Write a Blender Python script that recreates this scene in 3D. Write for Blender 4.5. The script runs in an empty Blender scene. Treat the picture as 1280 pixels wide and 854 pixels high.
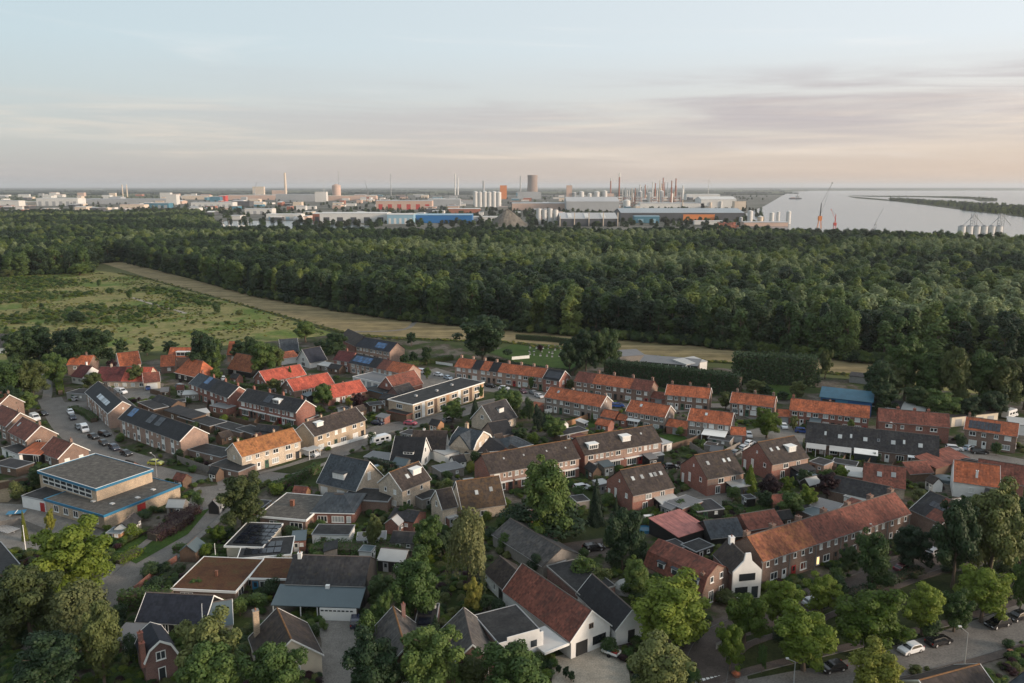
import bpy, math, random
import numpy as np
from mathutils import Vector, Matrix

random.seed(11)
rng = np.random.default_rng(11)
sc = bpy.context.scene
C = sc.collection
R = math.radians

# ------------------------------------------------------------------ camera
CAMH, F, HZ = 75.0, 996.0, 233.0           # height in metres, focal length and horizon row in 1280 px wide units
PITCH = math.atan((427.0 - HZ) / F)
cam = bpy.data.cameras.new('camera')
cam.sensor_width = 36.0
cam.lens = 36.0 * F / 1280.0
cam.clip_start = 1.0
cam.clip_end = 90000.0
cam_o = bpy.data.objects.new('camera', cam)
C.objects.link(cam_o)
cam_o.location = (0, 0, CAMH)
cam_o.rotation_euler = (math.pi / 2 - PITCH, 0, 0)
sc.camera = cam_o

# ------------------------------------------------------------------ sky, sun, exposure
SUN_AZ, SUN_EL = R(108), R(12)              # clockwise from the view direction
world = bpy.data.worlds.new('World')
sc.world = world
world.use_nodes = True
wn, wl = world.node_tree.nodes, world.node_tree.links
wn.clear()
w_out = wn.new('ShaderNodeOutputWorld')
w_bg = wn.new('ShaderNodeBackground')
w_sky = wn.new('ShaderNodeTexSky')
w_sky.sky_type = 'NISHITA'
w_sky.sun_disc = False
w_sky.sun_elevation = SUN_EL
w_sky.sun_rotation = SUN_AZ
w_sky.altitude = 50
w_sky.air_density = 1.0
w_sky.dust_density = 2.2
w_sky.ozone_density = 1.4
w_bg.inputs['Strength'].default_value = 0.13


def wnode(t, **kw):
    n = wn.new(t)
    for k, v in kw.items():
        setattr(n, k, v)
    return n


def wmath(op, a, b=None, clamp=False):
    n = wnode('ShaderNodeMath', operation=op, use_clamp=clamp)
    for i, v in enumerate((a, b)):
        if v is None:
            continue
        if isinstance(v, (int, float)):
            n.inputs[i].default_value = v
        else:
            wl.new(v, n.inputs[i])
    return n.outputs[0]


def wmix(fac, a, b):
    n = wnode('ShaderNodeMix', data_type='RGBA')
    for sock, v in ((n.inputs['Factor'], fac), (n.inputs[6], a), (n.inputs[7], b)):
        if isinstance(v, (int, float)):
            sock.default_value = v
        elif isinstance(v, tuple):
            sock.default_value = (*v, 1)
        else:
            wl.new(v, sock)
    return n.outputs[2]


w_tc = wnode('ShaderNodeTexCoord')
w_sep = wnode('ShaderNodeSeparateXYZ')
wl.new(w_tc.outputs['Generated'], w_sep.inputs[0])
w_z = wmath('MAXIMUM', w_sep.outputs[2], 0.0)
# a veil of high thin cloud over the clear sky: blue-white overhead, cream low down, brighter towards the sun
side = wmath('MULTIPLY', wmath('ADD', w_sep.outputs[0], 0.55), 0.95, True)      # 0 away from the sun, 1 towards it
veil_hi = wmath('MULTIPLY', wmath('SUBTRACT', w_z, 0.015), 7.0, True)
low = wmix(side, (2.9, 2.82, 2.88), (4.3, 3.35, 2.75))
high = wmix(side, (3.15, 3.68, 3.88), (4.75, 4.98, 5.15))
sky_veiled = wmix(0.78, w_sky.outputs[0], wmix(veil_hi, low, high))


def cloud(sx, sz, lo, hi, off, detail=7.0, dist=0.5, tilt=0.0):
    """streaks lying along the horizon"""
    cb = wnode('ShaderNodeCombineXYZ')
    wl.new(wmath('MULTIPLY', w_sep.outputs[0], sx), cb.inputs[0])
    wl.new(wmath('MULTIPLY', wmath('ADD', w_z, wmath('MULTIPLY', w_sep.outputs[0], tilt)), sz), cb.inputs[1])
    wl.new(wmath('MULTIPLY', w_sep.outputs[1], sx), cb.inputs[2])
    mp = wnode('ShaderNodeMapping')
    wl.new(cb.outputs[0], mp.inputs[0])
    mp.inputs['Location'].default_value = off
    n = wnode('ShaderNodeTexNoise')
    wl.new(mp.outputs[0], n.inputs['Vector'])
    n.inputs['Scale'].default_value = 1.0
    n.inputs['Detail'].default_value = detail
    n.inputs['Roughness'].default_value = 0.6
    n.inputs['Distortion'].default_value = dist
    m = wnode('ShaderNodeMapRange')
    m.interpolation_type = 'SMOOTHSTEP'
    wl.new(n.outputs[0], m.inputs[0])
    m.inputs[1].default_value, m.inputs[2].default_value = lo, hi
    return m.outputs[0]


def layer(zc, half):
    """how much of a cloud layer lies at this height above the horizon"""
    d = wmath('DIVIDE', wmath('SUBTRACT', w_z, zc), half)
    return wmath('SUBTRACT', 1.0, wmath('MULTIPLY', d, d), True)


bank = wmath('MULTIPLY', wmath('MULTIPLY', cloud(2.2, 30.0, 0.40, 0.64, (1.7, 0.2, 4.0), tilt=0.02), layer(0.088, 0.05)), wmath('MULTIPLY', wmath('ADD', side, 0.05), 0.95, True))
sky1 = wmix(bank, sky_veiled, (2.7, 2.45, 2.55))
glow = wmath('MULTIPLY', wmath('MULTIPLY', cloud(2.6, 48.0, 0.47, 0.72, (3.1, 7.7, 1.0)), layer(0.055, 0.05)), 0.45)
sky1 = wmix(glow, sky1, (5.3, 4.4, 3.5))
wisp = wmath('MULTIPLY', cloud(2.4, 24.0, 0.56, 0.82, (8.3, 2.4, 3.0), 8.0, 0.9, 0.04), 0.26)
sky2 = wmix(wisp, sky1, (5.6, 5.3, 5.05))
wl.new(sky2, w_bg.inputs['Color'])
wl.new(w_bg.outputs[0], w_out.inputs['Surface'])

sun = bpy.data.lights.new('sun', 'SUN')
sun.energy = 3.0
sun.angle = R(12)
sun.color = (1.0, 0.80, 0.62)
sun_o = bpy.data.objects.new('sun', sun)
C.objects.link(sun_o)
sdir = Vector((math.sin(SUN_AZ) * math.cos(SUN_EL), math.cos(SUN_AZ) * math.cos(SUN_EL), math.sin(SUN_EL)))
sun_o.rotation_euler = (-sdir).to_track_quat('-Z', 'Y').to_euler()
sun_o.location = sdir * 400

sc.view_settings.view_transform = 'Standard'
sc.view_settings.look = 'None'
sc.view_settings.exposure = 0.58
sc.view_settings.gamma = 1.0
sc.view_settings.use_curve_mapping = False
sc.cycles.max_bounces = 4
sc.cycles.diffuse_bounces = 2
sc.cycles.glossy_bounces = 2
sc.cycles.transmission_bounces = 2
sc.cycles.volume_bounces = 0
sc.cycles.use_denoising = True

# ------------------------------------------------------------------ geometry helpers
SP, CP = math.sin(PITCH), math.cos(PITCH)


def P(px, py, z=0.0):
    """the point at height z seen at this place of the photograph"""
    u, v = (px - 640.0) / F, (py - 427.0) / F
    dx, dy, dz = u, CP - v * SP, -SP - v * CP
    t = (z - CAMH) / dz
    return Vector((dx * t, dy * t, z))


def pix(p):
    q = p[2] - CAMH
    fz = p[1] * CP - q * SP
    dn = -p[1] * SP - q * CP
    return 640 + F * p[0] / fz, 427 + F * dn / fz


def zat(p, py):
    v = (py - 427.0) / F
    return CAMH - p.y * (v * CP + SP) / (CP - v * SP)


def ppm(p):
    """pixels per metre at a point"""
    return F / (p[1] * CP - (p[2] - CAMH) * SP)


MATS = {}


def nodes_of(m):
    m.use_nodes = True
    n, l = m.node_tree.nodes, m.node_tree.links
    n.clear()
    out = n.new('ShaderNodeOutputMaterial')
    b = n.new('ShaderNodeBsdfPrincipled')
    l.new(b.outputs[0], out.inputs[0])
    return n, l, out, b


def ramp(n, l, fac, stops):
    r = n.new('ShaderNodeValToRGB')
    e = r.color_ramp.elements
    while len(e) < len(stops):
        e.new(0.5)
    for k, (p, c) in zip(e, stops):
        k.position = p
        k.color = (*c, 1)
    l.new(fac, r.inputs[0])
    return r.outputs[0]


def noise(n, l, vec, scale, detail=4, rough=0.55):
    t = n.new('ShaderNodeTexNoise')
    t.inputs['Scale'].default_value = scale
    t.inputs['Detail'].default_value = detail
    t.inputs['Roughness'].default_value = rough
    if vec is not None:
        l.new(vec, t.inputs['Vector'])
    return t.outputs[0]


def mixc(n, l, fac, a, b, mode='MIX'):
    m = n.new('ShaderNodeMix')
    m.data_type = 'RGBA'
    m.blend_type = mode
    for sock, v in ((m.inputs['Factor'], fac), (m.inputs[6], a), (m.inputs[7], b)):
        if isinstance(v, (int, float)):
            sock.default_value = v
        elif isinstance(v, tuple):
            sock.default_value = (*v, 1)
        else:
            l.new(v, sock)
    return m.outputs[2]


def scl(c, k):
    return tuple(min(1.0, x * k) for x in c)


def plain(name, col, rough=0.7, var=0.18, scale=1.5, metal=0.0, spec=0.4, bump=0.0):
    """paint, brick, concrete ...: one colour with uneven tone and weathering"""
    m = bpy.data.materials.new(name)
    n, l, out, b = nodes_of(m)
    g = n.new('ShaderNodeNewGeometry')
    f1 = noise(n, l, g.outputs['Position'], scale, 6, 0.65)
    c = ramp(n, l, f1, [(0.25, scl(col, 1 - var)), (0.75, scl(col, 1 + var))])
    l.new(c, b.inputs['Base Color'])
    b.inputs['Roughness'].default_value = rough
    b.inputs['Metallic'].default_value = metal
    b.inputs['Specular IOR Level'].default_value = spec
    if bump:
        bp = n.new('ShaderNodeBump')
        bp.inputs['Strength'].default_value = bump
        bp.inputs['Distance'].default_value = 0.05
        l.new(noise(n, l, g.outputs['Position'], 9.0, 3), bp.inputs['Height'])
        l.new(bp.outputs[0], b.inputs['Normal'])
    MATS[name] = m
    return m


def brick(name, col, mortar=0.32):
    """brickwork: courses in the wall's own axes, patches of lighter and darker brick"""
    m = bpy.data.materials.new(name)
    n, l, out, b = nodes_of(m)
    tc = n.new('ShaderNodeTexCoord')
    sep = n.new('ShaderNodeSeparateXYZ')
    l.new(tc.outputs['Object'], sep.inputs[0])
    ad = n.new('ShaderNodeMath')
    l.new(sep.outputs[0], ad.inputs[0])
    l.new(sep.outputs[1], ad.inputs[1])
    cb = n.new('ShaderNodeCombineXYZ')
    l.new(ad.outputs[0], cb.inputs[0])
    l.new(sep.outputs[2], cb.inputs[1])
    bt = n.new('ShaderNodeTexBrick')
    l.new(cb.outputs[0], bt.inputs['Vector'])
    bt.inputs['Scale'].default_value = 1.0
    bt.inputs['Brick Width'].default_value = 0.24
    bt.inputs['Row Height'].default_value = 0.075
    bt.inputs['Mortar Size'].default_value = 0.008
    bt.inputs['Color1'].default_value = (*scl(col, 0.78), 1)
    bt.inputs['Color2'].default_value = (*scl(col, 1.25), 1)
    bt.inputs['Mortar'].default_value = (mortar * 0.8, mortar * 0.76, mortar * 0.7, 1)
    f = noise(n, l, tc.outputs['Object'], 0.55, 5, 0.6)
    c = ramp(n, l, f, [(0.3, (0.78, 0.78, 0.8)), (0.7, (1.12, 1.1, 1.05))])
    l.new(mixc(n, l, 1.0, bt.outputs[0], c, 'MULTIPLY'), b.inputs['Base Color'])
    b.inputs['Roughness'].default_value = 0.88
    b.inputs['Specular IOR Level'].default_value = 0.25
    MATS[name] = m
    return m


def tiles(name, col, moss=None, moss_amt=0.0, rough=0.75, var=0.3):
    """roof tiles: every tile has its own tone, courses give relief, lichen and moss in patches"""
    m = bpy.data.materials.new(name)
    n, l, out, b = nodes_of(m)
    tc = n.new('ShaderNodeTexCoord')
    mp = n.new('ShaderNodeMapping')
    mp.inputs['Scale'].default_value = (1 / 0.45, 0.0, 1 / 0.28)
    l.new(tc.outputs['Object'], mp.inputs[0])
    fl = n.new('ShaderNodeVectorMath')
    fl.operation = 'FLOOR'
    l.new(mp.outputs[0], fl.inputs[0])
    wnz = n.new('ShaderNodeTexWhiteNoise')
    l.new(fl.outputs[0], wnz.inputs['Vector'])
    c1 = ramp(n, l, wnz.outputs['Value'], [(0.0, scl(col, 1 - var)), (1.0, scl(col, 1 + var))])
    g = n.new('ShaderNodeNewGeometry')
    f = noise(n, l, g.outputs['Position'], 0.42, 6, 0.62)
    c2 = mixc(n, l, 1.0, c1, ramp(n, l, f, [(0.3, (0.64, 0.64, 0.66)), (0.72, (1.32, 1.29, 1.22))]), 'MULTIPLY')
    ms2 = n.new('ShaderNodeMapping')
    ms2.inputs['Scale'].default_value = (1.9, 0.25, 0.25)
    l.new(tc.outputs['Object'], ms2.inputs[0])
    c2 = mixc(n, l, 1.0, c2, ramp(n, l, noise(n, l, ms2.outputs[0], 1.0, 5, 0.7), [(0.34, (0.66, 0.67, 0.7)), (0.5, (1.0, 1.0, 1.0)), (0.68, (1.3, 1.26, 1.18))]), 'MULTIPLY')
    if moss:
        f2 = noise(n, l, g.outputs['Position'], 0.9, 8, 0.7)
        mr = n.new('ShaderNodeMapRange')
        mr.inputs[1].default_value = 0.62 - 0.3 * moss_amt
        mr.inputs[2].default_value = 0.82 - 0.2 * moss_amt
        l.new(f2, mr.inputs[0])
        c2 = mixc(n, l, mr.outputs[0], c2, moss)
    l.new(c2, b.inputs['Base Color'])
    b.inputs['Roughness'].default_value = rough
    b.inputs['Specular IOR Level'].default_value = 0.3
    wv = n.new('ShaderNodeTexWave')
    wv.bands_direction = 'Z'
    wv.wave_profile = 'SAW'
    wv.inputs['Scale'].default_value = 3.5 / 3.1416 * 0.9
    l.new(tc.outputs['Object'], wv.inputs['Vector'])
    bp = n.new('ShaderNodeBump')
    bp.inputs['Strength'].default_value = 0.35
    bp.inputs['Distance'].default_value = 0.04
    l.new(wv.outputs['Fac'], bp.inputs['Height'])
    l.new(bp.outputs[0], b.inputs['Normal'])
    MATS[name] = m
    return m


def glassy(name, col, rough=0.08, spec=0.6):
    m = bpy.data.materials.new(name)
    n, l, out, b = nodes_of(m)
    oi = n.new('ShaderNodeObjectInfo')
    c = ramp(n, l, oi.outputs['Random'], [(0.0, scl(col, 0.6)), (1.0, scl(col, 1.6))])
    l.new(c, b.inputs['Base Color'])
    b.inputs['Roughness'].default_value = rough
    b.inputs['Specular IOR Level'].default_value = spec
    MATS[name] = m
    return m


def leafy(name, cols, trans=0.16):
    """leaves: each leaf clump and each plant has its own green, a little light comes through"""
    m = bpy.data.materials.new(name)
    n, l, out, b = nodes_of(m)
    oi = n.new('ShaderNodeObjectInfo')
    at = n.new('ShaderNodeAttribute')
    at.attribute_name = 'leaf'
    sepc = n.new('ShaderNodeSeparateXYZ')
    l.new(at.outputs['Vector'], sepc.inputs[0])
    a = n.new('ShaderNodeMath')
    a.operation = 'MULTIPLY_ADD'
    l.new(sepc.outputs[0], a.inputs[0])
    a.inputs[1].default_value = 0.62
    l.new(oi.outputs['Random'], a.inputs[2])
    a2 = n.new('ShaderNodeMath')
    a2.operation = 'DIVIDE'
    l.new(a.outputs[0], a2.inputs[0])
    a2.inputs[1].default_value = 1.62
    k = len(cols) - 1
    c = ramp(n, l, a2.outputs[0], [(0.12 + 0.76 * i / k, cc) for i, cc in enumerate(cols)])
    l.new(c, b.inputs['Base Color'])
    b.inputs['Roughness'].default_value = 0.62
    b.inputs['Specular IOR Level'].default_value = 0.25
    tr = n.new('ShaderNodeBsdfTranslucent')
    l.new(mixc(n, l, 1.0, c, (1.2, 1.25, 0.6), 'MULTIPLY'), tr.inputs[0])
    mx = n.new('ShaderNodeMixShader')
    mx.inputs[0].default_value = trans
    l.new(b.outputs[0], mx.inputs[1])
    l.new(tr.outputs[0], mx.inputs[2])
    l.new(mx.outputs[0], out.inputs[0])
    MATS[name] = m
    return m


def groundmat(name, stops, scale, scale2=None, rough=0.95, bump=0.0, stretch=None):
    m = bpy.data.materials.new(name)
    n, l, out, b = nodes_of(m)
    g = n.new('ShaderNodeNewGeometry')
    vec = g.outputs['Position']
    if stretch:
        mp = n.new('ShaderNodeMapping')
        mp.inputs['Rotation'].default_value = (0, 0, stretch[0])
        mp.inputs['Scale'].default_value = (stretch[1], stretch[2], 1)
        l.new(vec, mp.inputs[0])
        vec = mp.outputs[0]
    f = noise(n, l, vec, scale, 8, 0.66)
    c = ramp(n, l, f, stops)
    if scale2:
        f2 = noise(n, l, g.outputs['Position'], scale2, 5, 0.6)
        c = mixc(n, l, 1.0, c, ramp(n, l, f2, [(0.3, (0.7, 0.7, 0.7)), (0.7, (1.3, 1.28, 1.2))]), 'MULTIPLY')
    l.new(c, b.inputs['Base Color'])
    b.inputs['Roughness'].default_value = rough
    b.inputs['Specular IOR Level'].default_value = 0.15
    if bump:
        bp = n.new('ShaderNodeBump')
        bp.inputs['Strength'].default_value = bump
        bp.inputs['Distance'].default_value = 0.3
        l.new(f, bp.inputs['Height'])
        l.new(bp.outputs[0], b.inputs['Normal'])
    MATS[name] = m
    return m


# walls
brick('brick_red', (0.263, 0.089, 0.063))
brick('brick_brown', (0.221, 0.132, 0.100))
brick('brick_pink', (0.379, 0.247, 0.194))
brick('brick_grey', (0.285, 0.227, 0.200))
brick('brick_beige', (0.508, 0.389, 0.275))
brick('brick_cream', (0.605, 0.497, 0.389))
brick('brick_dark', (0.176, 0.081, 0.074))
plain('white', (0.76, 0.76, 0.74), 0.6, 0.06, 0.9)
plain('white_wall', (0.72, 0.71, 0.69), 0.75, 0.1, 0.6)
plain('cream', (0.60, 0.53, 0.42), 0.8, 0.1, 0.7)
plain('black_wood', (0.022, 0.021, 0.022), 0.6, 0.3, 2)
plain('brown_wood', (0.13, 0.085, 0.06), 0.8, 0.3, 2)
plain('grey_wood', (0.22, 0.20, 0.18), 0.85, 0.25, 2)
plain('orange_wood', (0.40, 0.22, 0.12), 0.8, 0.2, 2)
plain('blue_trim', (0.03, 0.17, 0.30), 0.45, 0.1, 0.8)
plain('blue_metal', (0.012, 0.09, 0.24), 0.5, 0.15, 0.5)
plain('teal_metal', (0.028, 0.105, 0.16), 0.45, 0.2, 0.5)
plain('grey_paint', (0.30, 0.31, 0.32), 0.6, 0.1, 1)
plain('red_paint', (0.35, 0.03, 0.03), 0.5, 0.1, 1)
plain('green_paint', (0.04, 0.10, 0.06), 0.5, 0.15, 1)
plain('terracotta', (0.22, 0.095, 0.06), 0.8, 0.2, 3)
plain('concrete', (0.26, 0.255, 0.245), 0.85, 0.15, 0.8)
plain('kerb_stone', (0.13, 0.125, 0.12), 0.9, 0.2, 2)
plain('concrete_pale', (0.55, 0.54, 0.52), 0.8, 0.12, 0.3)
plain('dark_metal', (0.03, 0.03, 0.032), 0.4, 0.2, 2)
plain('steel', (0.42, 0.43, 0.44), 0.4, 0.1, 1, 0.5)
plain('bark', (0.10, 0.075, 0.055), 0.9, 0.35, 4)
plain('stone', (0.15, 0.15, 0.15), 0.85, 0.2, 2)
plain('rubber', (0.012, 0.012, 0.012), 0.8, 0.1, 4)
# roofs
tiles('roof_black', (0.015, 0.016, 0.020), rough=0.65)
tiles('roof_navy', (0.016, 0.019, 0.031), rough=0.6)
tiles('roof_dark', (0.031, 0.031, 0.035), (0.065, 0.055, 0.035), 0.25)
tiles('roof_brown', (0.042, 0.033, 0.031), (0.085, 0.062, 0.032), 0.3)
tiles('roof_moss', (0.048, 0.036, 0.03), (0.115, 0.068, 0.03), 0.6)
tiles('roof_orange', (0.37, 0.108, 0.050), (0.20, 0.085, 0.055), 0.42, var=0.28)
tiles('roof_red', (0.37, 0.082, 0.054), (0.22, 0.06, 0.045), 0.25, var=0.2)
tiles('roof_redbrown', (0.165, 0.058, 0.042), (0.08, 0.045, 0.035), 0.4)
tiles('roof_maroon', (0.105, 0.030, 0.030), (0.07, 0.035, 0.035), 0.2)
tiles('roof_rust', (0.22, 0.08, 0.045), (0.33, 0.14, 0.05), 0.45)
tiles('roof_ochre', (0.25, 0.105, 0.045), (0.38, 0.165, 0.055), 0.6)
tiles('roof_bluegrey', (0.040, 0.050, 0.062), rough=0.6)
tiles('roof_grey', (0.072, 0.068, 0.068), (0.12, 0.10, 0.075), 0.3)
tiles('roof_pink', (0.36, 0.14, 0.125), rough=0.6, var=0.1)
plain('ridge_moss', (0.17, 0.085, 0.035), 0.9, 0.4, 3)
plain('ridge_grey', (0.11, 0.09, 0.08), 0.9, 0.3, 3)
groundmat('bitumen', [(0.3, (0.018, 0.019, 0.021)), (0.7, (0.050, 0.050, 0.053))], 0.5, 2.5, 0.7)
groundmat('gravel_roof', [(0.3, (0.06, 0.057, 0.055)), (0.55, (0.11, 0.104, 0.098)), (0.75, (0.18, 0.165, 0.152))], 0.9, 6.0, 0.9)
groundmat('sedum_roof', [(0.3, (0.055, 0.030, 0.022)), (0.5, (0.10, 0.048, 0.028)), (0.7, (0.085, 0.065, 0.032))], 0.35, 3.0, 0.95)
plain('sheet_grey', (0.15, 0.15, 0.155), 0.55, 0.12, 0.4)
plain('sheet_pale', (0.40, 0.40, 0.39), 0.55, 0.12, 0.3)
plain('sheet_blue', (0.085, 0.115, 0.13), 0.5, 0.1, 0.5)
# glass
glassy('glass', (0.030, 0.036, 0.042))
glassy('glass_pale', (0.34, 0.36, 0.36), 0.15)
plain('blind', (0.70, 0.69, 0.66), 0.8, 0.06, 2)
plain('curtain_red', (0.62, 0.12, 0.05), 0.7, 0.1, 2)  # even orange-red colour for a single window pane
glassy('solar', (0.011, 0.013, 0.022), 0.15, 0.7)
glassy('solar_blue', (0.025, 0.085, 0.20), 0.15, 0.7)
glassy('solar_pale', (0.30, 0.33, 0.36), 0.25, 0.7)
lit = bpy.data.materials.new('lamp_lit')
_n, _l, _o, _b = nodes_of(lit)
_b.inputs['Base Color'].default_value = (0.9, 0.7, 0.4, 1)
_b.inputs['Emission Color'].default_value = (1.0, 0.62, 0.25, 1)
_b.inputs['Emission Strength'].default_value = 1.3
MATS['lamp_lit'] = lit
# leaves
leafy('leaf_mid', [(0.0264, 0.0528, 0.0149), (0.0561, 0.099, 0.0248), (0.1155, 0.1617, 0.0396)])
leafy('leaf_dark', [(0.0152, 0.0338, 0.0152), (0.0304, 0.0575, 0.022), (0.0575, 0.0913, 0.0321)])
leafy('leaf_lime', [(0.0575, 0.0978, 0.0138), (0.115, 0.1667, 0.023), (0.1898, 0.2357, 0.0391)], 0.32)
leafy('leaf_olive', [(0.0437, 0.0605, 0.0202), (0.084, 0.1058, 0.0336), (0.1478, 0.1646, 0.0538)])
leafy('leaf_willow', [(0.0562, 0.0688, 0.0275), (0.1, 0.115, 0.0425), (0.1562, 0.1625, 0.065)])
leafy('leaf_yellow', [(0.12, 0.144, 0.0264), (0.192, 0.198, 0.0312), (0.264, 0.24, 0.054)])
leafy('leaf_purple', [(0.014, 0.007, 0.01), (0.03, 0.011, 0.015), (0.045, 0.019, 0.022)], 0.1)
leafy('leaf_conifer', [(0.012, 0.0255, 0.015), (0.021, 0.0405, 0.0225), (0.036, 0.0615, 0.03)], 0.05)
leafy('leaf_forest', [(0.0254, 0.0507, 0.0175), (0.0507, 0.0897, 0.0273), (0.0926, 0.1365, 0.041)])
leafy('leaf_forest_pale', [(0.0983, 0.1346, 0.0642), (0.1552, 0.1966, 0.0952), (0.2173, 0.2587, 0.1293)])
leafy('leaf_forest_olive', [(0.061, 0.0935, 0.0236), (0.1082, 0.1476, 0.0374), (0.1624, 0.1968, 0.0571)])
leafy('leaf_forest_dark', [(0.0112, 0.0258, 0.0134), (0.0235, 0.0449, 0.0202), (0.0449, 0.0718, 0.0292)])
leafy('leaf_hedge', [(0.0248, 0.0589, 0.0139), (0.0465, 0.093, 0.0202), (0.0806, 0.1364, 0.031)])
leafy('leaf_far', [(0.016, 0.025, 0.013), (0.026, 0.037, 0.018), (0.038, 0.048, 0.023)])
# ground
groundmat('land', [(0.30, (0.035, 0.048, 0.018)), (0.48, (0.055, 0.07, 0.026)), (0.60, (0.12, 0.115, 0.05)), (0.75, (0.05, 0.065, 0.03))], 0.0016, 0.02)
groundmat('garden', [(0.30, (0.020, 0.036, 0.010)), (0.46, (0.038, 0.055, 0.017)), (0.52, (0.075, 0.064, 0.052)), (0.60, (0.135, 0.12, 0.106)), (0.70, (0.034, 0.050, 0.018))], 0.085, 1.1, bump=0.3)
groundmat('lawn', [(0.3, (0.028, 0.055, 0.012)), (0.7, (0.052, 0.092, 0.020))], 0.25, 2.0)
groundmat('lawn_dull', [(0.3, (0.018, 0.028, 0.010)), (0.7, (0.040, 0.050, 0.018))], 0.25, 2.0)
groundmat('meadow', [(0.28, (0.065, 0.110, 0.022)), (0.44, (0.110, 0.150, 0.036)), (0.54, (0.225, 0.20, 0.088)), (0.62, (0.165, 0.165, 0.058)), (0.78, (0.095, 0.13, 0.03))], 0.03, 0.35, bump=0.4)
groundmat('stubble', [(0.30, (0.105, 0.105, 0.045)), (0.42, (0.185, 0.15, 0.08)), (0.55, (0.24, 0.192, 0.108)), (0.66, (0.32, 0.258, 0.15)), (0.78, (0.20, 0.165, 0.09))], 0.06, 0.12, stretch=(R(28), 0.16, 2.6))
groundmat('asphalt', [(0.3, (0.135, 0.126, 0.121)), (0.7, (0.205, 0.193, 0.185))], 0.25, 3.0)
groundmat('brick_paving', [(0.3, (0.068, 0.057, 0.054)), (0.7, (0.118, 0.098, 0.091))], 0.3, 5.0)
groundmat('grey_paving', [(0.3, (0.14, 0.132, 0.126)), (0.7, (0.23, 0.218, 0.207))], 0.3, 4.0)
groundmat('pale_paving', [(0.3, (0.24, 0.22, 0.19)), (0.7, (0.36, 0.33, 0.29))], 0.3, 4.0)
groundmat('yard', [(0.3, (0.05, 0.06, 0.03)), (0.45, (0.10, 0.10, 0.085)), (0.58, (0.17, 0.16, 0.145)), (0.72, (0.07, 0.08, 0.04))], 0.006, 0.08)
groundmat('sand', [(0.3, (0.17, 0.13, 0.085)), (0.7, (0.26, 0.205, 0.14))], 0.2, 2.0)
groundmat('rubble', [(0.3, (0.09, 0.082, 0.075)), (0.7, (0.19, 0.175, 0.155))], 0.15, 0.9)
wm = bpy.data.materials.new('water')
n, l, out, b = nodes_of(wm)
b.inputs['Base Color'].default_value = (0.12, 0.15, 0.16, 1)
b.inputs['Roughness'].default_value = 0.17
b.inputs['IOR'].default_value = 1.333
g = n.new('ShaderNodeNewGeometry')
bp = n.new('ShaderNodeBump')
bp.inputs['Strength'].default_value = 0.06
bp.inputs['Distance'].default_value = 0.3
l.new(noise(n, l, g.outputs['Position'], 0.25, 5), bp.inputs['Height'])
l.new(bp.outputs[0], b.inputs['Normal'])
MATS['water'] = wm


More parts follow.
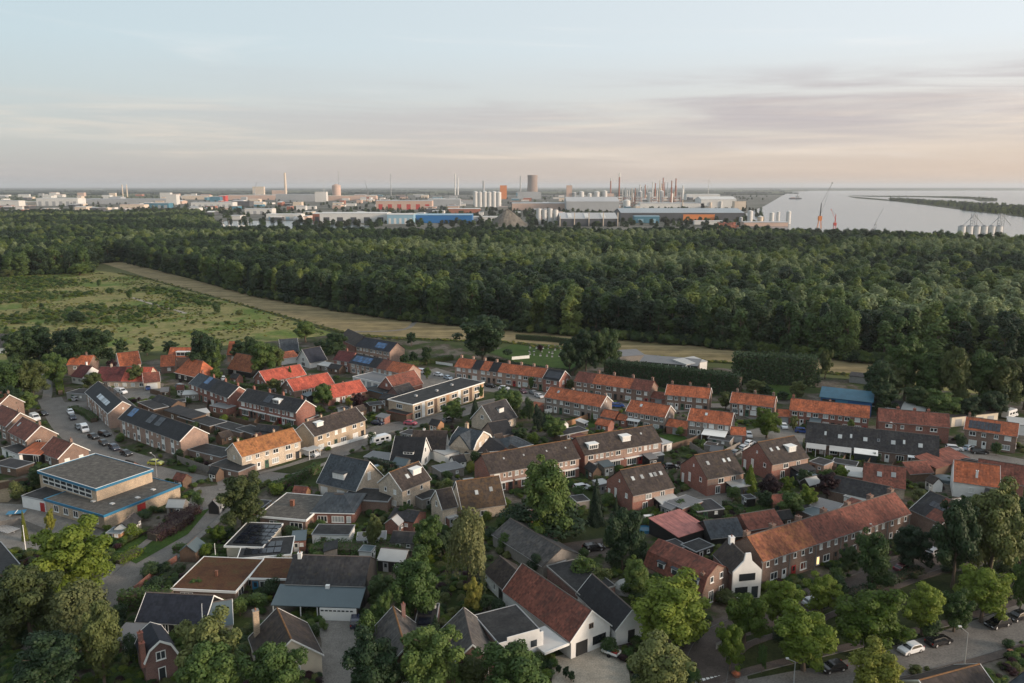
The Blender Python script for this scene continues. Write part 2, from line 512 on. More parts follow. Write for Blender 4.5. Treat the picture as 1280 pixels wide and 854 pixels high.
# ------------------------------------------------------------------ mesh helpers
class MB:
    def __init__(s):
        s.v, s.f = [], []

    def poly(s, pts):
        k = len(s.v)
        s.v += [tuple(p) for p in pts]
        s.f.append(tuple(range(k, k + len(pts))))
        return s

    def box(s, x0, x1, y0, y1, z0, z1):
        k = len(s.v)
        s.v += [(x0, y0, z0), (x1, y0, z0), (x1, y1, z0), (x0, y1, z0), (x0, y0, z1), (x1, y0, z1), (x1, y1, z1), (x0, y1, z1)]
        s.f += [(k, k + 3, k + 2, k + 1), (k + 4, k + 5, k + 6, k + 7), (k, k + 1, k + 5, k + 4), (k + 1, k + 2, k + 6, k + 5), (k + 2, k + 3, k + 7, k + 6), (k + 3, k, k + 4, k + 7)]
        return s

    def prism_x(s, prof, x0, x1):
        """profile of (y, z) points, clockwise seen from +x, drawn out along x"""
        k, m = len(s.v), len(prof)
        s.v += [(x0, y, z) for y, z in prof] + [(x1, y, z) for y, z in prof]
        s.f.append(tuple(range(k, k + m)))
        s.f.append(tuple(range(k + 2 * m - 1, k + m - 1, -1)))
        for i in range(m):
            j = (i + 1) % m
            s.f.append((k + j, k + i, k + m + i, k + m + j))
        return s

    def prism_z(s, pts, z0, z1):
        k, m = len(s.v), len(pts)
        s.v += [(p[0], p[1], z0) for p in pts] + [(p[0], p[1], z1) for p in pts]
        s.f.append(tuple(range(k + m - 1, k - 1, -1)))
        s.f.append(tuple(range(k + m, k + 2 * m)))
        for i in range(m):
            j = (i + 1) % m
            s.f.append((k + i, k + j, k + m + j, k + m + i))
        return s

    def ring(s, rings, nseg=12, caps=True):
        """stack of circles (x, y, z, r)"""
        k = len(s.v)
        for (x, y, z, r) in rings:
            for i in range(nseg):
                a = 2 * math.pi * i / nseg
                s.v.append((x + r * math.cos(a), y + r * math.sin(a), z))
        for q in range(len(rings) - 1):
            for i in range(nseg):
                j = (i + 1) % nseg
                s.f.append((k + q * nseg + i, k + q * nseg + j, k + (q + 1) * nseg + j, k + (q + 1) * nseg + i))
        if caps:
            s.f.append(tuple(range(k + nseg - 1, k - 1, -1)))
            q = k + (len(rings) - 1) * nseg
            s.f.append(tuple(range(q, q + nseg)))
        return s

    def bar(s, a, b, w, w2=None):
        """square bar from a to b, tapering"""
        a, b = Vector(a), Vector(b)
        w2 = w if w2 is None else w2
        d = (b - a).normalized()
        u = d.cross(Vector((0, 0, 1)))
        if u.length < 1e-3:
            u = Vector((1, 0, 0))
        u.normalize()
        t = d.cross(u)
        k = len(s.v)
        for p, r in ((a, w / 2), (b, w2 / 2)):
            s.v += [tuple(p + u * r + t * r), tuple(p - u * r + t * r), tuple(p - u * r - t * r), tuple(p + u * r - t * r)]
        s.f += [(k, k + 1, k + 2, k + 3), (k + 7, k + 6, k + 5, k + 4)] + [(k + (i + 1) % 4, k + i, k + 4 + i, k + 4 + (i + 1) % 4) for i in range(4)]
        return s

    def mesh(s, name, m=None, smooth=False):
        me = bpy.data.meshes.new(name)
        me.from_pydata(s.v, [], s.f)
        if m:
            me.materials.append(MATS[m])
        if smooth:
            me.polygons.foreach_set('use_smooth', [True] * len(me.polygons))
        return me

    def build(s, name, m, parent=None, smooth=False):
        return link(name, s.mesh(name, m, smooth), parent)


def link(name, data, parent=None, M=None):
    o = bpy.data.objects.new(name, data)
    C.objects.link(o)
    if parent is not None:
        o.parent = parent
    if M is not None:
        o.matrix_local = M
    return o


THINGS = []


def thing(name, cat, loc, rz=0.0, label=None, group=None, short=None, noun=None, data=None):
    o = bpy.data.objects.new(name, data)
    C.objects.link(o)
    o.location = loc
    o.rotation_euler = (0, 0, rz)
    o['category'] = cat
    if label:
        o['label'] = label
    if group:
        o['group'] = group
    THINGS.append(dict(o=o, short=short, noun=noun, p=Vector(loc)))
    return o


def struct(name, mb, m, z=None):
    o = mb.build(name, m) if isinstance(mb, MB) else link(name, mb)
    o['kind'] = 'structure'
    return o


def sheet(name, pxs, m, z, world_pts=None):
    pts = [P(x, y) for x, y in pxs] if world_pts is None else [Vector((x, y, 0)) for x, y in world_pts]
    # counter-clockwise from above
    a = sum(p.x * q.y - q.x * p.y for p, q in zip(pts, pts[1:] + pts[:1]))
    if a < 0:
        pts.reverse()
    mb = MB()
    mb.poly([(p.x, p.y, z) for p in pts])
    return struct(name, mb, m)


def smooth_line(pts, n=6):
    out = []
    for i in range(len(pts) - 1):
        p0, p1, p2, p3 = pts[max(i - 1, 0)], pts[i], pts[i + 1], pts[min(i + 2, len(pts) - 1)]
        for k in range(n):
            t = k / n
            out.append(0.5 * ((2 * p1) + (p2 - p0) * t + (2 * p0 - 5 * p1 + 4 * p2 - p3) * t * t + (3 * p1 - p0 - 3 * p2 + p3) * t ** 3))
    out.append(pts[-1])
    return out


def offset_line(pts, d):
    res = []
    for i, p in enumerate(pts):
        t = (pts[min(i + 1, len(pts) - 1)] - pts[max(i - 1, 0)]).normalized()
        res.append(p + Vector((-t.y, t.x, 0)) * d)
    return res


def strip(mb, pts, d0, d1, z, z0=None):
    """ribbon between two offsets of a line; with z0 it gets side faces (a kerb)"""
    A, B = offset_line(pts, d0), offset_line(pts, d1)
    for i in range(len(pts) - 1):
        q = [A[i + 1], A[i], B[i], B[i + 1]]
        if d0 < d1:
            q = [A[i], A[i + 1], B[i + 1], B[i]]
        mb.poly([(p.x, p.y, z) for p in q])
        if z0 is not None:
            for L in (A, B):
                mb.poly([(L[i].x, L[i].y, z0), (L[i + 1].x, L[i + 1].y, z0), (L[i + 1].x, L[i + 1].y, z), (L[i].x, L[i].y, z)])


ROADZ = [0.012]


def road(name, pxs, w, m='asphalt', pave=1.6, pm='grey_paving', kerbs=True):
    pts = smooth_line([P(x, y) for x, y in pxs])
    ROADZ[0] += 0.004
    mb = MB()
    strip(mb, pts, -w / 2, w / 2, ROADZ[0])
    struct(name, mb, m)
    if kerbs:
        kb = MB()
        strip(kb, pts, -w / 2 - 0.12, -w / 2, ROADZ[0] + 0.11, 0)
        strip(kb, pts, w / 2, w / 2 + 0.12, ROADZ[0] + 0.11, 0)
        struct('kerb', kb, 'kerb_stone')
        if pave:
            pb = MB()
            strip(pb, pts, -w / 2 - 0.15 - pave, -w / 2 - 0.15, ROADZ[0] + 0.095, 0)
            strip(pb, pts, w / 2 + 0.15, w / 2 + 0.15 + pave, ROADZ[0] + 0.095, 0)
            struct('pavement', pb, pm)
    return pts


# ------------------------------------------------------------------ foliage
def leaf_mesh(name, c, nrm, size, rnd, mat=None):
    n = len(c)
    nrm = nrm / np.linalg.norm(nrm, axis=1, keepdims=True)
    h = rng.normal(size=(n, 3))
    t = np.cross(nrm, h)
    t /= np.linalg.norm(t, axis=1, keepdims=True) + 1e-9
    bt = np.cross(nrm, t)
    s = np.asarray(size).reshape(-1, 1) * np.ones((n, 1))
    e = rng.uniform(0.55, 0.95, (n, 1))
    v = np.empty((n, 4, 3))
    v[:, 0] = c - t * s
    v[:, 1] = c - bt * s * e
    v[:, 2] = c + t * s
    v[:, 3] = c + bt * s * e
    me = bpy.data.meshes.new(name)
    me.vertices.add(4 * n)
    me.vertices.foreach_set('co', v.ravel().astype(np.float32))
    me.loops.add(4 * n)
    me.loops.foreach_set('vertex_index', np.arange(4 * n, dtype=np.int32))
    me.polygons.add(n)
    me.polygons.foreach_set('loop_start', np.arange(0, 4 * n, 4, dtype=np.int32))
    me.update()
    a = me.attributes.new('leaf', 'FLOAT_VECTOR', 'FACE')
    vec = np.zeros((n, 3), np.float32)
    vec[:, 0] = rnd
    a.data.foreach_set('vector', vec.ravel())
    me.materials.append(MATS[mat] if mat else MATS['leaf_mid'])
    return me


def sphere_dirs(n):
    d = rng.normal(size=(n, 3))
    return d / np.linalg.norm(d, axis=1, keepdims=True)


def lobed(name, lobes, nleaf, size, jit=0.75, mat=None, flat=0.85):
    """leaf faces spread over the surfaces of uneven lobes; lobes = (x, y, z, r)"""
    L = np.array(lobes)
    w = L[:, 3] ** 2
    idx = rng.choice(len(L), nleaf, p=w / w.sum())
    d = sphere_dirs(nleaf)
    d[:, 2] = np.where(rng.random(nleaf) < 0.35, np.abs(d[:, 2]), d[:, 2])
    rad = L[idx, 3] * rng.uniform(0.62, 1.08, nleaf)
    c = L[idx, :3] + d * rad[:, None] * np.array([1, 1, flat])
    # thin out what lies deep inside other lobes
    keep = np.ones(nleaf, bool)
    for q in L:
        inside = np.linalg.norm((c - q[:3]) / np.array([1, 1, flat]), axis=1) < q[3] * 0.55
        keep &= ~(inside & (rng.random(nleaf) < 0.8))
    c, d, idx = c[keep], d[keep], idx[keep]
    m = len(c)
    lr = rng.random(len(L))
    rnd = 0.6 * lr[idx] + 0.4 * rng.random(m)
    nr = d + jit * rng.normal(size=(m, 3)) * 0.42 + np.array([0, 0, 0.3])
    return leaf_mesh(name, c, nr, size * rng.uniform(0.6, 1.35, m), rnd, mat)


def egg_lobes(n, zc, rx, rz, r0, r1, top=1.0, squash=0.0):
    out = []
    for i in range(n):
        d = sphere_dirs(1)[0]
        k = rng.uniform(0.45, 1.0) ** 0.6
        x, y, z = d[0] * rx * k, d[1] * rx * k, zc + d[2] * rz * k
        if d[2] > 0:
            x, y = x * top, y * top
        out.append((x, y, z, rng.uniform(r0, r1)))
    return out


def crown_broad(name, n=22000, lobes=64, size=0.165):
    """limbs reach out from the trunk and carry clumps: an uneven outline with gaps"""
    lob = []
    for k in range(14):
        a = 6.283 * k * .382 + rng.uniform(-.3, .3)
        el = -.95 + 2.4 * (k + .5) / 14 + rng.uniform(-.15, .15)
        reach = rng.uniform(.78, 1.08)
        tip = np.array([3.35 * math.cos(a) * math.cos(el), 3.35 * math.sin(a) * math.cos(el), 3.9 * math.sin(el)]) * reach
        for q in range(8):
            t = rng.uniform(.3, 1.0)
            p = tip * t + rng.normal(0, .5, 3)
            lob.append((p[0], p[1], max(1.1, 5.3 + p[2]), rng.uniform(.55, 1.2) * (1.15 - .3 * t)))
    return lobed(name, lob, n, size)


def crown_forest(name, n=5200, size=0.34, slim=1.0):
    return lobed(name, egg_lobes(30, 9.8, 3.3 * slim, 7.6, 1.0, 2.1, 0.8) + [(math.cos(i * 1.05) * 2.6, math.sin(i * 1.05) * 2.6, 1.6 + .5 * (i % 3), 1.6) for i in range(6)], n, size, .8, flat=1.3)


def crown_poplar(name, n=2600, size=0.42):
    lob = []
    for i in range(40):
        z = rng.uniform(1.5, 17)
        rr = 2.3 * (1 - (z / 18.2) ** 2.2) * rng.uniform(0.3, 1)
        a = rng.uniform(0, 6.28)
        lob.append((rr * math.cos(a), rr * math.sin(a), z, rng.uniform(0.8, 1.35)))
    return lobed(name, lob, n, size, flat=1.25)


def crown_willow(name, n=13000, size=0.16):
    lob = egg_lobes(26, 6.4, 2.6, 2.4, 0.9, 1.4, 0.9)
    m0 = lobed(name + '_top', lob, n // 3, size)
    # hanging strands
    k = 520
    a = rng.uniform(0, 6.28, k)
    r = 3.5 * np.sqrt(rng.uniform(0.12, 1, k)) * (0.78 + 0.22 * np.sin(3 * a + 1.3))
    ztop = 8.4 - 3.2 * (r / 3.5) ** 2 + rng.normal(0, 0.5, k)
    ln = rng.uniform(1.5, 5.2, k)
    per = (n * 2 // 3) // k
    t = rng.random((k, per))
    z = ztop[:, None] - t * ln[:, None]
    x = (r * np.cos(a))[:, None] + rng.normal(0, 0.10, (k, per)) + 0.25 * t * np.cos(a)[:, None]
    y = (r * np.sin(a))[:, None] + rng.normal(0, 0.10, (k, per)) + 0.25 * t * np.sin(a)[:, None]
    c = np.stack([x.ravel(), y.ravel(), np.maximum(z.ravel(), 0.25)], 1)
    nr = np.stack([np.cos(a)[:, None] + 0 * t, np.sin(a)[:, None] + 0 * t, 0.5 + 0 * t], -1).reshape(-1, 3) + rng.normal(0, 0.45, (k * per, 3))
    rnd = np.repeat(rng.random(k), per) * 0.6 + 0.4 * rng.random(k * per)
    m1 = leaf_mesh(name, c, nr, size * rng.uniform(0.6, 1.3, k * per), rnd)
    return join_leaf(name, [m0, m1])


def join_leaf(name, ms):
    cs, rs = [], []
    for m in ms:
        co = np.empty(len(m.vertices) * 3, np.float32)
        m.vertices.foreach_get('co', co)
        cs.append(co.reshape(-1, 3))
        at = np.empty(len(m.polygons) * 3, np.float32)
        m.attributes['leaf'].data.foreach_get('vector', at)
        rs.append(at.reshape(-1, 3))
    v, r = np.concatenate(cs), np.concatenate(rs)
    n = len(v) // 4
    me = bpy.data.meshes.new(name)
    me.vertices.add(4 * n)
    me.vertices.foreach_set('co', v.ravel())
    me.loops.add(4 * n)
    me.loops.foreach_set('vertex_index', np.arange(4 * n, dtype=np.int32))
    me.polygons.add(n)
    me.polygons.foreach_set('loop_start', np.arange(0, 4 * n, 4, dtype=np.int32))
    me.update()
    a = me.attributes.new('leaf', 'FLOAT_VECTOR', 'FACE')
    a.data.foreach_set('vector', r.ravel())
    me.materials.append(MATS['leaf_mid'])
    for m in ms:
        bpy.data.meshes.remove(m)
    return me


def crown_conifer(name, n=5500, size=0.2):
    z = 10 * (1 - np.sqrt(rng.uniform(0.0, 0.97, n)))
    z = 0.3 + z * 0.97
    a = rng.uniform(0, 6.28, n)
    tier = 0.82 + 0.22 * np.abs(np.sin(z * 2.6 + 0.4 * np.sin(3 * a)))
    r = (4.0 * (1 - z / 10.3) ** 0.85) * tier * (0.85 + 0.15 * np.sin(5 * a + z)) * rng.uniform(0.65, 1.05, n)
    c = np.stack([r * np.cos(a), r * np.sin(a), z - 0.12 * r], 1)
    nr = np.stack([np.cos(a), np.sin(a), 0.45 + 0 * a], 1) + rng.normal(0, 0.45, (n, 3))
    rnd = 0.5 * (0.5 + 0.5 * np.sin(z * 2.6 + 2 * a)) + 0.5 * rng.random(n)
    return leaf_mesh(name, c, nr, size * rng.uniform(0.6, 1.3, n), rnd)


def crown_shrub(name, n=2600, size=0.2):
    lob = [(x, y, abs(z) * 0.9 + 2.5, r * 1.0) for x, y, z, r in egg_lobes(16, 2.0, 2.7, 4.2, 1.2, 2.2, 0.8)]
    m = lobed(name, lob, n, size * 1.5, flat=1.2)
    co = np.empty(len(m.vertices) * 3, np.float32)
    m.vertices.foreach_get('co', co)
    co = co.reshape(-1, 3)
    co[:, 2] = np.maximum(co[:, 2], 0.05)
    m.vertices.foreach_set('co', co.ravel())
    return m


def trunk_mesh(name, h, r, top, limbs, spread):
    mb = MB()
    rings = []
    x = y = 0.0
    for i in range(6):
        t = i / 5
        rings.append((x, y, t * h * top, r * (1.15 - 0.85 * t) if i else r * 1.5))
        x += random.uniform(-.08, .08) * h * .1
        y += random.uniform(-.08, .08) * h * .1
    mb.ring(rings, 7)
    for i in range(limbs):
        t = random.uniform(0.35, 0.95)
        k = rings[min(5, int(t * 5))]
        a = random.uniform(0, 6.28)
        L = spread * random.uniform(0.5, 0.95)
        p0 = (k[0], k[1], t * h * top)
        p1 = (k[0] + L * math.cos(a), k[1] + L * math.sin(a), t * h * top + L * random.uniform(0.5, 1.1))
        mb.bar(p0, p1, r * 0.75, r * 0.2)
    return mb.mesh(name, 'bark')


CROWN = {
    'broad': [crown_broad('crown') for _ in range(4)],
    'willow': [crown_willow('crown') for _ in range(2)],
    'conifer': [crown_conifer('crown') for _ in range(2)],
    'shrub': [crown_shrub('crown') for _ in range(4)],
}
TRUNK = {
    'broad': [trunk_mesh('trunk', 10, 0.22, 0.72, 9, 2.6) for _ in range(3)],
    'willow': [trunk_mesh('trunk', 10, 0.28, 0.7, 9, 2.3)],
    'conifer': [trunk_mesh('trunk', 10, 0.18, 0.95, 10, 0.9)],
    'shrub': [trunk_mesh('stem', 10, 0.16, 0.5, 7, 2.0)],
}
FCROWN = [crown_forest('crown'), crown_forest('crown', 4400, 0.38, 1.15), crown_forest('crown', 4000, 0.4, 0.9), crown_poplar('crown'), crown_poplar('crown')]
FTRUNK = [trunk_mesh('trunk', 18, 0.28, 0.8, 8, 2.4), trunk_mesh('trunk', 18, 0.25, 0.85, 8, 2.2)]


def setmat(o, m):
    s = o.material_slots[0]
    s.link = 'OBJECT'
    s.material = MATS[m]


LOOK = {'leaf_mid': 'green', 'leaf_dark': 'dark green', 'leaf_lime': 'bright yellowish green', 'leaf_olive': 'olive green',
        'leaf_willow': 'pale olive drooping', 'leaf_yellow': 'golden yellow', 'leaf_purple': 'dark purple leaved', 'leaf_conifer': 'blackish green', 'leaf_hedge': 'fresh green'}


def tree(px, yb, yt, w, m='leaf_mid', shape='broad', name=None):
    b = P(px, yb)
    h = zat(b, yt)
    r = max(0.35, w / 2 / ppm(b))
    sz = 'tall' if h > 14 else ('low' if h < 4.5 else 'medium sized')
    noun = {'broad': 'rounded tree', 'willow': 'weeping tree', 'conifer': 'pointed conifer', 'shrub': 'garden shrub'}[shape]
    nm = name or {'broad': 'broadleaf_tree', 'willow': 'weeping_willow', 'conifer': 'conifer', 'shrub': 'shrub'}[shape]
    col = LOOK[m] if not (shape == 'willow' and m == 'leaf_willow') else 'pale olive'
    t = thing(nm, 'shrub' if shape == 'shrub' else 'tree', b, random.uniform(0, 6.28), noun=f'{sz} {col} {noun}',
              group='garden shrubs' if shape == 'shrub' else 'trees in the village')
    t.scale = (r / 4, r / 4, h / 10)
    link('stem' if shape == 'shrub' else 'trunk', random.choice(TRUNK[shape]), t)
    setmat(link('foliage' if shape == 'shrub' else 'crown', random.choice(CROWN[shape]), t), m)
    return t


def scatter(name, label, cat, pts, scales, variants, pick=None):
    """one object of uncountable plants: instances of leaf clumps on points"""
    col = bpy.data.collections.new(name + '_kinds')
    for me, mat in variants:
        o = bpy.data.objects.new(name + '_kind', me)
        col.objects.link(o)
        setmat(o, mat)
    me = bpy.data.meshes.new(name)
    me.vertices.add(len(pts))
    me.vertices.foreach_set('co', np.asarray(pts, np.float32).ravel())
    a = me.attributes.new('size', 'FLOAT_VECTOR', 'POINT')
    a.data.foreach_set('vector', np.asarray(scales, np.float32).ravel())
    o = link(name, me)
    o['kind'] = 'stuff'
    o['label'] = label
    o['category'] = cat
    ng = bpy.data.node_groups.new(name, 'GeometryNodeTree')
    ng.interface.new_socket('Geometry', in_out='INPUT', socket_type='NodeSocketGeometry')
    ng.interface.new_socket('Geometry', in_out='OUTPUT', socket_type='NodeSocketGeometry')
    N, L = ng.nodes, ng.links
    gi, go = N.new('NodeGroupInput'), N.new('NodeGroupOutput')
    ci = N.new('GeometryNodeCollectionInfo')
    ci.inputs[0].default_value = col
    ci.inputs['Separate Children'].default_value = True
    ci.inputs['Reset Children'].default_value = True
    ip = N.new('GeometryNodeInstanceOnPoints')
    ip.inputs['Pick Instance'].default_value = True
    L.new(gi.outputs[0], ip.inputs['Points'])
    L.new(ci.outputs[0], ip.inputs['Instance'])
    rv = N.new('FunctionNodeRandomValue')
    rv.data_type = 'FLOAT_VECTOR'
    rv.inputs[0].default_value = (0, 0, 0)
    rv.inputs[1].default_value = (0.06, 0.06, 6.283)
    L.new(rv.outputs[0], ip.inputs['Rotation'])
    ri = N.new('FunctionNodeRandomValue')
    ri.data_type = 'INT'
    for s in ri.inputs:
        if s.type == 'INT' and s.name == 'Min':
            s.default_value = 0
        if s.type == 'INT' and s.name == 'Max':
            s.default_value = len(variants) - 1
    outi = [s for s in ri.outputs if s.type == 'INT'][0]
    if pick is not None:
        a2 = me.attributes.new('pick', 'INT', 'POINT')
        a2.data.foreach_set('value', np.asarray(pick, np.int32))
        nb = N.new('GeometryNodeInputNamedAttribute')
        nb.data_type = 'INT'
        nb.inputs[0].default_value = 'pick'
        outi = [s for s in nb.outputs if s.type == 'INT' and s.enabled][0]
    L.new(outi, ip.inputs['Instance Index'])
    na = N.new('GeometryNodeInputNamedAttribute')
    na.data_type = 'FLOAT_VECTOR'
    na.inputs[0].default_value = 'size'
    L.new(na.outputs[0], ip.inputs['Scale'])
    L.new(ip.outputs[0], go.inputs[0])
    md = o.modifiers.new('plants', 'NODES')
    md.node_group = ng
    return o


# ------------------------------------------------------------------ ground and water
struct('ground', MB().poly([(-45000, -400, 0), (45000, -400, 0), (45000, 60000, 0), (-45000, 60000, 0)]), 'land')
sheet('village_ground', [(-260, 470), (60, 470), (250, 440), (420, 415), (560, 430), (720, 442), (1000, 470), (1500, 500), (1700, 880), (-500, 900)], 'garden', 0.006)
sheet('meadow', [(-300, 344), (0, 344), (120, 338), (170, 345), (330, 390), (420, 418), (330, 428), (120, 445), (-80, 460), (-300, 460)], 'meadow', 0.010)
sheet('mown_field', [(105, 322), (150, 326), (320, 370), (500, 398), (700, 417), (900, 434), (1090, 452), (1300, 472), (1300, 485), (1060, 468), (900, 452), (740, 440), (640, 428), (545, 424), (440, 417), (330, 388), (200, 352)], 'stubble', 0.014)
sheet('verge', [(1090, 462), (1300, 478), (1300, 500), (1090, 480)], 'meadow', 0.018)
sheet('forest_floor', [(-400, 345), (0, 345), (118, 340), (105, 322), (150, 325), (320, 370), (500, 399), (700, 418), (900, 435), (1090, 452), (1700, 510), (1700, 306), (1280, 300), (640, 297), (200, 297), (-300, 300)], 'lawn_dull', 0.022)
sheet('industrial_ground', [(-500, 300), (-100, 255), (300, 246), (640, 242.5), (900, 242), (985, 244), (1000, 252), (930, 268), (950, 282), (1100, 300), (700, 300)], 'yard', 0.15)
sheet('river', [(985, 240.5), (1010, 238.6), (1290, 238.2), (2200, 239), (2600, 330), (1500, 312), (1090, 300), (960, 285), (930, 268), (955, 258)], 'water', 0.30)
sheet('harbour_basin', [(120, 281), (200, 277), (420, 276), (470, 284), (420, 293), (300, 292), (150, 292)], 'water', 0.30)

# roads
rW = road('street', [(62, 498), (84, 535), (128, 568), (185, 588), (250, 602)], 7.5, pave=0.0, kerbs=False)
rS = road('street', [(272, 607), (267, 626), (250, 647), (218, 673), (184, 702), (148, 737), (105, 778), (60, 820)], 8.0, pave=1.5)
rM = road('street', [(272, 606), (330, 597), (392, 578), (440, 556), (478, 537), (520, 529), (560, 520), (606, 506), (650, 498)], 5.6, pave=1.5)
road('street', [(652, 498), (690, 500), (720, 506), (770, 516)], 6.0, kerbs=False)
road('street', [(560, 478), (620, 487), (680, 497), (718, 502)], 8.0, kerbs=False)
road('street', [(770, 505), (830, 514), (900, 507), (940, 520), (980, 540), (1010, 545)], 5.5, kerbs=False)
road('street', [(1170, 575), (1230, 572), (1320, 590)], 10.0, kerbs=False)
rB = road('main_street', [(840, 905), (960, 864), (1060, 838), (1140, 818), (1220, 797), (1300, 772), (1400, 742)], 8.4, pave=1.6, pm='brick_paving')
road('brick_lane', [(880, 850), (890, 815), (915, 792), (990, 768), (1060, 738), (1130, 712), (1200, 690), (1300, 672)], 6.5, 'brick_paving', pave=1.2, pm='brick_paving')
road('drive', [(432, 880), (433, 820), (430, 790), (414, 772)], 8.0, 'grey_paving', kerbs=False)
road('path', [(58, 500), (60, 485), (57, 465)], 3.0, 'grey_paving', kerbs=False)
road('track', [(165, 372), (190, 380), (220, 388), (232, 392)], 2.6, 'pale_paving', kerbs=False)
road('track', [(440, 415), (505, 412), (525, 398), (560, 400)], 2.6, 'grey_paving', kerbs=False)
sheet('school_yard', [(-40, 628), (60, 632), (130, 665), (100, 690), (-60, 690)], 'grey_paving', 0.05)
sheet('sand_pit', [(-30, 604), (10, 600), (28, 612), (10, 628), (-30, 628)], 'sand', 0.055)
sheet('forecourt', [(690, 822), (745, 808), (785, 830), (790, 870), (690, 870)], 'pale_paving', 0.05)
sheet('parking_yard', [(683, 672), (745, 664), (765, 690), (720, 700)], 'brick_paving', 0.05)
sheet('car_park', [(655, 486), (745, 500), (735, 512), (640, 498)], 'grey_paving', 0.05)
sheet('car_park', [(505, 472), (545, 460), (580, 470), (560, 486), (520, 486)], 'grey_paving', 0.05)
sheet('car_park', [(915, 542), (985, 528), (1005, 545), (1000, 570), (930, 576)], 'grey_paving', 0.05)
sheet('yard_paving', [(1070, 540), (1110, 532), (1110, 560), (1075, 560)], 'grey_paving', 0.05)
sheet('square', [(55, 505), (120, 500), (150, 560), (200, 575), (195, 590), (120, 575), (72, 540)], 'asphalt', 0.03)
sheet('lawn', [(945, 478), (985, 476), (1000, 500), (950, 500)], 'lawn', 0.06)
sheet('lawn', [(612, 440), (650, 428), (745, 436), (720, 462), (650, 456)], 'lawn', 0.06)
sheet('lawn', [(690, 660), (740, 646), (780, 660), (760, 672), (700, 680)], 'lawn_dull', 0.06)
sheet('lawn', [(705, 528), (745, 522), (748, 534), (712, 538)], 'lawn', 0.06)
sheet('lawn', [(824, 545), (850, 540), (862, 552), (838, 562)], 'lawn', 0.06)
sheet('lawn', [(920, 800), (1010, 770), (1130, 730), (1260, 700), (1280, 755), (1160, 795), (1040, 830), (935, 850)], 'lawn_dull', 0.06)
sheet('lawn', [(140, 690), (215, 650), (262, 636), (235, 668), (170, 705)], 'lawn', 0.06)
sheet('lawn', [(250, 690), (285, 676), (300, 686), (270, 700)], 'lawn_dull', 0.06)
sheet('lawn', [(925, 636), (960, 630), (965, 642), (935, 648)], 'lawn', 0.06)
sheet('terrace_paving', [(840, 620), (880, 605), (920, 622), (900, 640), (860, 640)], 'grey_paving', 0.055)
sheet('terrace_paving', [(150, 470), (205, 480), (200, 500), (140, 498)], 'grey_paving', 0.055)
sheet('terrace_paving', [(340, 590), (390, 575), (480, 560), (500, 570), (430, 600)], 'lawn_dull', 0.055)


# ------------------------------------------------------------------ houses
WCACHE = {}


def window_mesh(w, h, bars, sill=True, col='white'):
    k = (round(w, 2), round(h, 2), bars, sill, col)
    if k not in WCACHE:
        f = MB()
        t = 0.11
        f.box(-w / 2, -w / 2 + t, -0.09, 0.05, -h / 2, h / 2).box(w / 2 - t, w / 2, -0.09, 0.05, -h / 2, h / 2)
        f.box(-w / 2 + t, w / 2 - t, -0.09, 0.05, h / 2 - t, h / 2).box(-w / 2 + t, w / 2 - t, -0.09, 0.05, -h / 2, -h / 2 + t)
        for i in range(bars):
            x = -w / 2 + w * (i + 1) / (bars + 1)
            f.box(x - 0.05, x + 0.05, -0.085, 0.05, -h / 2 + t, h / 2 - t)
        if sill:
            f.box(-w / 2 - 0.06, w / 2 + 0.06, -0.17, 0.0, -h / 2 - 0.09, -h / 2 - 0.002)
        p = MB().box(-w / 2 + t * 0.9, w / 2 - t * 0.9, -0.04, 0.02, -h / 2 + t * 0.9, h / 2 - t * 0.9)
        WCACHE[k] = (f.mesh('window', col), p.mesh('pane', 'glass'))
    return WCACHE[k]


def door_mesh(w, h, col):
    k = ('d', w, h, col)
    if k not in WCACHE:
        f = MB().box(-w / 2, w / 2, -0.06, 0.03, -h / 2, h / 2)
        f.box(-w / 2 - 0.08, -w / 2 + 0.01, -0.1, 0.03, -h / 2, h / 2 + 0.08).box(w / 2 - 0.01, w / 2 + 0.08, -0.1, 0.03, -h / 2, h / 2 + 0.08)
        p = MB().box(-w * .3, w * .3, -0.085, 0, 0, h * .42)
        WCACHE[k] = (f.mesh('door', col), p.mesh('pane', 'glass'))
    return WCACHE[k]


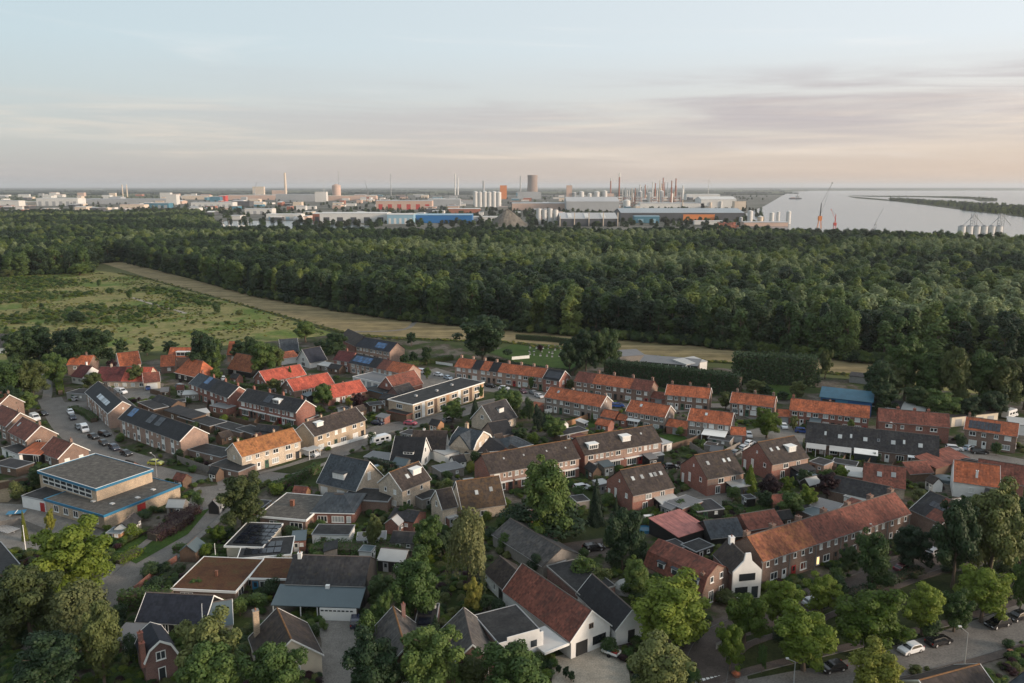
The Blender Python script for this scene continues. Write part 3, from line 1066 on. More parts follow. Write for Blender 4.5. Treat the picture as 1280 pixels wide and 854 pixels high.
class House:
    """local frame: x along the eaves, y into the building, origin in the middle of the base"""

    def __init__(s, name, eL, eR, He, D, label, short, wall, cat='house', group='houses of the village', ground=False):
        a, b = P(*eL, 0 if ground else He), P(*eR, 0 if ground else He)
        d = b - a
        d.z = 0
        s.L, s.D, s.H = d.length, D, He
        u = d.normalized()
        nrm = Vector((-u.y, u.x, 0))
        c = (a + b) / 2 + nrm * D / 2
        c.z = 0
        s.rz = math.atan2(u.y, u.x)
        s.wm = wall
        s.o = thing(name, cat, c, s.rz, label=label, group=group, short=short)
        s.rise, s.t, s.y0 = 0.0, 0.12, 0.0

    # --- shells
    def gable(s, rise, roofs, ov=0.35, vg=0.22, barge='white', ridge='ridge_grey', gut='concrete', back=None):
        L, D, H = s.L, s.D, s.H
        s.rise = rise
        w = MB()
        w.prism_x([(-D / 2, 0), (-D / 2, H), (0, H + rise), (D / 2, H), (D / 2, 0)], -L / 2, L / 2)
        w.build('wall', s.wm, s.o)
        sl = rise / (D / 2)
        ze, zr, t = H - ov * sl + 0.03, H + rise + 0.03, s.t / math.cos(math.atan(sl))
        s.t2 = t
        roofs = [roofs] if isinstance(roofs, str) else roofs
        n = len(roofs)
        for i, r in enumerate(roofs):
            x0 = -L / 2 - (vg if i == 0 else 0) + (L * i / n if i else 0)
            x1 = -L / 2 + L * (i + 1) / n + (vg if i == n - 1 else 0)
            k = 0.03 * ((i % 2))
            MB().prism_x([(-D / 2 - ov, ze), (-D / 2 - ov, ze + t + k), (0, zr + t + k), (D / 2 + ov, ze + t + k), (D / 2 + ov, ze), (0, zr)], x0, x1).build('roof', r, s.o)
        if barge:
            for sg in (-1, 1):
                x = sg * (L / 2 + vg)
                g = t + 0.06
                MB().prism_x([(-D / 2 - ov - .02, ze - 0.07), (-D / 2 - ov - .02, ze + g), (0, zr + g), (D / 2 + ov + .02, ze + g), (D / 2 + ov + .02, ze - 0.07), (0, zr - 0.07)],
                             min(x, x + sg * 0.07), max(x, x + sg * 0.07)).build('bargeboard', barge, s.o)
        if ridge:
            MB().prism_x([(-0.15, zr + t - 0.03), (-0.07, zr + t + 0.08), (0.07, zr + t + 0.08), (0.15, zr + t - 0.03)], -L / 2 - vg + .01, L / 2 + vg - .01).build('ridge_cap', ridge, s.o)
        if gut:
            for sg in (-1, 1):
                y = sg * (D / 2 + ov)
                MB().box(-L / 2 - vg, L / 2 + vg, min(y, y + sg * 0.10), max(y, y + sg * 0.10), ze - 0.03, ze + 0.08).build('gutter', gut, s.o)
        s.ov = ov
        return s

    def gambrel(s, rise, roof, barge='white', k=0.62, y1=0.36):
        """two pitches on each side; k: height share of the lower, steep pitch; y1: where it breaks"""
        L, D, H = s.L, s.D, s.H
        s.rise = rise
        yb = D / 2 - D * y1 / 2 * 0.75
        yb = D / 2 * (1 - y1)
        zb = H + rise * k
        MB().prism_x([(-D / 2, 0), (-D / 2, H), (-yb, zb), (0, H + rise), (yb, zb), (D / 2, H), (D / 2, 0)], -L / 2, L / 2).build('wall', s.wm, s.o)
        t = 0.16
        o = [(-D / 2 - .18, H - .1), (-yb, zb + .04), (0, H + rise + .04), (yb, zb + .04), (D / 2 + .18, H - .1)]
        q = [(y * 1.035, z + t) for y, z in o]
        MB().prism_x([o[0]] + q + o[:0:-1], -L / 2 - .2, L / 2 + .2).build('roof', roof, s.o)
        if barge:
            q2 = [(y * 1.05, z + t + .07) for y, z in o]
            lo = [(y * .97, z - .12) for y, z in o]
            for sg in (-1, 1):
                x = sg * (L / 2 + .2)
                MB().prism_x([lo[0]] + q2 + lo[:0:-1], min(x, x + sg * .07), max(x, x + sg * .07)).build('bargeboard', barge, s.o)
        s.gb = (yb, zb)
        return s

    def hip(s, rise, roof, ov=0.35, frac=1.0):
        L, D, H = s.L, s.D, s.H
        s.rise = rise
        MB().box(-L / 2, L / 2, -D / 2, D / 2, 0, H).build('wall', s.wm, s.o)
        x, y = L / 2 + ov, D / 2 + ov
        rx = max(0.05, L / 2 - D / 2 * frac)
        mb = MB()
        v = [(-x, -y, H), (x, -y, H), (x, y, H), (-x, y, H), (-x, -y, H + .16), (x, -y, H + .16), (x, y, H + .16), (-x, y, H + .16), (-rx, 0, H + rise), (rx, 0, H + rise)]
        mb.v = v
        mb.f = [(3, 2, 1, 0), (0, 1, 5, 4), (1, 2, 6, 5), (2, 3, 7, 6), (3, 0, 4, 7), (4, 5, 9, 8), (5, 6, 9), (6, 7, 8, 9), (7, 4, 8)]
        mb.build('roof', roof, s.o)
        MB().box(-x - .1, x + .1, -y - .1, -y - .005, H + .02, H + .17).build('gutter', 'white', s.o)
        MB().bar((-rx, 0, H + rise + .03), (rx, 0, H + rise + .03), .28).build('ridge_cap', 'ridge_grey', s.o)
        s.ov = ov
        return s

    def flat(s, roof='bitumen', trim='white', ov=0.25, th=0.35, z0=0.0):
        L, D, H = s.L, s.D, s.H
        MB().box(-L / 2, L / 2, -D / 2, D / 2, z0, H).build('wall', s.wm, s.o)
        x, y = L / 2 + ov, D / 2 + ov
        f = MB()
        t = 0.16
        f.box(-x, x, -y, -y + t, H - th * .5, H + th * .5).box(-x, x, y - t, y, H - th * .5, H + th * .5)
        f.box(-x, -x + t, -y + t, y - t, H - th * .5, H + th * .5).box(x - t, x, -y + t, y - t, H - th * .5, H + th * .5)
        f.build('fascia', trim, s.o)
        MB().box(-x + t, x - t, -y + t, y - t, H + .005, H + th * .28).build('roof', roof, s.o)
        s.ft = H + th * .28
        return s

    def mono(s, rise, roof, trim='white', ov=.2):
        """one slope rising away from the front"""
        L, D, H = s.L, s.D, s.H
        MB().prism_x([(-D / 2, 0), (-D / 2, H), (D / 2, H + rise), (D / 2, 0)], -L / 2, L / 2).build('wall', s.wm, s.o)
        k = rise / D
        MB().prism_x([(-D / 2 - ov, H - ov * k + .02), (-D / 2 - ov, H - ov * k + .16), (D / 2 + ov, H + rise + ov * k + .16), (D / 2 + ov, H + rise + ov * k + .02)], -L / 2 - ov, L / 2 + ov).build('roof', roof, s.o)
        if trim:
            MB().box(-L / 2 - ov, L / 2 + ov, -D / 2 - ov - .08, -D / 2 - ov - .004, H - ov * k - .03, H - ov * k + .14).build('fascia', trim, s.o)
        return s

    # --- openings
    def at(s, face, u, z):
        L, D = s.L, s.D
        if face == 'F':
            return Matrix.Translation((-L / 2 + u, -D / 2, z))
        if face == 'B':
            return Matrix.Translation((L / 2 - u, D / 2, z)) @ Matrix.Rotation(math.pi, 4, 'Z')
        if face == 'R':
            return Matrix.Translation((L / 2, -D / 2 + u, z)) @ Matrix.Rotation(math.pi / 2, 4, 'Z')
        return Matrix.Translation((-L / 2, D / 2 - u, z)) @ Matrix.Rotation(-math.pi / 2, 4, 'Z')

    def win(s, face, u, z, w=1.3, h=1.3, bars=1, pane=None, sill=True, col='white'):
        f, p = window_mesh(w, h, bars, sill, col)
        o = link('window', f, s.o, s.at(face, u, z))
        q = link('pane', p, o)
        pane = pane or random.choices(['glass', 'glass_pale', 'blind'], [0.55, 0.27, 0.18])[0]
        if pane != 'glass':
            setmat(q, pane)
        return o

    def door(s, face, u, col='white', w=0.98, h=2.15):
        f, p = door_mesh(w, h, col)
        o = link('door', f, s.o, s.at(face, u, h / 2 + .05))
        link('pane', p, o)
        return o

    def panel(s, face, u, z0, z1, w, m='white', name='wall_panel', d=.03):
        return link(name, MB().box(-w / 2, w / 2, -d, .02, z0, z1).mesh(name, m), s.o, s.at(face, u, 0))

    def units(s, n, storeys=2, style='a', doors=('white', 'dark_metal', 'red_paint', 'green_paint', 'brown_wood')):
        w = s.L / n
        for i in range(n):
            x = w * i
            fl = i % 2 == 1
            f = (lambda k: x + w * (1 - k)) if fl else (lambda k: x + w * k)
            z1, z2 = 1.45, s.H - 1.05
            if style == 'a':
                s.win('F', f(.36), z1, min(2.1, w * .42), 1.45, 2)
                s.door('F', f(.80), doors[(i * 3) % len(doors)])
                if storeys > 1:
                    s.win('F', f(.32), z2, min(1.7, w * .34), 1.25, 1)
                    s.win('F', f(.76), z2, min(1.1, w * .24), 1.2, 1)
            elif style == 'b':      # three small windows above
                s.win('F', f(.45), z1 + .05, min(1.9, w * .34), 1.5, 1, random.choice(['glass', 'glass', 'blind']))
                s.door('F', f(.82), doors[(i * 2) % len(doors)])
                for k in (.2, .5, .8):
                    s.win('F', f(k), z2, .85, 1.15, 0)
            elif style == 'panel':   # white full-height strip with glass
                s.panel('F', f(.36), .25, s.H - .2, min(1.7, w * .34), 'white')
                s.win('F', f(.36), z1, min(1.5, w * .31), 1.7, 1, 'glass')
                s.win('F', f(.36), z2, min(1.5, w * .31), 1.2, 1, 'glass')
                s.door('F', f(.72), 'white')
                s.win('F', f(.78), z2 + .1, .7, .9, 0)
            elif style == 'c':       # wide low window with a white band, awnings left out
                s.win('F', f(.42), z1 - .1, min(3.0, w * .55), 1.8, 3, 'glass')
                s.panel('F', w * i + w * .5, 2.45, 2.7, w * .9, 'white', 'canopy', .55)
                s.door('F', f(.88), doors[(i * 3 + 1) % len(doors)])
                if storeys > 1:
                    s.win('F', f(.3), z2, min(1.6, w * .3), 1.25, 1)
                    s.win('F', f(.62), z2, .6, 1.0, 0)
                    s.win('F', f(.85), z2, 1.0, 1.2, 1)
        return s

    # --- on the roof
    def slope(s, u, k, lift=.0):
        """matrix on the front slope: u metres from the left end, k from eaves (0) to ridge (1)"""
        a = math.atan2(s.rise, s.D / 2)
        return Matrix.Translation((-s.L / 2 + u, -s.D / 2 * (1 - k), s.H + s.rise * k + s.t2 + .03 + lift)) @ Matrix.Rotation(a, 4, 'X')

    def skylight(s, u, k, w=.8, h=1.1, pane='glass_pale'):
        f = MB().box(-w / 2, w / 2, -h / 2, h / 2, 0, .1)
        o = link('skylight', WCACHE.setdefault(('s', w, h), f.mesh('skylight', 'grey_paint')), s.o, s.slope(u, k))
        p = MB().box(-w / 2 + .07, w / 2 - .07, -h / 2 + .07, h / 2 - .07, .06, .125)
        q = link('pane', WCACHE.setdefault(('sp', w, h), p.mesh('pane', 'glass')), o)
        setmat(q, pane)

    def solar(s, u0, k0, nx, ny, m='solar', w=1.0, h=1.6):
        a = math.hypot(s.rise, s.D / 2)
        key = ('pv', w, h)
        if key not in WCACHE:
            WCACHE[key] = MB().box(-w / 2 + .03, w / 2 - .03, -h / 2 + .03, h / 2 - .03, .04, .09).mesh('solar_panel', 'solar')
        for i in range(nx):
            for j in range(ny):
                o = link('solar_panel', WCACHE[key], s.o, s.slope(u0 + w * (i + .5), k0 + h * (j + .5) / a))
                setmat(o, m)

    def dormer(s, u, k, w=2.2, h=1.3, m='white', roof='white', bars=2, pane=None, pitched=None):
        """box dormer on the front slope; k: height of its front foot on the slope"""
        x0, x1 = -s.L / 2 + u - w / 2, -s.L / 2 + u + w / 2
        y = -s.D / 2 * (1 - k)
        z = s.H + s.rise * k
        dy = (h + .15) / (s.rise / (s.D / 2))
        o = MB().prism_x([(y, z), (y, z + h), (min(y + dy, -.05), z + h), (y + .1, z)], x0, x1).build('dormer', m, s.o)
        MB().box(x0 - .15, x1 + .15, y - .2, min(y + dy + .1, .1), z + h + .003, z + h + .16).build('dormer_roof', roof, o)
        f, p = window_mesh(w - .3, h - .35, bars, False, 'white')
        q = link('window', f, o, Matrix.Translation(((x0 + x1) / 2, y, z + h / 2 + .05)))
        pm = link('pane', p, o, Matrix.Translation(((x0 + x1) / 2, y, z + h / 2 + .05)))
        if pane:
            setmat(pm, pane)
        return o

    def chimney(s, u, y=0.0, h=1.1, w=.6, m=None, pot=True, d=None, z=None):
        zb = (s.H + s.rise * (1 - abs(y) / (s.D / 2)) - .5) if z is None else z
        top = s.H + s.rise + h if z is None else z + h
        d = d or w
        x = -s.L / 2 + u
        mb = MB().box(x - w / 2, x + w / 2, y - d / 2, y + d / 2, zb, top).box(x - w / 2 - .06, x + w / 2 + .06, y - d / 2 - .06, y + d / 2 + .06, top, top + .12)
        o = mb.build('chimney', m or s.wm, s.o)
        if pot:
            MB().ring([(x, y, top + .12, .14), (x, y, top + .5, .11)], 8).build('chimney_pot', 'terracotta', o)
        return o

    def box(s, name, x0, x1, y0, y1, z0, z1, m):
        """extra part by local coordinates (x from the left end, y from the front)"""
        return MB().box(-s.L / 2 + x0, -s.L / 2 + x1, -s.D / 2 + y0, -s.D / 2 + y1, z0, z1).build(name, m, s.o)

    def leanto(s, x0, x1, depth, z0, z1, roof, wall=None, posts=False, open_=False):
        """lean-to roof in front of the front wall"""
        a, b = -s.L / 2 + x0, -s.L / 2 + x1
        y = -s.D / 2
        o = MB().prism_x([(y - depth, z0), (y - depth, z0 + .12), (y - .003, z1 + .12), (y - .003, z1)], a, b).build('lean_to', roof, s.o)
        if posts:
            for x in (a + .15, (a + b) / 2, b - .15):
                MB().box(x - .07, x + .07, y - depth + .1, y - depth + .24, 0, z0).build('post', 'white', o)
        elif wall:
            MB().box(a + .15, b - .15, y - depth + .2, y - .004, 0, z0 - .02).build('wall', wall, o)
        return o


def H(kind, eL, eR, He, D, label, short, wall, cat='house', group='houses of the village', **k):
    return House(kind, eL, eR, He, D, label, short, wall, cat, group, **k)


TER, HOU, BUN, SHD = 'terrace', 'house', 'bungalow', 'shed'
# --- left edge: stepped houses along the street
h = H('house', (-26, 500), (-4, 509), 4.8, 8, 'orange roofed brick house, farthest of the stepped row at the left edge', 'the farthest stepped house', 'brick_brown').gable(3.2, 'roof_rust')
h.units(2, 2, 'a'); h.chimney(h.L - .6); h.win('R', 2.5, 3.8); h.win('R', 5.5, 1.5)
h = H('house', (-14, 523), (8, 533), 4.8, 8, 'red tiled brick house, second farthest of the stepped row at left edge', 'the second stepped house', 'brick_brown').gable(3.2, 'roof_redbrown')
h.units(2, 2, 'a'); h.chimney(h.L - .6); h.win('R', 2.5, 3.8); h.win('R', 5.5, 1.5)
h = H('house', (11, 539), (33, 550.5), 4.8, 8, 'red brown brick house with long roof light, third of the stepped row', 'the third stepped house', 'brick_brown').gable(3.2, 'roof_redbrown')
h.units(2, 2, 'a'); h.chimney(h.L - .6); h.skylight(2.2, .55, .8, 1.4); h.win('R', 3, 3.6)
h = H('bungalow', (50, 564.5), (73, 573), 2.8, 8.2, 'low brown roofed brick bungalow, nearest of the stepped row beside the school', 'the stepped row bungalow', 'brick_brown', 'bungalow').gable(3.1, 'roof_redbrown')
h.win('F', 1.2, 1.6, 1.2, 1.3); h.win('F', 3.6, 1.6, 1.2, 1.3); h.door('F', 5.2, 'white'); h.win('R', 2.2, 1.5, 1.4, 1.3, 1, 'blind'); h.win('R', 6.0, 1.5, 1.2, 1.2, 1, 'blind'); h.chimney(h.L - .7)
h = H('extension', (24, 567), (50, 569), 2.6, 6, 'black timber annex with low orange roof and skylights', 'the black timber annex', 'black_wood', 'annex').mono(1.2, 'roof_orange')
h.win('F', h.L - 1.4, 1.35, 1.6, 2.0, 1, 'glass')
# --- the school
h = H('school', (48.75, 590), (120, 612), 6.3, 14.5, 'flat gravel roofed school with blue fascia and ribbon windows', 'the blue trimmed school', 'brick_beige', 'school', 'public buildings')
h.H = 6.3
h.flat('gravel_roof', 'blue_trim', .3, .66)
for i in range(8):
    u = h.L * (.06 + .88 * (i + .5) / 8 * .98)
    for zz in (4.25, 5.35):
        h.win('F', u, zz, h.L * .88 / 8 - .1, 1.0, 0, 'glass', False)
x, y = h.L / 2 + .3, h.D / 2 + .3
MB().box(-x, x, -y - .03, -y + .1, 6.64, 6.71).box(-x, x, y - .1, y + .03, 6.64, 6.71).box(-x - .03, -x + .1, -y + .1, y - .1, 6.64, 6.71).box(x - .1, x + .03, -y + .1, y - .1, 6.64, 6.71).build('coping', 'white', h.o)
hs = h
hl = H('school_wing', (57, 624.5), (130, 645), 3.2, 20.5, 'low gravel roofed school wing with blue fascia wrapping the taller block', 'the low school wing', 'brick_beige', 'school', 'public buildings').flat('gravel_roof', 'blue_trim', .3, .55)
for i in range(5):
    hl.win('F', hl.L * (.18 + .17 * i), 1.7, 1.7, 1.6, 1, 'glass')
hl.panel('R', 9.5, .1, 2.6, 2.2, 'red_paint', 'door', .05)
for i, (x, y) in enumerate(((.2, .3), (.55, .2), (.8, .25), (.9, .5), (.85, .75))):
    hl.box('roof_light', hl.L * x - .5, hl.L * x + .5, hl.D * y - .4, hl.D * y + .4, 3.3, 3.55, 'concrete_pale')
h = H('garage', (27, 620), (56, 626), 2.9, 8, 'white walled flat roofed outbuilding joined to the school wing', 'the white school outbuilding', 'white_wall', 'outbuilding', 'public buildings').flat('bitumen', 'grey_paint', .1, .25)
h.panel('F', h.L - 1.0, .05, 2.2, 1.5, 'red_paint', 'door', .05)
# --- left block
h = H('terrace', (107.5, 490), (136, 516.5), 5.1, 8.4, 'white fronted terrace with black roof and pale solar panels at the square', 'the white fronted black terrace', 'brick_pink', 'terrace', 'terraced rows').gable(3.0, 'roof_black', gut='white')
h.units(4, 2, 'panel')
h.solar(h.L * .38, .18, int(h.L * .42), 1, 'solar_pale', 1.0, 1.7)
for k in (.2, .45, .7): h.chimney(h.L * k, .9, .7, 1.0, 'black_wood', False)
h.win('R', 4.2, 6, .5, .5)
h = H('terrace', (149, 523), (225.5, 551), 5.2, 8.4, 'long brick terrace with black roof, dark solar panels and white window strips', 'the long black roofed terrace', 'brick_pink', 'terrace', 'terraced rows').gable(3.0, 'roof_black')
h.units(5, 2, 'panel')
for k in (.07, .38, .52): h.solar(h.L * k, .3, 3, 2, 'solar_blue' if k == .07 else 'solar')
h = H('terrace', (237, 479), (285.5, 497), 5.2, 8.0, 'dark tiled brick terrace with four chimneys behind the dark garage court', 'the four chimney dark terrace', 'brick_red', 'terrace', 'terraced rows').gable(2.9, ['roof_bluegrey', 'roof_navy', 'roof_dark', 'roof_dark'])
h.units(4, 2, 'a')
for k in (.06, .36, .66, .96): h.chimney(h.L * k, .3)
h.solar(h.L * .28, .35, 3, 2, 'solar_blue'); h.win('R', 5.2, 1.6, .9, 1.0)
h = H('terrace', (298.5, 500), (370, 515.5), 5.2, 8.0, 'dark tiled brick terrace with white box dormer and garden fences in front', 'the white dormer brick terrace', 'brick_red', 'terrace', 'terraced rows').gable(2.9, 'roof_dark')
h.units(4, 2, 'c')
for k in (.1, .38, .62, .93): h.chimney(h.L * k, .3)
h.dormer(h.L * .62, .28, 2.8, 1.4); h.solar(h.L * .4, .2, 3, 2)
h = H('terrace', (302, 570.5), (375.5, 550.5), 5.1, 7.6, 'pale brick terrace with mossy orange roof above a parked white van', 'the mossy orange terrace', 'brick_cream', 'terrace', 'terraced rows').gable(2.7, 'roof_ochre', ridge='ridge_moss')
h.units(3, 2, 'a'); h.win('L', 3.8, 4.0, .6, .9)
for k in (.08, .38, .68): h.chimney(h.L * k, .2, .8, .5, 'brick_beige')
h = H('terrace', (392.5, 545), (456.5, 524.5), 5.3, 8.2, 'beige brick terrace with dark roof and small white roof dormer', 'the beige terrace', 'brick_beige', 'terrace', 'terraced rows').gable(3.0, 'roof_brown')
h.units(3, 2, 'a'); h.dormer(h.L * .2, .45, 2.4, 1.3, pane='blind')
for k in (.08, .33, .78, .93): h.chimney(h.L * k, .3, .8, .5)
h.leanto(-4.5, -.3, 3.0, 2.4, 2.5, 'sheet_pale', None, True)
# --- three red bungalows
for i, (a, b, lb, sh) in enumerate((((332.5, 477), (381.5, 468), 'red roofed bungalow farthest back of three beside the terraces', 'the farthest red bungalow'),
                                    ((367.5, 488.5), (416.5, 479), 'red roofed bungalow in the middle of three with white gable trim', 'the middle red bungalow'),
                                    ((410, 498), (457.5, 488.5), 'red roofed bungalow nearest of three beside a dark purple tree', 'the nearest red bungalow'))):
    h = H('bungalow', a, b, 2.7, 9.0, lb, sh, 'brick_red' if i != 1 else 'brick_brown', 'bungalow').gable(3.2, 'roof_red', .4, .4)
    h.win('F', h.L * .25, 1.5, 1.6, 1.3); h.win('F', h.L * .55, 1.5, 1.4, 1.3); h.door('F', h.L * .4, 'white'); h.panel('F', h.L * .82, .3, 2.2, 1.8, 'white'); h.chimney(h.L * .6, .8, .3, .4, pot=False)
    h.win('L', 3.0, 1.5, 1.2, 1.2); h.win('L', 6.2, 1.5, 1.2, 1.2); h.win('L', 4.5, 4.2, .6, .6, 0)
# --- houses along the meadow, top left
h = H('house', (89, 470), (103, 472), 2.8, 9, 'white walled house with maroon roof at end of the tree lined path', 'the white maroon roofed house', 'white_wall').gable(3.4, 'roof_maroon', barge=None); h.win('F', 1.6, 1.5, 1.4, 1.2); h.win('F', 4.6, 1.5, 1.4, 1.2); h.chimney(2, 1)
h = H('house', (84, 456), (111, 456), 4.2, 8, 'small orange roofed house among dark trees behind the maroon roof', 'the small orange tree house', 'brick_brown').gable(3.0, 'roof_orange', barge=None); h.win('F', 3, 3, 1.3, 1.2); h.win('F', 7, 3, 1.3, 1.2); h.chimney(6)
h = H('farmhouse', (119, 476), (184, 476.5), 2.9, 10, 'long low farmhouse with dark red roof and many front windows', 'the long red farmhouse', 'brick_cream', 'farmhouse').gable(4.2, ['roof_maroon', 'roof_red'], barge=None)
for k in range(6): h.win('F', h.L * (.08 + .16 * k), 1.5, 1.5, 1.3)
h.chimney(4, 0); h.chimney(h.L - 5, 0)
h = H('garage', (180, 478.5), (200, 476.5), 2.8, 9, 'pale walled garage with wide white door and dark roof', 'the white door garage', 'cream', 'garage').gable(2.6, 'roof_redbrown'); h.panel('F', h.L * .5, .1, 2.3, 3.6, 'white', 'garage_door', .06)
h = H('house', (150, 458), (176, 455), 3.0, 9, 'steep orange roofed house with pale gable at the meadow edge', 'the steep orange house', 'white_wall').gable(4.6, 'roof_orange'); h.win('F', 4, 1.6); h.win('L', 4.5, 4.2, 1.2, 1.2)
h = H('house', (210, 446), (236, 446), 4.4, 7, 'orange roofed house with wide white dormer beside big dark trees', 'the white dormer orange house', 'brick_brown').gable(3.2, 'roof_orange', barge=None); h.dormer(h.L * .7, .05, 5.5, 1.8, pane='glass'); h.win('F', 3, 2.9)
h = H('house', (219, 466), (248.5, 473), 2.6, 9, 'steep orange pyramid roofed house with black walls', 'the black walled orange house', 'black_wood').hip(5.6, 'roof_orange', .3, .75); h.win('F', 3, 1.5); h.win('F', 7, 1.5)
h = H('house', (201, 458), (218, 457), 3.0, 8, 'small orange gabled house squeezed left of the black walled one', 'the small squeezed orange house', 'brick_brown').gable(3.6, 'roof_orange', barge=None); h.win('F', 3, 1.6)
h = H('house', (284, 443), (296, 443), 3.2, 8, 'far orange roofed house half hidden between two dark trees', 'the half hidden orange house', 'brick_brown').gable(4.8, 'roof_orange', barge=None); h.win('F', 2.5, 1.6)
h = H('house', (285, 460), (314, 465), 2.6, 9.5, 'black timber house with burnt orange roof and dark gable', 'the burnt orange house', 'black_wood').gable(5.2, 'roof_rust', barge=None); h.win('F', 4, 1.5); h.win('L', 4.7, 3, 1.2, 1.4)
# --- chalets and the block by the field
h = H('chalet', (352, 439.5), (372.5, 438), 2.8, 8.5, 'dark roofed chalet with white gable trim at the field edge', 'the white trimmed chalet', 'black_wood').gable(4.6, 'roof_bluegrey', .4, .5); h.win('L', 4.2, 3.4, 2.2, 2.0, 2, 'glass_pale'); h.win('F', 4, 1.5)
h = H('annex', (352, 449), (374, 446), 2.6, 6, 'white walled annex with orange roof below the chalet', 'the orange roofed annex', 'white_wall', 'annex').mono(1.6, 'roof_orange'); h.win('F', 3, 1.4)
h = H('house', (387, 453), (407.5, 449), 2.6, 9, 'white gabled house with very dark purple roof', 'the dark purple roofed house', 'white_wall').gable(4.8, 'roof_navy', .4, .4); h.win('L', 4.5, 3.2, 1.2, 1.6, 1, 'glass'); h.win('L', 4.5, 1.2, 2.4, 1.6, 2, 'glass'); h.win('F', 5, 1.5)
h = H('house', (417, 449.5), (437, 452), 4.6, 8, 'dark red roofed brick house at left end of the solar row', 'the dark red end house', 'brick_red').gable(3.0, 'roof_maroon', barge=None); h.units(1, 2, 'a'); h.chimney(4)
h = H('terrace', (437, 453), (507, 467.5), 4.5, 8, 'short brick terrace with blue solar panels and an orange end roof', 'the blue solar terrace', 'brick_pink', 'terrace', 'terraced rows').gable(2.8, ['roof_navy', 'roof_navy', 'roof_black', 'roof_redbrown', 'roof_orange', 'roof_orange'], barge=None)
h.units(5, 2, 'a'); h.solar(1, .15, 5, 2, 'solar_blue'); h.solar(h.L * .19, .15, 5, 2, 'solar_blue')
h = H('terrace', (445, 432.5), (487, 440), 5.2, 9, 'tall brick terrace with navy roof and a bright blue solar patch', 'the navy roofed terrace', 'brick_pink', 'terrace', 'terraced rows').gable(3.2, 'roof_navy', barge=None)
h.units(5, 2, 'a'); h.solar(h.L * .52, .15, 6, 2, 'solar_blue')
h = H('house', (424, 422), (444, 432), 5.2, 9, 'brown roofed brick house with plain gable nearest the mown field', 'the plain gabled field house', 'brick_red').gable(3.6, 'roof_brown', barge=None); h.win('F', 3, 4)
# --- flat apartments and around
h = H('apartment_block', (516, 506), (604.5, 478), 5.6, 11, 'flat roofed apartment block with white framed ribbon windows', 'the flat apartment block', 'brick_beige', 'apartments').flat('bitumen', 'white', .3, .36)
for i in range(6):
    u = h.L * (i + .5) / 6
    h.win('F', u - .9, 4.1, h.L / 6 * .46, 1.5, 1, 'glass'); h.win('F', u - .9, 1.5, h.L / 6 * .46, 1.9, 1, 'glass')
    h.panel('F', u + h.L / 6 * .3, .3, 5.2, h.L / 6 * .24, ('white', 'brown_wood', 'orange_wood')[i % 3])
for x, y in ((.2, .5), (.45, .4), (.7, .5)): h.box('roof_vent', h.L * x, h.L * x + .9, h.D * y, h.D * y + .9, 5.74, 6.3, 'grey_paint')
h.win('L', 5, 4.1, 2.5, 1.4, 2, 'glass'); h.win('L', 5, 1.5, 2.5, 1.4, 2, 'glass')
h = H('carport', (484, 514), (508, 519), 2.7, 7, 'dark flat roofed carport with red edge beside the apartment block', 'the dark carport', 'brown_wood', 'carport').flat('bitumen', 'roof_redbrown', .3, .3)
h = H('house', (494, 488), (528, 479), 3.0, 9, 'brick house with brown red roof and dark cross wing', 'the brown red brick house', 'brick_red').gable(4.2, 'roof_redbrown'); h.win('L', 4.5, 1.5); h.win('L', 4.5, 4.3, .8, .9); h.win('F', 6, 1.5)
h = H('annex', (499, 495), (519, 489), 2.5, 6, 'small dark pitched wing in front of the brown red house', 'the small dark wing', 'brick_dark', 'annex').gable(2.6, 'roof_dark', barge=None)
h = H('garage_block', (441, 471), (474, 478.5), 2.8, 10, 'white flat roofed garage block between solar terrace and red bungalows', 'the white garage block', 'white_wall', 'garages').flat('sheet_grey', 'white', .15, .3)
for i in range(4): h.panel('F', h.L * (.14 + .24 * i), .1, 2.2, 2.3, 'grey_paint', 'garage_door', .05)
h = H('shed', (455, 486), (478, 492), 2.5, 6, 'teal flat roofed shed behind the nearest red bungalow', 'the teal roofed shed', 'brown_wood', 'shed').flat('bitumen', 'teal_metal', .2, .3)
# --- upper middle terraces with orange roofs
h = H('terrace', (568.5, 458), (679, 472), 5.0, 7.6, 'long brick terrace with orange roof interrupted by dark solar sections', 'the far orange terrace', 'brick_pink', 'terrace', 'terraced rows').gable(2.6, ['roof_orange', 'roof_orange', 'roof_black', 'roof_orange', 'roof_black', 'roof_orange', 'roof_orange', 'roof_orange', 'roof_orange', 'roof_orange'], barge=None)
h.units(7, 2, 'a')
for i in range(8): h.chimney(h.L * (.02 + i * .138), 0.2, 1.1, .8)
h = H('house', (679, 473), (699, 476), 5.2, 8, 'brick end house with black solar roof beside the far orange terrace', 'the black solar end house', 'brick_red').gable(2.8, 'roof_black'); h.solar(.6, .1, 6, 2); h.units(1, 2, 'a'); h.win('R', 3, 4); h.win('R', 6, 4)
h = H('terrace', (718, 476), (812, 489), 5.0, 7.6, 'ivy covered brick terrace with dark red ends and orange middle roof', 'the ivy terrace', 'brick_brown', 'terrace', 'terraced rows').gable(2.7, ['roof_redbrown', 'roof_orange', 'roof_orange', 'roof_redbrown'], barge=None)
h.units(5, 2, 'a')
for k in (.27, .48, .73, .98): h.chimney(h.L * k, .2, 1.2, .8)
h = H('terrace', (681, 496), (750.5, 508.5), 5.0, 7.8, 'pale brick terrace with bright orange roof facing green lawn', 'the lawn terrace', 'brick_grey', 'terrace', 'terraced rows').gable(2.7, 'roof_orange')
h.units(4, 2, 'a'); h.win('R', 3.9, 6, .5, .5); h.leanto(-4.0, -.1, 5, 2.2, 2.6, 'roof_orange', 'brick_red')
for k in (.4, .98): h.chimney(h.L * k, .2, .6, .7)
h.skylight(4, .6)
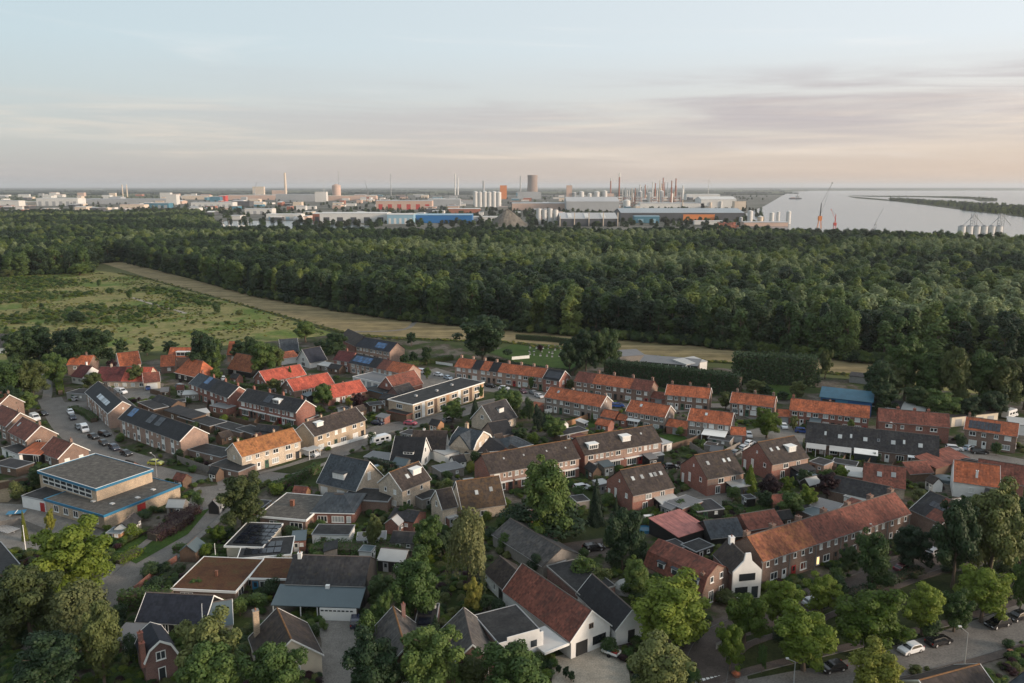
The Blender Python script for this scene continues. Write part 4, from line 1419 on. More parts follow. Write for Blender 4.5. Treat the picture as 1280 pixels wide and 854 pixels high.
h = H('terrace', (783, 513.5), (831, 521.5), 5.0, 7.8, 'pale brick duplex with orange roof and white awning beside the lawn terrace', 'the awning duplex', 'brick_grey', 'terrace', 'terraced rows').gable(2.7, 'roof_orange')
h.units(3, 2, 'a'); h.leanto(0, 5, 1.4, 2.3, 2.7, 'white'); h.skylight(4, .6); h.win('R', 3.9, 4, .6, .9)
h = H('terrace', (860, 525), (913, 531.5), 5.0, 7.8, 'pale brick duplex with orange roof and white garden tent', 'the white tent duplex', 'brick_grey', 'terrace', 'terraced rows').gable(2.7, 'roof_orange')
h.units(3, 2, 'a'); h.skylight(5, .6); h.leanto(h.L * .4, h.L * .95, 4.5, 2.3, 2.9, 'white', None, True)
h = H('terrace', (832, 493), (886, 498), 5.0, 7.6, 'brick duplex with orange roof behind a leafy garden and conifer hedge', 'the hedge backed duplex', 'brick_brown', 'terrace', 'terraced rows').gable(2.6, 'roof_orange')
h.units(3, 2, 'a')
for k in (.1, .52, .95): h.chimney(h.L * k, .2, 1.1, .7)
h = H('terrace', (913, 503), (967, 509), 4.2, 7.6, 'brick duplex with orange roof mostly hidden behind round trees', 'the tree hidden duplex', 'brick_brown', 'terrace', 'terraced rows').gable(2.6, 'roof_orange'); h.units(3, 2, 'a')
for k in (.1, .52, .95): h.chimney(h.L * k, .2, 1.1, .7)
h = H('terrace', (987.5, 512), (1086, 522.5), 5.0, 7.8, 'long red brick terrace with orange roof in front of the blue barn', 'the blue barn terrace', 'brick_red', 'terrace', 'terraced rows').gable(2.7, 'roof_orange', barge=None)
h.units(5, 2, 'a'); h.chimney(.5, .2, 1.0, .7); h.chimney(h.L * .5, .2, .5, .6)
h = H('terrace', (1099, 526), (1187, 534), 5.2, 8.2, 'dark red roofed brick terrace with tiny upper windows behind the long dark roof', 'the dark red terrace', 'brick_red', 'terrace', 'terraced rows').gable(2.8, 'roof_redbrown', barge=None)
for u in (.12, .17, .34, .56, .60, .76, .81): h.win('F', h.L * u, 3.9, .95, 1.1, 0)
for u in (.2, .45, .7): h.win('F', h.L * u, 1.5, 1.6, 1.4)
for k in (.28, .52, .72): h.chimney(h.L * k, .3, .7, .8)
h = H('terrace', (1206, 536), (1271, 545.5), 5.2, 8.4, 'brick semi detached pair, half black solar and half orange roof, at right edge', 'the half solar pair', 'brick_brown', 'terrace', 'terraced rows').gable(2.6, 'roof_orange')
h.units(2, 2, 'a'); h.solar(.8, .08, 8, 2); h.chimney(.6); h.win('R', 3, 1.5); h.win('R', 6, 4)
for a, b, lb, sh in (((751, 520), (768, 523), 'small brick garage with orange roof between lawn terrace and awning duplex', 'the small orange garage'),
                     ((833, 532), (858, 536), 'low brick garage with orange roof between the two duplexes', 'the low orange garage'),
                     ((973, 520), (989, 521), 'low dark orange roofed annex beside blue barn terrace', 'the dark orange annex'),
                     ((914, 543), (932, 544), 'small orange roofed garage right of the white tent duplex', 'the tent side garage'),
                     ((814, 497), (832, 499), 'red roofed link garage between ivy terrace and hedge backed duplex', 'the red link garage')):
    h = H('garage', a, b, 2.5, 5.5, lb, sh, 'brick_red', 'garage').gable(1.5, 'roof_orange' if 'red' not in lb else 'roof_redbrown', barge=None); h.panel('F', h.L * .5, .1, 2.1, 2.3, 'grey_paint', 'garage_door', .05)
# --- long dark roof with conservatories
h = H('terrace', (1007, 552), (1173, 571.5), 3.2, 9.5, 'long low terrace with very dark roof, skylights and glazed garden rooms', 'the long dark roof', 'brick_brown', 'terrace', 'terraced rows').gable(4.4, 'roof_dark', barge=None)
for k in (.15, .265, .35, .46, .67, .75, .87): h.skylight(h.L * k, .42 if k not in (.15, .35, .75) else .5, 1.1 if k not in (.15, .35, .75) else .6, 1.3, 'glass_pale')
h.skylight(h.L * .56, .45, .7, .9, 'glass')
for i in range(6):
    h.win('F', h.L * (i + .35) / 6, 1.4, 2.0, 1.9, 2, 'glass'); h.door('F', h.L * (i + .78) / 6, 'white')
h.leanto(.3, h.L * .165, 3.2, 2.3, 3.0, 'sheet_pale', None, True); h.leanto(h.L * .19, h.L * .36, 3.2, 2.3, 3.0, 'sheet_pale', None, True)
h.leanto(h.L * .38, h.L * .56, 3.2, 2.4, 3.1, 'white', 'glass'); h.leanto(h.L * .78, h.L * .98, 1.6, 2.6, 2.9, 'white')
# --- middle: red gabled rows
h = H('terrace', (612.5, 592), (724, 572), 5.3, 9.2, 'long brown roofed terrace with bare red gable behind the big round tree', 'the bare red gable terrace', 'brick_red', 'terrace', 'terraced rows').gable(3.4, 'roof_brown', barge=None, ridge='ridge_moss')
h.units(4, 2, 'c')
h.wm = 'brick_pink'
for k in range(4): h.panel('F', h.L * (k + .5) / 4, 2.8, 5.0, h.L / 4 - .1, 'brick_pink', 'upper_wall', .012)
for k in (.2, .42, .68, .9): h.skylight(h.L * k, .6, .4, .5)
h = H('terrace', (731, 568.5), (826.5, 552), 5.5, 9.2, 'brown roofed brick terrace with two white dormers and conservatory', 'the two dormer terrace', 'brick_red', 'terrace', 'terraced rows').gable(3.4, 'roof_brown', barge=None, ridge='ridge_moss')
h.units(4, 2, 'c'); h.dormer(h.L * .13, .18, 2.9, 1.5, bars=3, pane='glass'); h.dormer(h.L * .57, .3, 2.7, 1.6, pane='blind')
for k in range(4): h.panel('F', h.L * (k + .5) / 4, 2.8, 5.2, h.L / 4 - .1, 'brick_pink', 'upper_wall', .012)
h.leanto(h.L * .78, h.L * .99, 2.2, 2.3, 2.6, 'glass_pale', 'glass'); h.skylight(h.L * .8, .6, .5, .6)
for key, a, b, lb, sh, sky, dm in ((0, (791, 619), (842.5, 608.5), 'red gabled brown roofed house with four skylights beside the dark conifer', 'the four skylight house', (.18, .4, .62, .72, .86), None),
                                   (1, (884, 598.5), (929.5, 590.5), 'red gabled brown roofed house with three skylights and glass veranda', 'the three skylight house', (.22, .66, .8), None),
                                   (2, (965, 580.5), (1010.5, 571.5), 'red gabled brown roofed house with white dormer near the car park', 'the white dormer gabled house', (.2, .38), .68)):
    h = H('house', a, b, 4.6, 11, lb, sh, 'brick_red').gable(4.2, 'roof_brown', .3, .1, barge=None, ridge='ridge_moss')
    h.panel('F', h.L * .5, 2.7, 4.4, h.L - .3, 'brick_pink', 'upper_wall', .012)
    h.win('F', h.L * .38, 3.5, 1.7, 1.3, 1, 'glass_pale' if key == 0 else 'glass'); h.win('F', h.L * .72, 3.5, 1.3, 1.3, 1, 'glass')
    h.win('F', h.L * .3, 1.3, 1.4, 2.0, 1, 'glass'); h.win('L', 4, 2.8, .9, 2.2, 0, 'blind'); h.win('L', 8.5, 3.6, .9, 1.1, 0); h.win('L', 1.2, 1.6, .9, 2.4, 0, 'blind'); h.win('L', 5.5, 6.3, .4, .6, 0)
    for q in sky: h.skylight(h.L * q, .58, .8, 1.1)
    if dm: h.dormer(h.L * dm, .32, 2.6, 1.6, pane='blind')
    h.leanto(h.L * .5, h.L * .98, 3.4, 2.3, 2.9, ('sheet_pale', 'glass_pale', 'roof_dark')[key], 'glass')
# --- centre: detached houses
h = H('house', (398, 602), (444.5, 612.5), 3.4, 10.5, 'blue grey roofed house with white shed dormer and cream gable', 'the blue grey house', 'brick_cream').gable(5.4, 'roof_bluegrey', .35, .35, ridge='ridge_grey')
h.dormer(h.L * .47, .2, 3.6, 1.7, pane='blind', roof='roof_bluegrey'); h.win('R', 5.2, 5.3, 1.2, 2.0, 0, 'blind'); h.panel('F', h.L * .15, .1, 2.4, 2.2, 'white', 'garage_door', .05); h.panel('F', h.L * .6, .3, 2.4, 2.4, 'white'); h.chimney(h.L * .35, .3, .3, .4, 'dark_metal', False)
h = H('house', (502.5, 613), (537.5, 599), 5.2, 8.0, 'tall pale pink brick house with brown roof and white dormer', 'the tall pale pink house', 'brick_cream').gable(3.4, 'roof_brown', .3, .25, ridge='ridge_moss')
h.dormer(h.L * .72, .42, 2.8, 1.5, pane='blind'); h.skylight(h.L * .4, .5, 1.0, 1.2)
for u in (.22, .68): h.win('F', h.L * u, 4.1, .9, 1.1, 0, 'glass'); h.win('F', h.L * u, 1.5, .9, 1.4, 0, 'glass')
h.win('L', 2.4, 4.2, .8, 1.0, 0); h.win('L', 5.6, 4.2, .9, 1.1, 0); h.win('L', 5.2, 1.4, 1.6, 1.3)
h = H('house', (489, 574), (525.5, 576.5), 2.7, 9.0, 'cottage with steep black thatch-like roof, white gable and small dormer', 'the black thatched cottage', 'white_wall').gable(5.0, 'roof_black', .4, .3, ridge=None)
h.dormer(h.L * .55, .22, 3.0, 1.0, roof='roof_black', m='white', pane='glass'); h.win('R', 4.5, 1.4, 2.2, 1.7, 2, 'glass'); h.win('R', 4.5, 4.4, 1.2, 1.3, 0, 'glass'); h.win('F', h.L * .25, 1.4, 1.5, 1.2)
h = H('house', (514, 562), (556, 563), 2.7, 8.0, 'brown roofed rear wing of the black cottage with glazed pergola', 'the brown rear wing', 'white_wall').gable(4.2, 'roof_brown', barge=None); h.win('R', 4, 1.4, 2, 1.6, 1, 'glass'); h.chimney(3, .2, .5)
h = H('villa', (562, 556), (592, 562), 4.0, 9.5, 'pale villa with slate blue roof and half hipped white trimmed gables', 'the slate blue villa', 'brick_cream', 'villa')
h.gambrel(3.8, 'roof_bluegrey', 'white', .5, .3); h.win('L', 3.2, 4.6, 1.2, 1.3, 0, 'blind'); h.win('L', 6.2, 4.6, 1.2, 1.3, 0, 'blind'); h.win('L', 5, 1.5, 1.5, 1.5, 1, 'blind')
h.win('R', 3.2, 4.6, 1.2, 1.3, 0, 'blind'); h.win('R', 6.2, 4.6, 1.2, 1.3, 0, 'blind'); h.chimney(2, 1.0, 1.2, .8, 'brick_beige'); h.win('F', 4, 1.5, 2, 1.4)
MB().prism_x([(-3.2, 4.0), (-1.9, 6.1), (0, 7.6), (1.9, 6.1), (3.2, 4.0)], 0, 5.6).build('cross_gable', 'brick_cream', h.o).matrix_local = Matrix.Rotation(-math.pi / 2, 4, 'Z')
MB().prism_x([(-3.5, 3.9), (-3.5, 4.1), (-2.0, 6.3), (0, 7.85), (2.0, 6.3), (3.5, 4.1), (3.5, 3.9), (0, 7.65)], 0, 5.8).build('cross_roof', 'roof_bluegrey', h.o).matrix_local = Matrix.Rotation(-math.pi / 2, 4, 'Z')
h = H('house', (617, 530), (645, 521), 3.0, 9.5, 'dark brown roofed house with white dormer behind the slate blue villa', 'the house behind the villa', 'brick_cream').gable(4.8, 'roof_dark', .3, .3)
h.dormer(h.L * .55, .4, 2.2, 1.6, roof='roof_dark', pane='blind'); h.win('L', 4.7, 4.3, 1.2, 1.2); h.win('F', h.L * .7, 1.5)
h = H('garage', (618, 545), (641, 541), 2.6, 7.5, 'black pitched garage with brick gable between villa and conifers', 'the black pitched garage', 'brick_pink', 'garage').gable(3.0, 'roof_black', barge=None); h.win('R', 3.7, 1.4)
h = H('pavilion', (583, 566.5), (634, 563), 2.6, 9, 'low black hipped pavilion roof in front of the slate blue villa', 'the black hipped pavilion', 'brick_cream', 'outbuilding').hip(2.8, 'roof_black', .5, .9); h.win('F', 3, 1.3, 2, 1.5, 2, 'glass')
h = H('annex', (634, 562), (664, 556), 2.6, 8, 'low grey hipped annex roof right of the black pavilion', 'the grey hipped annex', 'brick_cream', 'outbuilding').hip(2.2, 'roof_bluegrey', .4, .9)
h = H('house', (578, 637), (631, 629.5), 2.9, 9, 'mossy brown roofed house with two skylights and white gable', 'the mossy two skylight house', 'brick_cream').gable(5.0, 'roof_moss', .3, .2, ridge='ridge_moss')
h.skylight(h.L * .4, .5, .8, 1.1); h.skylight(h.L * .75, .55, .8, 1.1); h.win('L', 4, 1.6, 1.2, 1.8, 0, 'blind'); h.win('F', h.L * .5, 1.4, 1.6, 1.2)
h = H('house', (553, 636), (571, 632), 4.2, 6, 'small pale gabled house with dark roof beside the weeping tree', 'the small pale gabled house', 'brick_cream').gable(3.2, 'roof_brown', .3, .2); h.win('L', 3, 4.4, .8, 1.2, 0); h.win('F', h.L * .5, 1.2, 2.4, 1.8, 2, 'glass')
h = H('bungalow', (325, 645), (381.5, 650), 3.0, 13, 'flat roofed bungalow with white fascia and brick roof stack', 'the flat white edged bungalow', 'brick_brown', 'bungalow').flat('gravel_roof', 'white', .5, .45)
h.win('F', h.L * .8, 1.5, 3, 1.4, 2, 'glass'); h.win('F', h.L * .3, 1.5, 2, 1.4, 1, 'glass'); h.chimney(h.L * .42, 0, 1.3, .8, 'terracotta', False, z=3.1)
h = H('bungalow', (392, 640.5), (440.5, 641.5), 3.1, 11, 'low brick bungalow with slate grey roof and white framed windows', 'the slate roofed bungalow', 'brick_red', 'bungalow').hip(2.2, 'roof_bluegrey', .6, .6)
h.win('F', h.L * .22, 1.6, 2.2, 1.5, 2, 'glass'); h.win('F', h.L * .62, 1.6, 2.8, 1.5, 3, 'glass_pale'); h.win('F', h.L * .9, 1.6, 1.0, 1.5, 0)
h = H('annex', (428, 624), (484, 627), 2.8, 7, 'flat dark extension behind the slate bungalow beside the pale pink house', 'the flat dark extension', 'brick_brown', 'annex').flat('bitumen', 'grey_paint', .3, .3)
h = H('bungalow', (283, 682.5), (327, 684), 3.0, 11, 'flat roofed cream bungalow covered with black solar panels', 'the solar covered bungalow', 'cream', 'bungalow').flat('bitumen', 'white', .4, .4)
h.win('F', h.L * .45, 1.8, 1.6, .8, 1, 'glass')
for i in range(5):
    for j in range(5):
        MB().box(-h.L / 2 + .9 + i * 1.45, -h.L / 2 + 2.2 + i * 1.45, -h.D / 2 + 1.0 + j * 1.9, -h.D / 2 + 2.5 + j * 1.9, h.ft + .08, h.ft + .16).build('solar_panel', 'solar', h.o)
h = H('annex', (299, 698), (362, 693), 2.7, 8, 'lower solar roofed wing in front of the solar bungalow', 'the lower solar wing', 'cream', 'annex').flat('bitumen', 'white', .4, .4)
for i in range(5):
    for j in range(2):
        MB().box(-h.L / 2 + .7 + i * 1.45, -h.L / 2 + 2.0 + i * 1.45, -h.D / 2 + 1.0 + j * 2.9, -h.D / 2 + 3.3 + j * 2.9, h.ft + .08, h.ft + .16).build('solar_panel', 'solar', h.o)
h = H('bungalow', (218, 735.5), (293, 739), 2.9, 12, 'flat bungalow with rusty brown sedum roof and white fascia', 'the sedum roofed bungalow', 'brick_brown', 'bungalow').flat('sedum_roof', 'white', .5, .45)
h.win('F', h.L * .2, 1.5, 2.4, 1.5, 2, 'glass'); h.win('R', 2.5, 1.5, 2.2, 1.8, 1, 'glass'); h.win('R', 7, 1.5, 2.2, 1.8, 1, 'glass'); h.chimney(h.L * .5, -1, 1.0, .4, 'terracotta', False, z=3.0)
h = H('annex', (313, 723), (362, 724), 2.8, 8, 'flat brown roofed wing joining sedum bungalow and carport house', 'the flat brown wing', 'brick_brown', 'annex').flat('sedum_roof', 'white', .3, .4)
h.win('F', h.L * .35, 1.5, 1.8, 1.6, 1, 'glass'); h.door('F', h.L * .12, 'blue_trim')
h = H('house', (358, 729), (455, 732), 4.2, 10, 'dark roofed house with slate lean-to carport and wide white garage door', 'the carport house', 'black_wood').gable(3.0, 'roof_dark', .3, .2, barge=None)
h.leanto(-1.2, h.L + .4, 5.0, 2.5, 3.9, 'sheet_blue')
h.box('garage_door', h.L * .53, h.L - .2, -5.12, -4.95, .1, 2.42, 'white')
h.box('garage_wall', h.L * .51, h.L - .05, -4.9, -.02, 0, 2.45, 'black_wood')
for i in range(8): h.box('garage_window', h.L * .545 + i * h.L * .052, h.L * .545 + i * h.L * .052 + h.L * .036, -5.16, -5.13, 1.85, 2.1, 'glass')
for x in (-.9, h.L * .28, h.L * .49): h.box('post', x, x + .16, -4.9, -4.74, 0, 2.5, 'white')
h.box('roof_unit', h.L * .52, h.L * .57, -.9, -.3, 3.6, 4.4, 'white'); h.chimney(1.2, -.5, .7, .7, 'white', True)
h = H('house', (172, 776), (254, 780), 3.0, 7.5, 'blue black roofed barn house with white gable edge behind the hedge', 'the blue black barn house', 'black_wood').gable(3.0, 'roof_navy', .3, .3)
h.win('F', h.L * .2, 2.0, 1.1, 1.6, 1, 'glass'); h.win('F', h.L * .42, 2.0, 1.1, 1.6, 1, 'glass')
h = H('annex', (255, 785), (290, 779), 2.6, 7, 'grey sheet roofed annex with pale weathered gable beside the big tree', 'the grey sheet annex', 'cream', 'annex').gable(2.4, 'sheet_blue', .3, .2)
# brick gambrel house, gable to the camera
h = H('house', (171, 806), (181.5, 829), 4.2, 4.5, 'narrow brick house with gambrel gable and white trim in the bottom left', 'the narrow gambrel house', 'brick_dark').gambrel(2.8, 'roof_navy', 'white', .62, .32)
h.win('R', 2.25, 4.7, 1.4, 1.4, 1, 'glass'); h.win('R', 2.25, 1.6, 1.1, 2.2, 0, 'glass'); h.chimney(h.L * .6, -2.2, 1.0, .7, 'brick_red'); h.chimney(h.L * .95, -2.4, .4, .7, 'brick_red')
# brown roof house bottom left-centre
h = H('house', (313, 797), (328, 838), 3.2, 9.0, 'brown tiled house with ochre ridge, cream walls and tall brick chimney', 'the ochre ridged house', 'cream').gable(3.8, 'roof_brown', .3, .2, ridge='ridge_moss')
h.chimney(h.L * .1, -3.6, 1.2, .9, 'brick_beige'); h.win('B', 3, 1.7, 2.2, 1.4, 1, 'glass'); h.win('B', 7.5, 1.7, 2.0, 1.4, 1, 'glass'); h.win('R', 4.7, 1.7, 2, 1.4)
# two ridges side by side at the bottom
h = H('house', (462, 792), (474, 846), 3.0, 8, 'brown roofed house with orange lichen ridge, left of two side by side', 'the left lichen ridge house', 'brick_dark').gable(4.0, 'roof_grey', .3, .15, ridge='ridge_moss'); h.win('R', 4, 2); h.chimney(1, 1.5, .8)
h = H('house', (548, 792), (556, 840), 3.0, 8.5, 'brown roofed house with grey ridge and brick gable, right of two', 'the right lichen ridge house', 'brick_dark').gable(4.0, 'roof_grey', .3, .15, ridge='ridge_grey'); h.win('R', 3, 2.4, 1.8, 1.0, 0, 'glass'); h.win('R', 5.8, 2.4, 1.8, 1.0, 0, 'glass')
h = H('annex', (517, 786), (544, 786), 3.4, 8, 'flat black linking roof with roof lights between two lichen ridge houses', 'the flat linking roof', 'brick_dark', 'annex').flat('bitumen', 'grey_paint', .05, .3); h.chimney(h.L * .8, 2.5, 1.4, .5, 'white', True, z=3.5); h.box('roof_light', .6, 2.6, 1.0, 3.0, 3.5, 3.75, 'solar'); h.box('roof_light', .6, 2.6, 4.2, 6.2, 3.5, 3.75, 'solar')
h = H('house', (624, 806), (678, 791), 5.0, 9.5, 'white fronted flat roofed house with stepped parapet and dark brick side', 'the stepped parapet house', 'brick_dark').flat('bitumen', 'grey_paint', .1, .3)
h.panel('F', h.L * .5, 0, 5.3, h.L + .24, 'white_wall', 'facade', .12); h.panel('F', h.L * .55, 5.3, 5.9, h.L * .75, 'white_wall', 'parapet', .12)
h.box('window', h.L * .3, h.L * .52, -.2, -.1, 3.1, 4.2, 'glass'); h.box('window', h.L * .72, h.L * .86, -.2, -.1, 3.1, 4.2, 'glass'); h.box('window_frame', h.L * .28, h.L * .54, -.16, -.11, 4.15, 4.4, 'orange_wood')
h = H('barn', (630, 738), (714, 801), 3.3, 8.2, 'white gabled house with long rusty red tiled roof and two wide doors', 'the white gabled red barn', 'white_wall').gable(3.9, 'roof_redbrown', .3, .15, barge='white', ridge='ridge_grey')
h.panel('R', 2.2, .1, 2.5, 2.4, 'dark_metal', 'garage_door', .05); h.panel('R', 5.9, .9, 2.4, 2.8, 'glass', 'shop_window', .05); h.win('R', 4.1, 4.6, .9, .9, 1, 'glass', False, 'brown_wood')
h.box('canopy', h.L - 6.5, h.L - .2, -5.2, -.4, 2.6, 2.9, 'concrete_pale'); h.box('canopy_edge', h.L - .19, h.L - .05, -5.2, -.3, 2.55, 3.0, 'white')
h = H('annex', (606, 715), (634, 741), 2.7, 6.5, 'dark roofed outhouse with white wall joined to the red barn', 'the dark outhouse', 'white_wall', 'outbuilding').gable(2.4, 'roof_brown', .2, .1, barge=None)
h.panel('F', h.L * .72, .1, 2.2, 1.6, 'dark_metal', 'door', .04); h.win('F', h.L * .25, 1.6, .9, 1.2, 0); h.win('F', h.L * .45, 1.6, .9, 1.2, 0)
h = H('barn', (722, 742), (770, 788), 2.9, 6.0, 'black roofed long house with white gable right of the red barn', 'the black long barn', 'white_wall').gable(3.0, 'roof_black', .25, .15); h.panel('R', 3, .1, 2.3, 1.3, 'dark_metal', 'door', .05)
h = H('barn', (684, 708), (725, 744), 3.0, 7.5, 'flat black roofed section behind the black barn with pale edge', 'the flat black section', 'brick_dark', 'outbuilding').flat('bitumen', 'concrete', .15, .3)
h = H('barn', (616, 668), (679, 708), 2.6, 9.0, 'long grey tiled low barn with pale right slope beside the parking yard', 'the long grey barn', 'grey_wood', 'barn').gable(2.4, 'roof_grey', .25, .1, barge=None, ridge='ridge_grey'); h.panel('R', 4.5, .3, 2.4, 2.4, 'white', 'door', .05)
# --- lower right
h = H('house', (806, 707), (878, 741), 3.2, 8.0, 'brown red gambrel house with three white dormers along its eaves', 'the three dormer gambrel house', 'brick_brown').gambrel(4.2, 'roof_redbrown', None, .6, .26)
for k in (.28, .58, .86):
    w = 1.6 if k != .58 else 3.2
    x0 = -h.L / 2 + h.L * k - w / 2
    MB().box(x0, x0 + w, -h.D / 2 + .1, -h.D / 2 + 1.5, 3.6, 5.2).build('dormer', 'white', h.o)
    MB().box(x0 - .15, x0 + w + .15, -h.D / 2 - .1, -h.D / 2 + 1.6, 5.204, 5.34).build('dormer_roof', 'roof_bluegrey', h.o)
    for q in range(1 if w < 2 else 2):
        MB().box(x0 + .25 + q * 1.5, x0 + 1.35 + q * 1.5, -h.D / 2 + .05, -h.D / 2 + .09, 3.9, 4.95).build('pane', 'glass', h.o)
h.win('R', 2.6, 4.9, 1.0, 1.2, 0, 'glass'); h.win('R', 5.4, 4.9, 1.0, 1.2, 0, 'glass'); h.win('R', 2.5, 1.6, 1.4, 2.3, 1, 'glass'); h.win('R', 5.6, 1.6, 1.4, 2.3, 1, 'glass'); h.chimney(h.L * .93, -2.8, -1.2, .6, 'brick_brown')
h = H('house', (892, 693), (915.5, 717), 5.2, 5.6, 'slim white gabled house with black roof and white chimney', 'the slim white house', 'brick_dark').gable(2.8, 'roof_brown', .15, .05, barge=None)
MB().prism_x([(-2.85, 0), (-2.85, 5.6), (-.8, 7.6), (-.5, 9.1), (.5, 9.1), (.8, 7.6), (2.85, 5.6), (2.85, 0)], h.L / 2 + .06, h.L / 2 + .36).build('facade', 'white_wall', h.o)
for y0, y1, z0, z1 in ((-1.6, 1.6, 3.7, 5.1), (-2.3, .2, .6, 2.5), (1.0, 2.3, .1, 2.4)): MB().box(h.L / 2 + .37, h.L / 2 + .40, y0, y1, z0, z1).build('window', 'glass', h.o)
h.chimney(1.5, 0, 1.2, .9, 'white_wall')
h = H('terrace', (953, 701), (1137.5, 641), 5.4, 8.2, 'long brick terrace with patched rust and red roofs above the brick lane', 'the long rust roofed terrace', 'brick_brown', 'terrace', 'terraced rows').gable(3.2, ['roof_rust', 'roof_rust', 'roof_redbrown', 'roof_redbrown', 'roof_redbrown', 'roof_redbrown'], .3, .1, barge=None)
h.units(6, 2, 'b')
for k in range(7): h.chimney(max(.5, min(h.L - .5, h.L * k / 6)), .6, .7, 1.0)
q = h.win('F', h.L * .255, 1.5, 1.5, 1.6, 0, 'curtain_red'); q = h.win('F', h.L * .352, 1.5, .9, 1.7, 0, 'lamp_lit')
MB().box(-h.L / 2 - .35, h.L / 2 + .35, -h.D / 2 - .16, -h.D / 2 - .02, 5.0, 5.35).build('cornice', 'concrete', h.o)
for i in range(7): MB().box(-h.L / 2 + h.L * i / 6 - .06, -h.L / 2 + h.L * i / 6 + .06, -h.D / 2 - .14, -h.D / 2 - .01, 0, 5.0).build('drain_pipe', 'concrete', h.o)
h = H('shed', (848, 672), (886, 660), 2.6, 9, 'pale pink sheet roofed shed with low slope', 'the pink roofed shed', 'black_wood', 'shed', 'sheds and outbuildings').mono(.9, 'roof_pink', None)
h = H('summerhouse', (889, 672), (929, 668), 2.4, 7, 'slate blue pitched garden pavilion beside the green hedge', 'the slate garden pavilion', 'black_wood', 'pavilion', 'sheds and outbuildings').gable(2.2, 'roof_bluegrey', .4, .3, barge=None)
h = H('outhouse', (936, 662), (978, 655), 3.0, 6.5, 'small brick outhouse with red tiled roof behind the rust terrace', 'the small brick outhouse', 'brick_red', 'outbuilding', 'sheds and outbuildings').gable(2.0, 'roof_redbrown', barge=None); h.win('F', 6, 1.6, 1.6, 1.0); h.win('F', 3.5, 1.6, 1.2, 1.0)
h = H('house', (1079, 604), (1131, 611), 2.8, 9, 'dim', 'the two skylight cottage', 'brick_cream'); h.o['label'] = 'brown red roofed cottage with two white skylights and pale gable'
h.gable(3.8, 'roof_redbrown', .3, .2, barge=None); h.skylight(h.L * .38, .5, 1.1, 1.4, 'glass_pale'); h.skylight(h.L * .72, .55, 1.1, 1.4, 'glass_pale'); h.win('L', 4.5, 1.6)
h = H('barn', (1036, 612), (1108, 628), 2.6, 8, 'long black low barn roof with white parapet behind the rust terrace', 'the black low barn', 'brick_brown', 'outbuilding', 'sheds and outbuildings').gable(2.4, 'roof_dark', barge=None)
h = H('chapel', (1138, 637), (1178, 655), 4.6, 11, 'brick hall with grey brown roof, solar rows and white gable end', 'the solar brick hall', 'brick_brown', 'hall').gable(3.4, ['roof_dark', 'roof_redbrown'], .2, .15)
h.solar(2.5, .42, 6, 1); h.solar(8.5, .62, 6, 1); h.win('F', h.L * .8, 2.4, 1.0, 2.4)
h = H('house', (1192, 602), (1250, 610), 3.8, 9, 'white walled house with bright red roof and tall white gables', 'the white gabled red house', 'white_wall').gable(4.0, 'roof_orange', .15, .05, barge='white', ridge='ridge_grey'); h.win('F', 4, 2.2); h.chimney(h.L * .5, -3.0, -1.0, .5, 'white', True)
h = H('house', (1221, 596), (1280, 606), 4.4, 8, 'brown red roofed brick house behind the white gabled red house', 'the brown roof behind', 'brick_red').gable(3.4, 'roof_redbrown', barge=None); h.win('R', 4, 4)
h = H('shed', (1137, 592), (1166, 590), 2.4, 6, 'dark red roofed shed near long dark roof and blue covered pool', 'the dark red shed', 'brown_wood', 'shed', 'sheds and outbuildings').gable(2.0, 'roof_redbrown', barge=None)
h = H('shed', (1170, 586), (1212, 573), 2.3, 6, 'long brown red lean roof beside the street end', 'the long lean roof', 'brown_wood', 'shed', 'sheds and outbuildings').mono(1.4, 'roof_redbrown', None)
h = H('garage', (1057, 594), (1088, 598), 2.5, 7, 'flat garage with pale roof lights below the garden rooms', 'the pale flat garage', 'brick_red', 'garage').flat('sheet_pale', 'white', .2, .3)
h = H('house', (1176, 893), (1252, 871), 3.0, 8, 'dark brown roof edge with cream wall at the bottom right corner', 'the corner cream house', 'cream').gable(2.6, 'roof_brown', .2, .1, ridge='ridge_moss'); h.win('R', 4, 1.8, 1.4, 1.4)
h = H('house', (1250, 866), (1274, 890), 3.4, 8, 'cream gable with slate roof cut by the bottom right corner', 'the corner slate gable', 'cream').gable(3.6, 'roof_bluegrey', .3, .2, barge='black_wood'); h.win('L', 4.2, 4.0, 1.4, 1.4, 1, 'glass', False, 'brown_wood'); h.win('F', 3, 1.5)
h = H('hall', (-60, 738), (28, 712), 4.2, 16, 'black flat roofed hall with brick wall cut by the left edge', 'the black flat hall', 'brick_pink', 'hall').flat('bitumen', 'grey_paint', .3, .4)
for k in (.6, .75, .9): h.win('F', h.L * k, 2.4, 2.4, 1.6, 2, 'glass')
h = H('house', (-30, 432), (6, 434), 3.0, 9, 'pale farmhouse with pointed grey roof beyond trees at left edge', 'the pointed grey farmhouse', 'white_wall').gable(5, 'roof_grey', barge='white'); h.win('F', 5, 1.6); h.win('R', 4, 4)
h = H('glasshouse', (775, 446), (806, 444), 2.8, 9, 'pale grey sheet roofed stable, left of the nursery sheds', 'the pale stable', 'grey_wood', 'shed', 'nursery sheds').mono(.8, 'sheet_grey', None)
h = H('long_shed', (800, 452), (872, 458), 3.0, 9, 'long pale sheet roofed nursery shed with open bays by the field', 'the long nursery shed', 'black_wood', 'shed', 'nursery sheds').mono(1.0, 'sheet_grey', None)
for i in range(8): h.box('post', h.L * i / 8, h.L * i / 8 + .25, -.4, -.2, 0, 2.9, 'white')
h = H('shed', (858, 456), (884, 452), 3.4, 8, 'small white walled shed with pale roof at nursery end', 'the small white nursery shed', 'white_wall', 'shed', 'nursery sheds').mono(.6, 'sheet_pale', None); h.win('F', 3, 1.6, 1.6, 1.2)
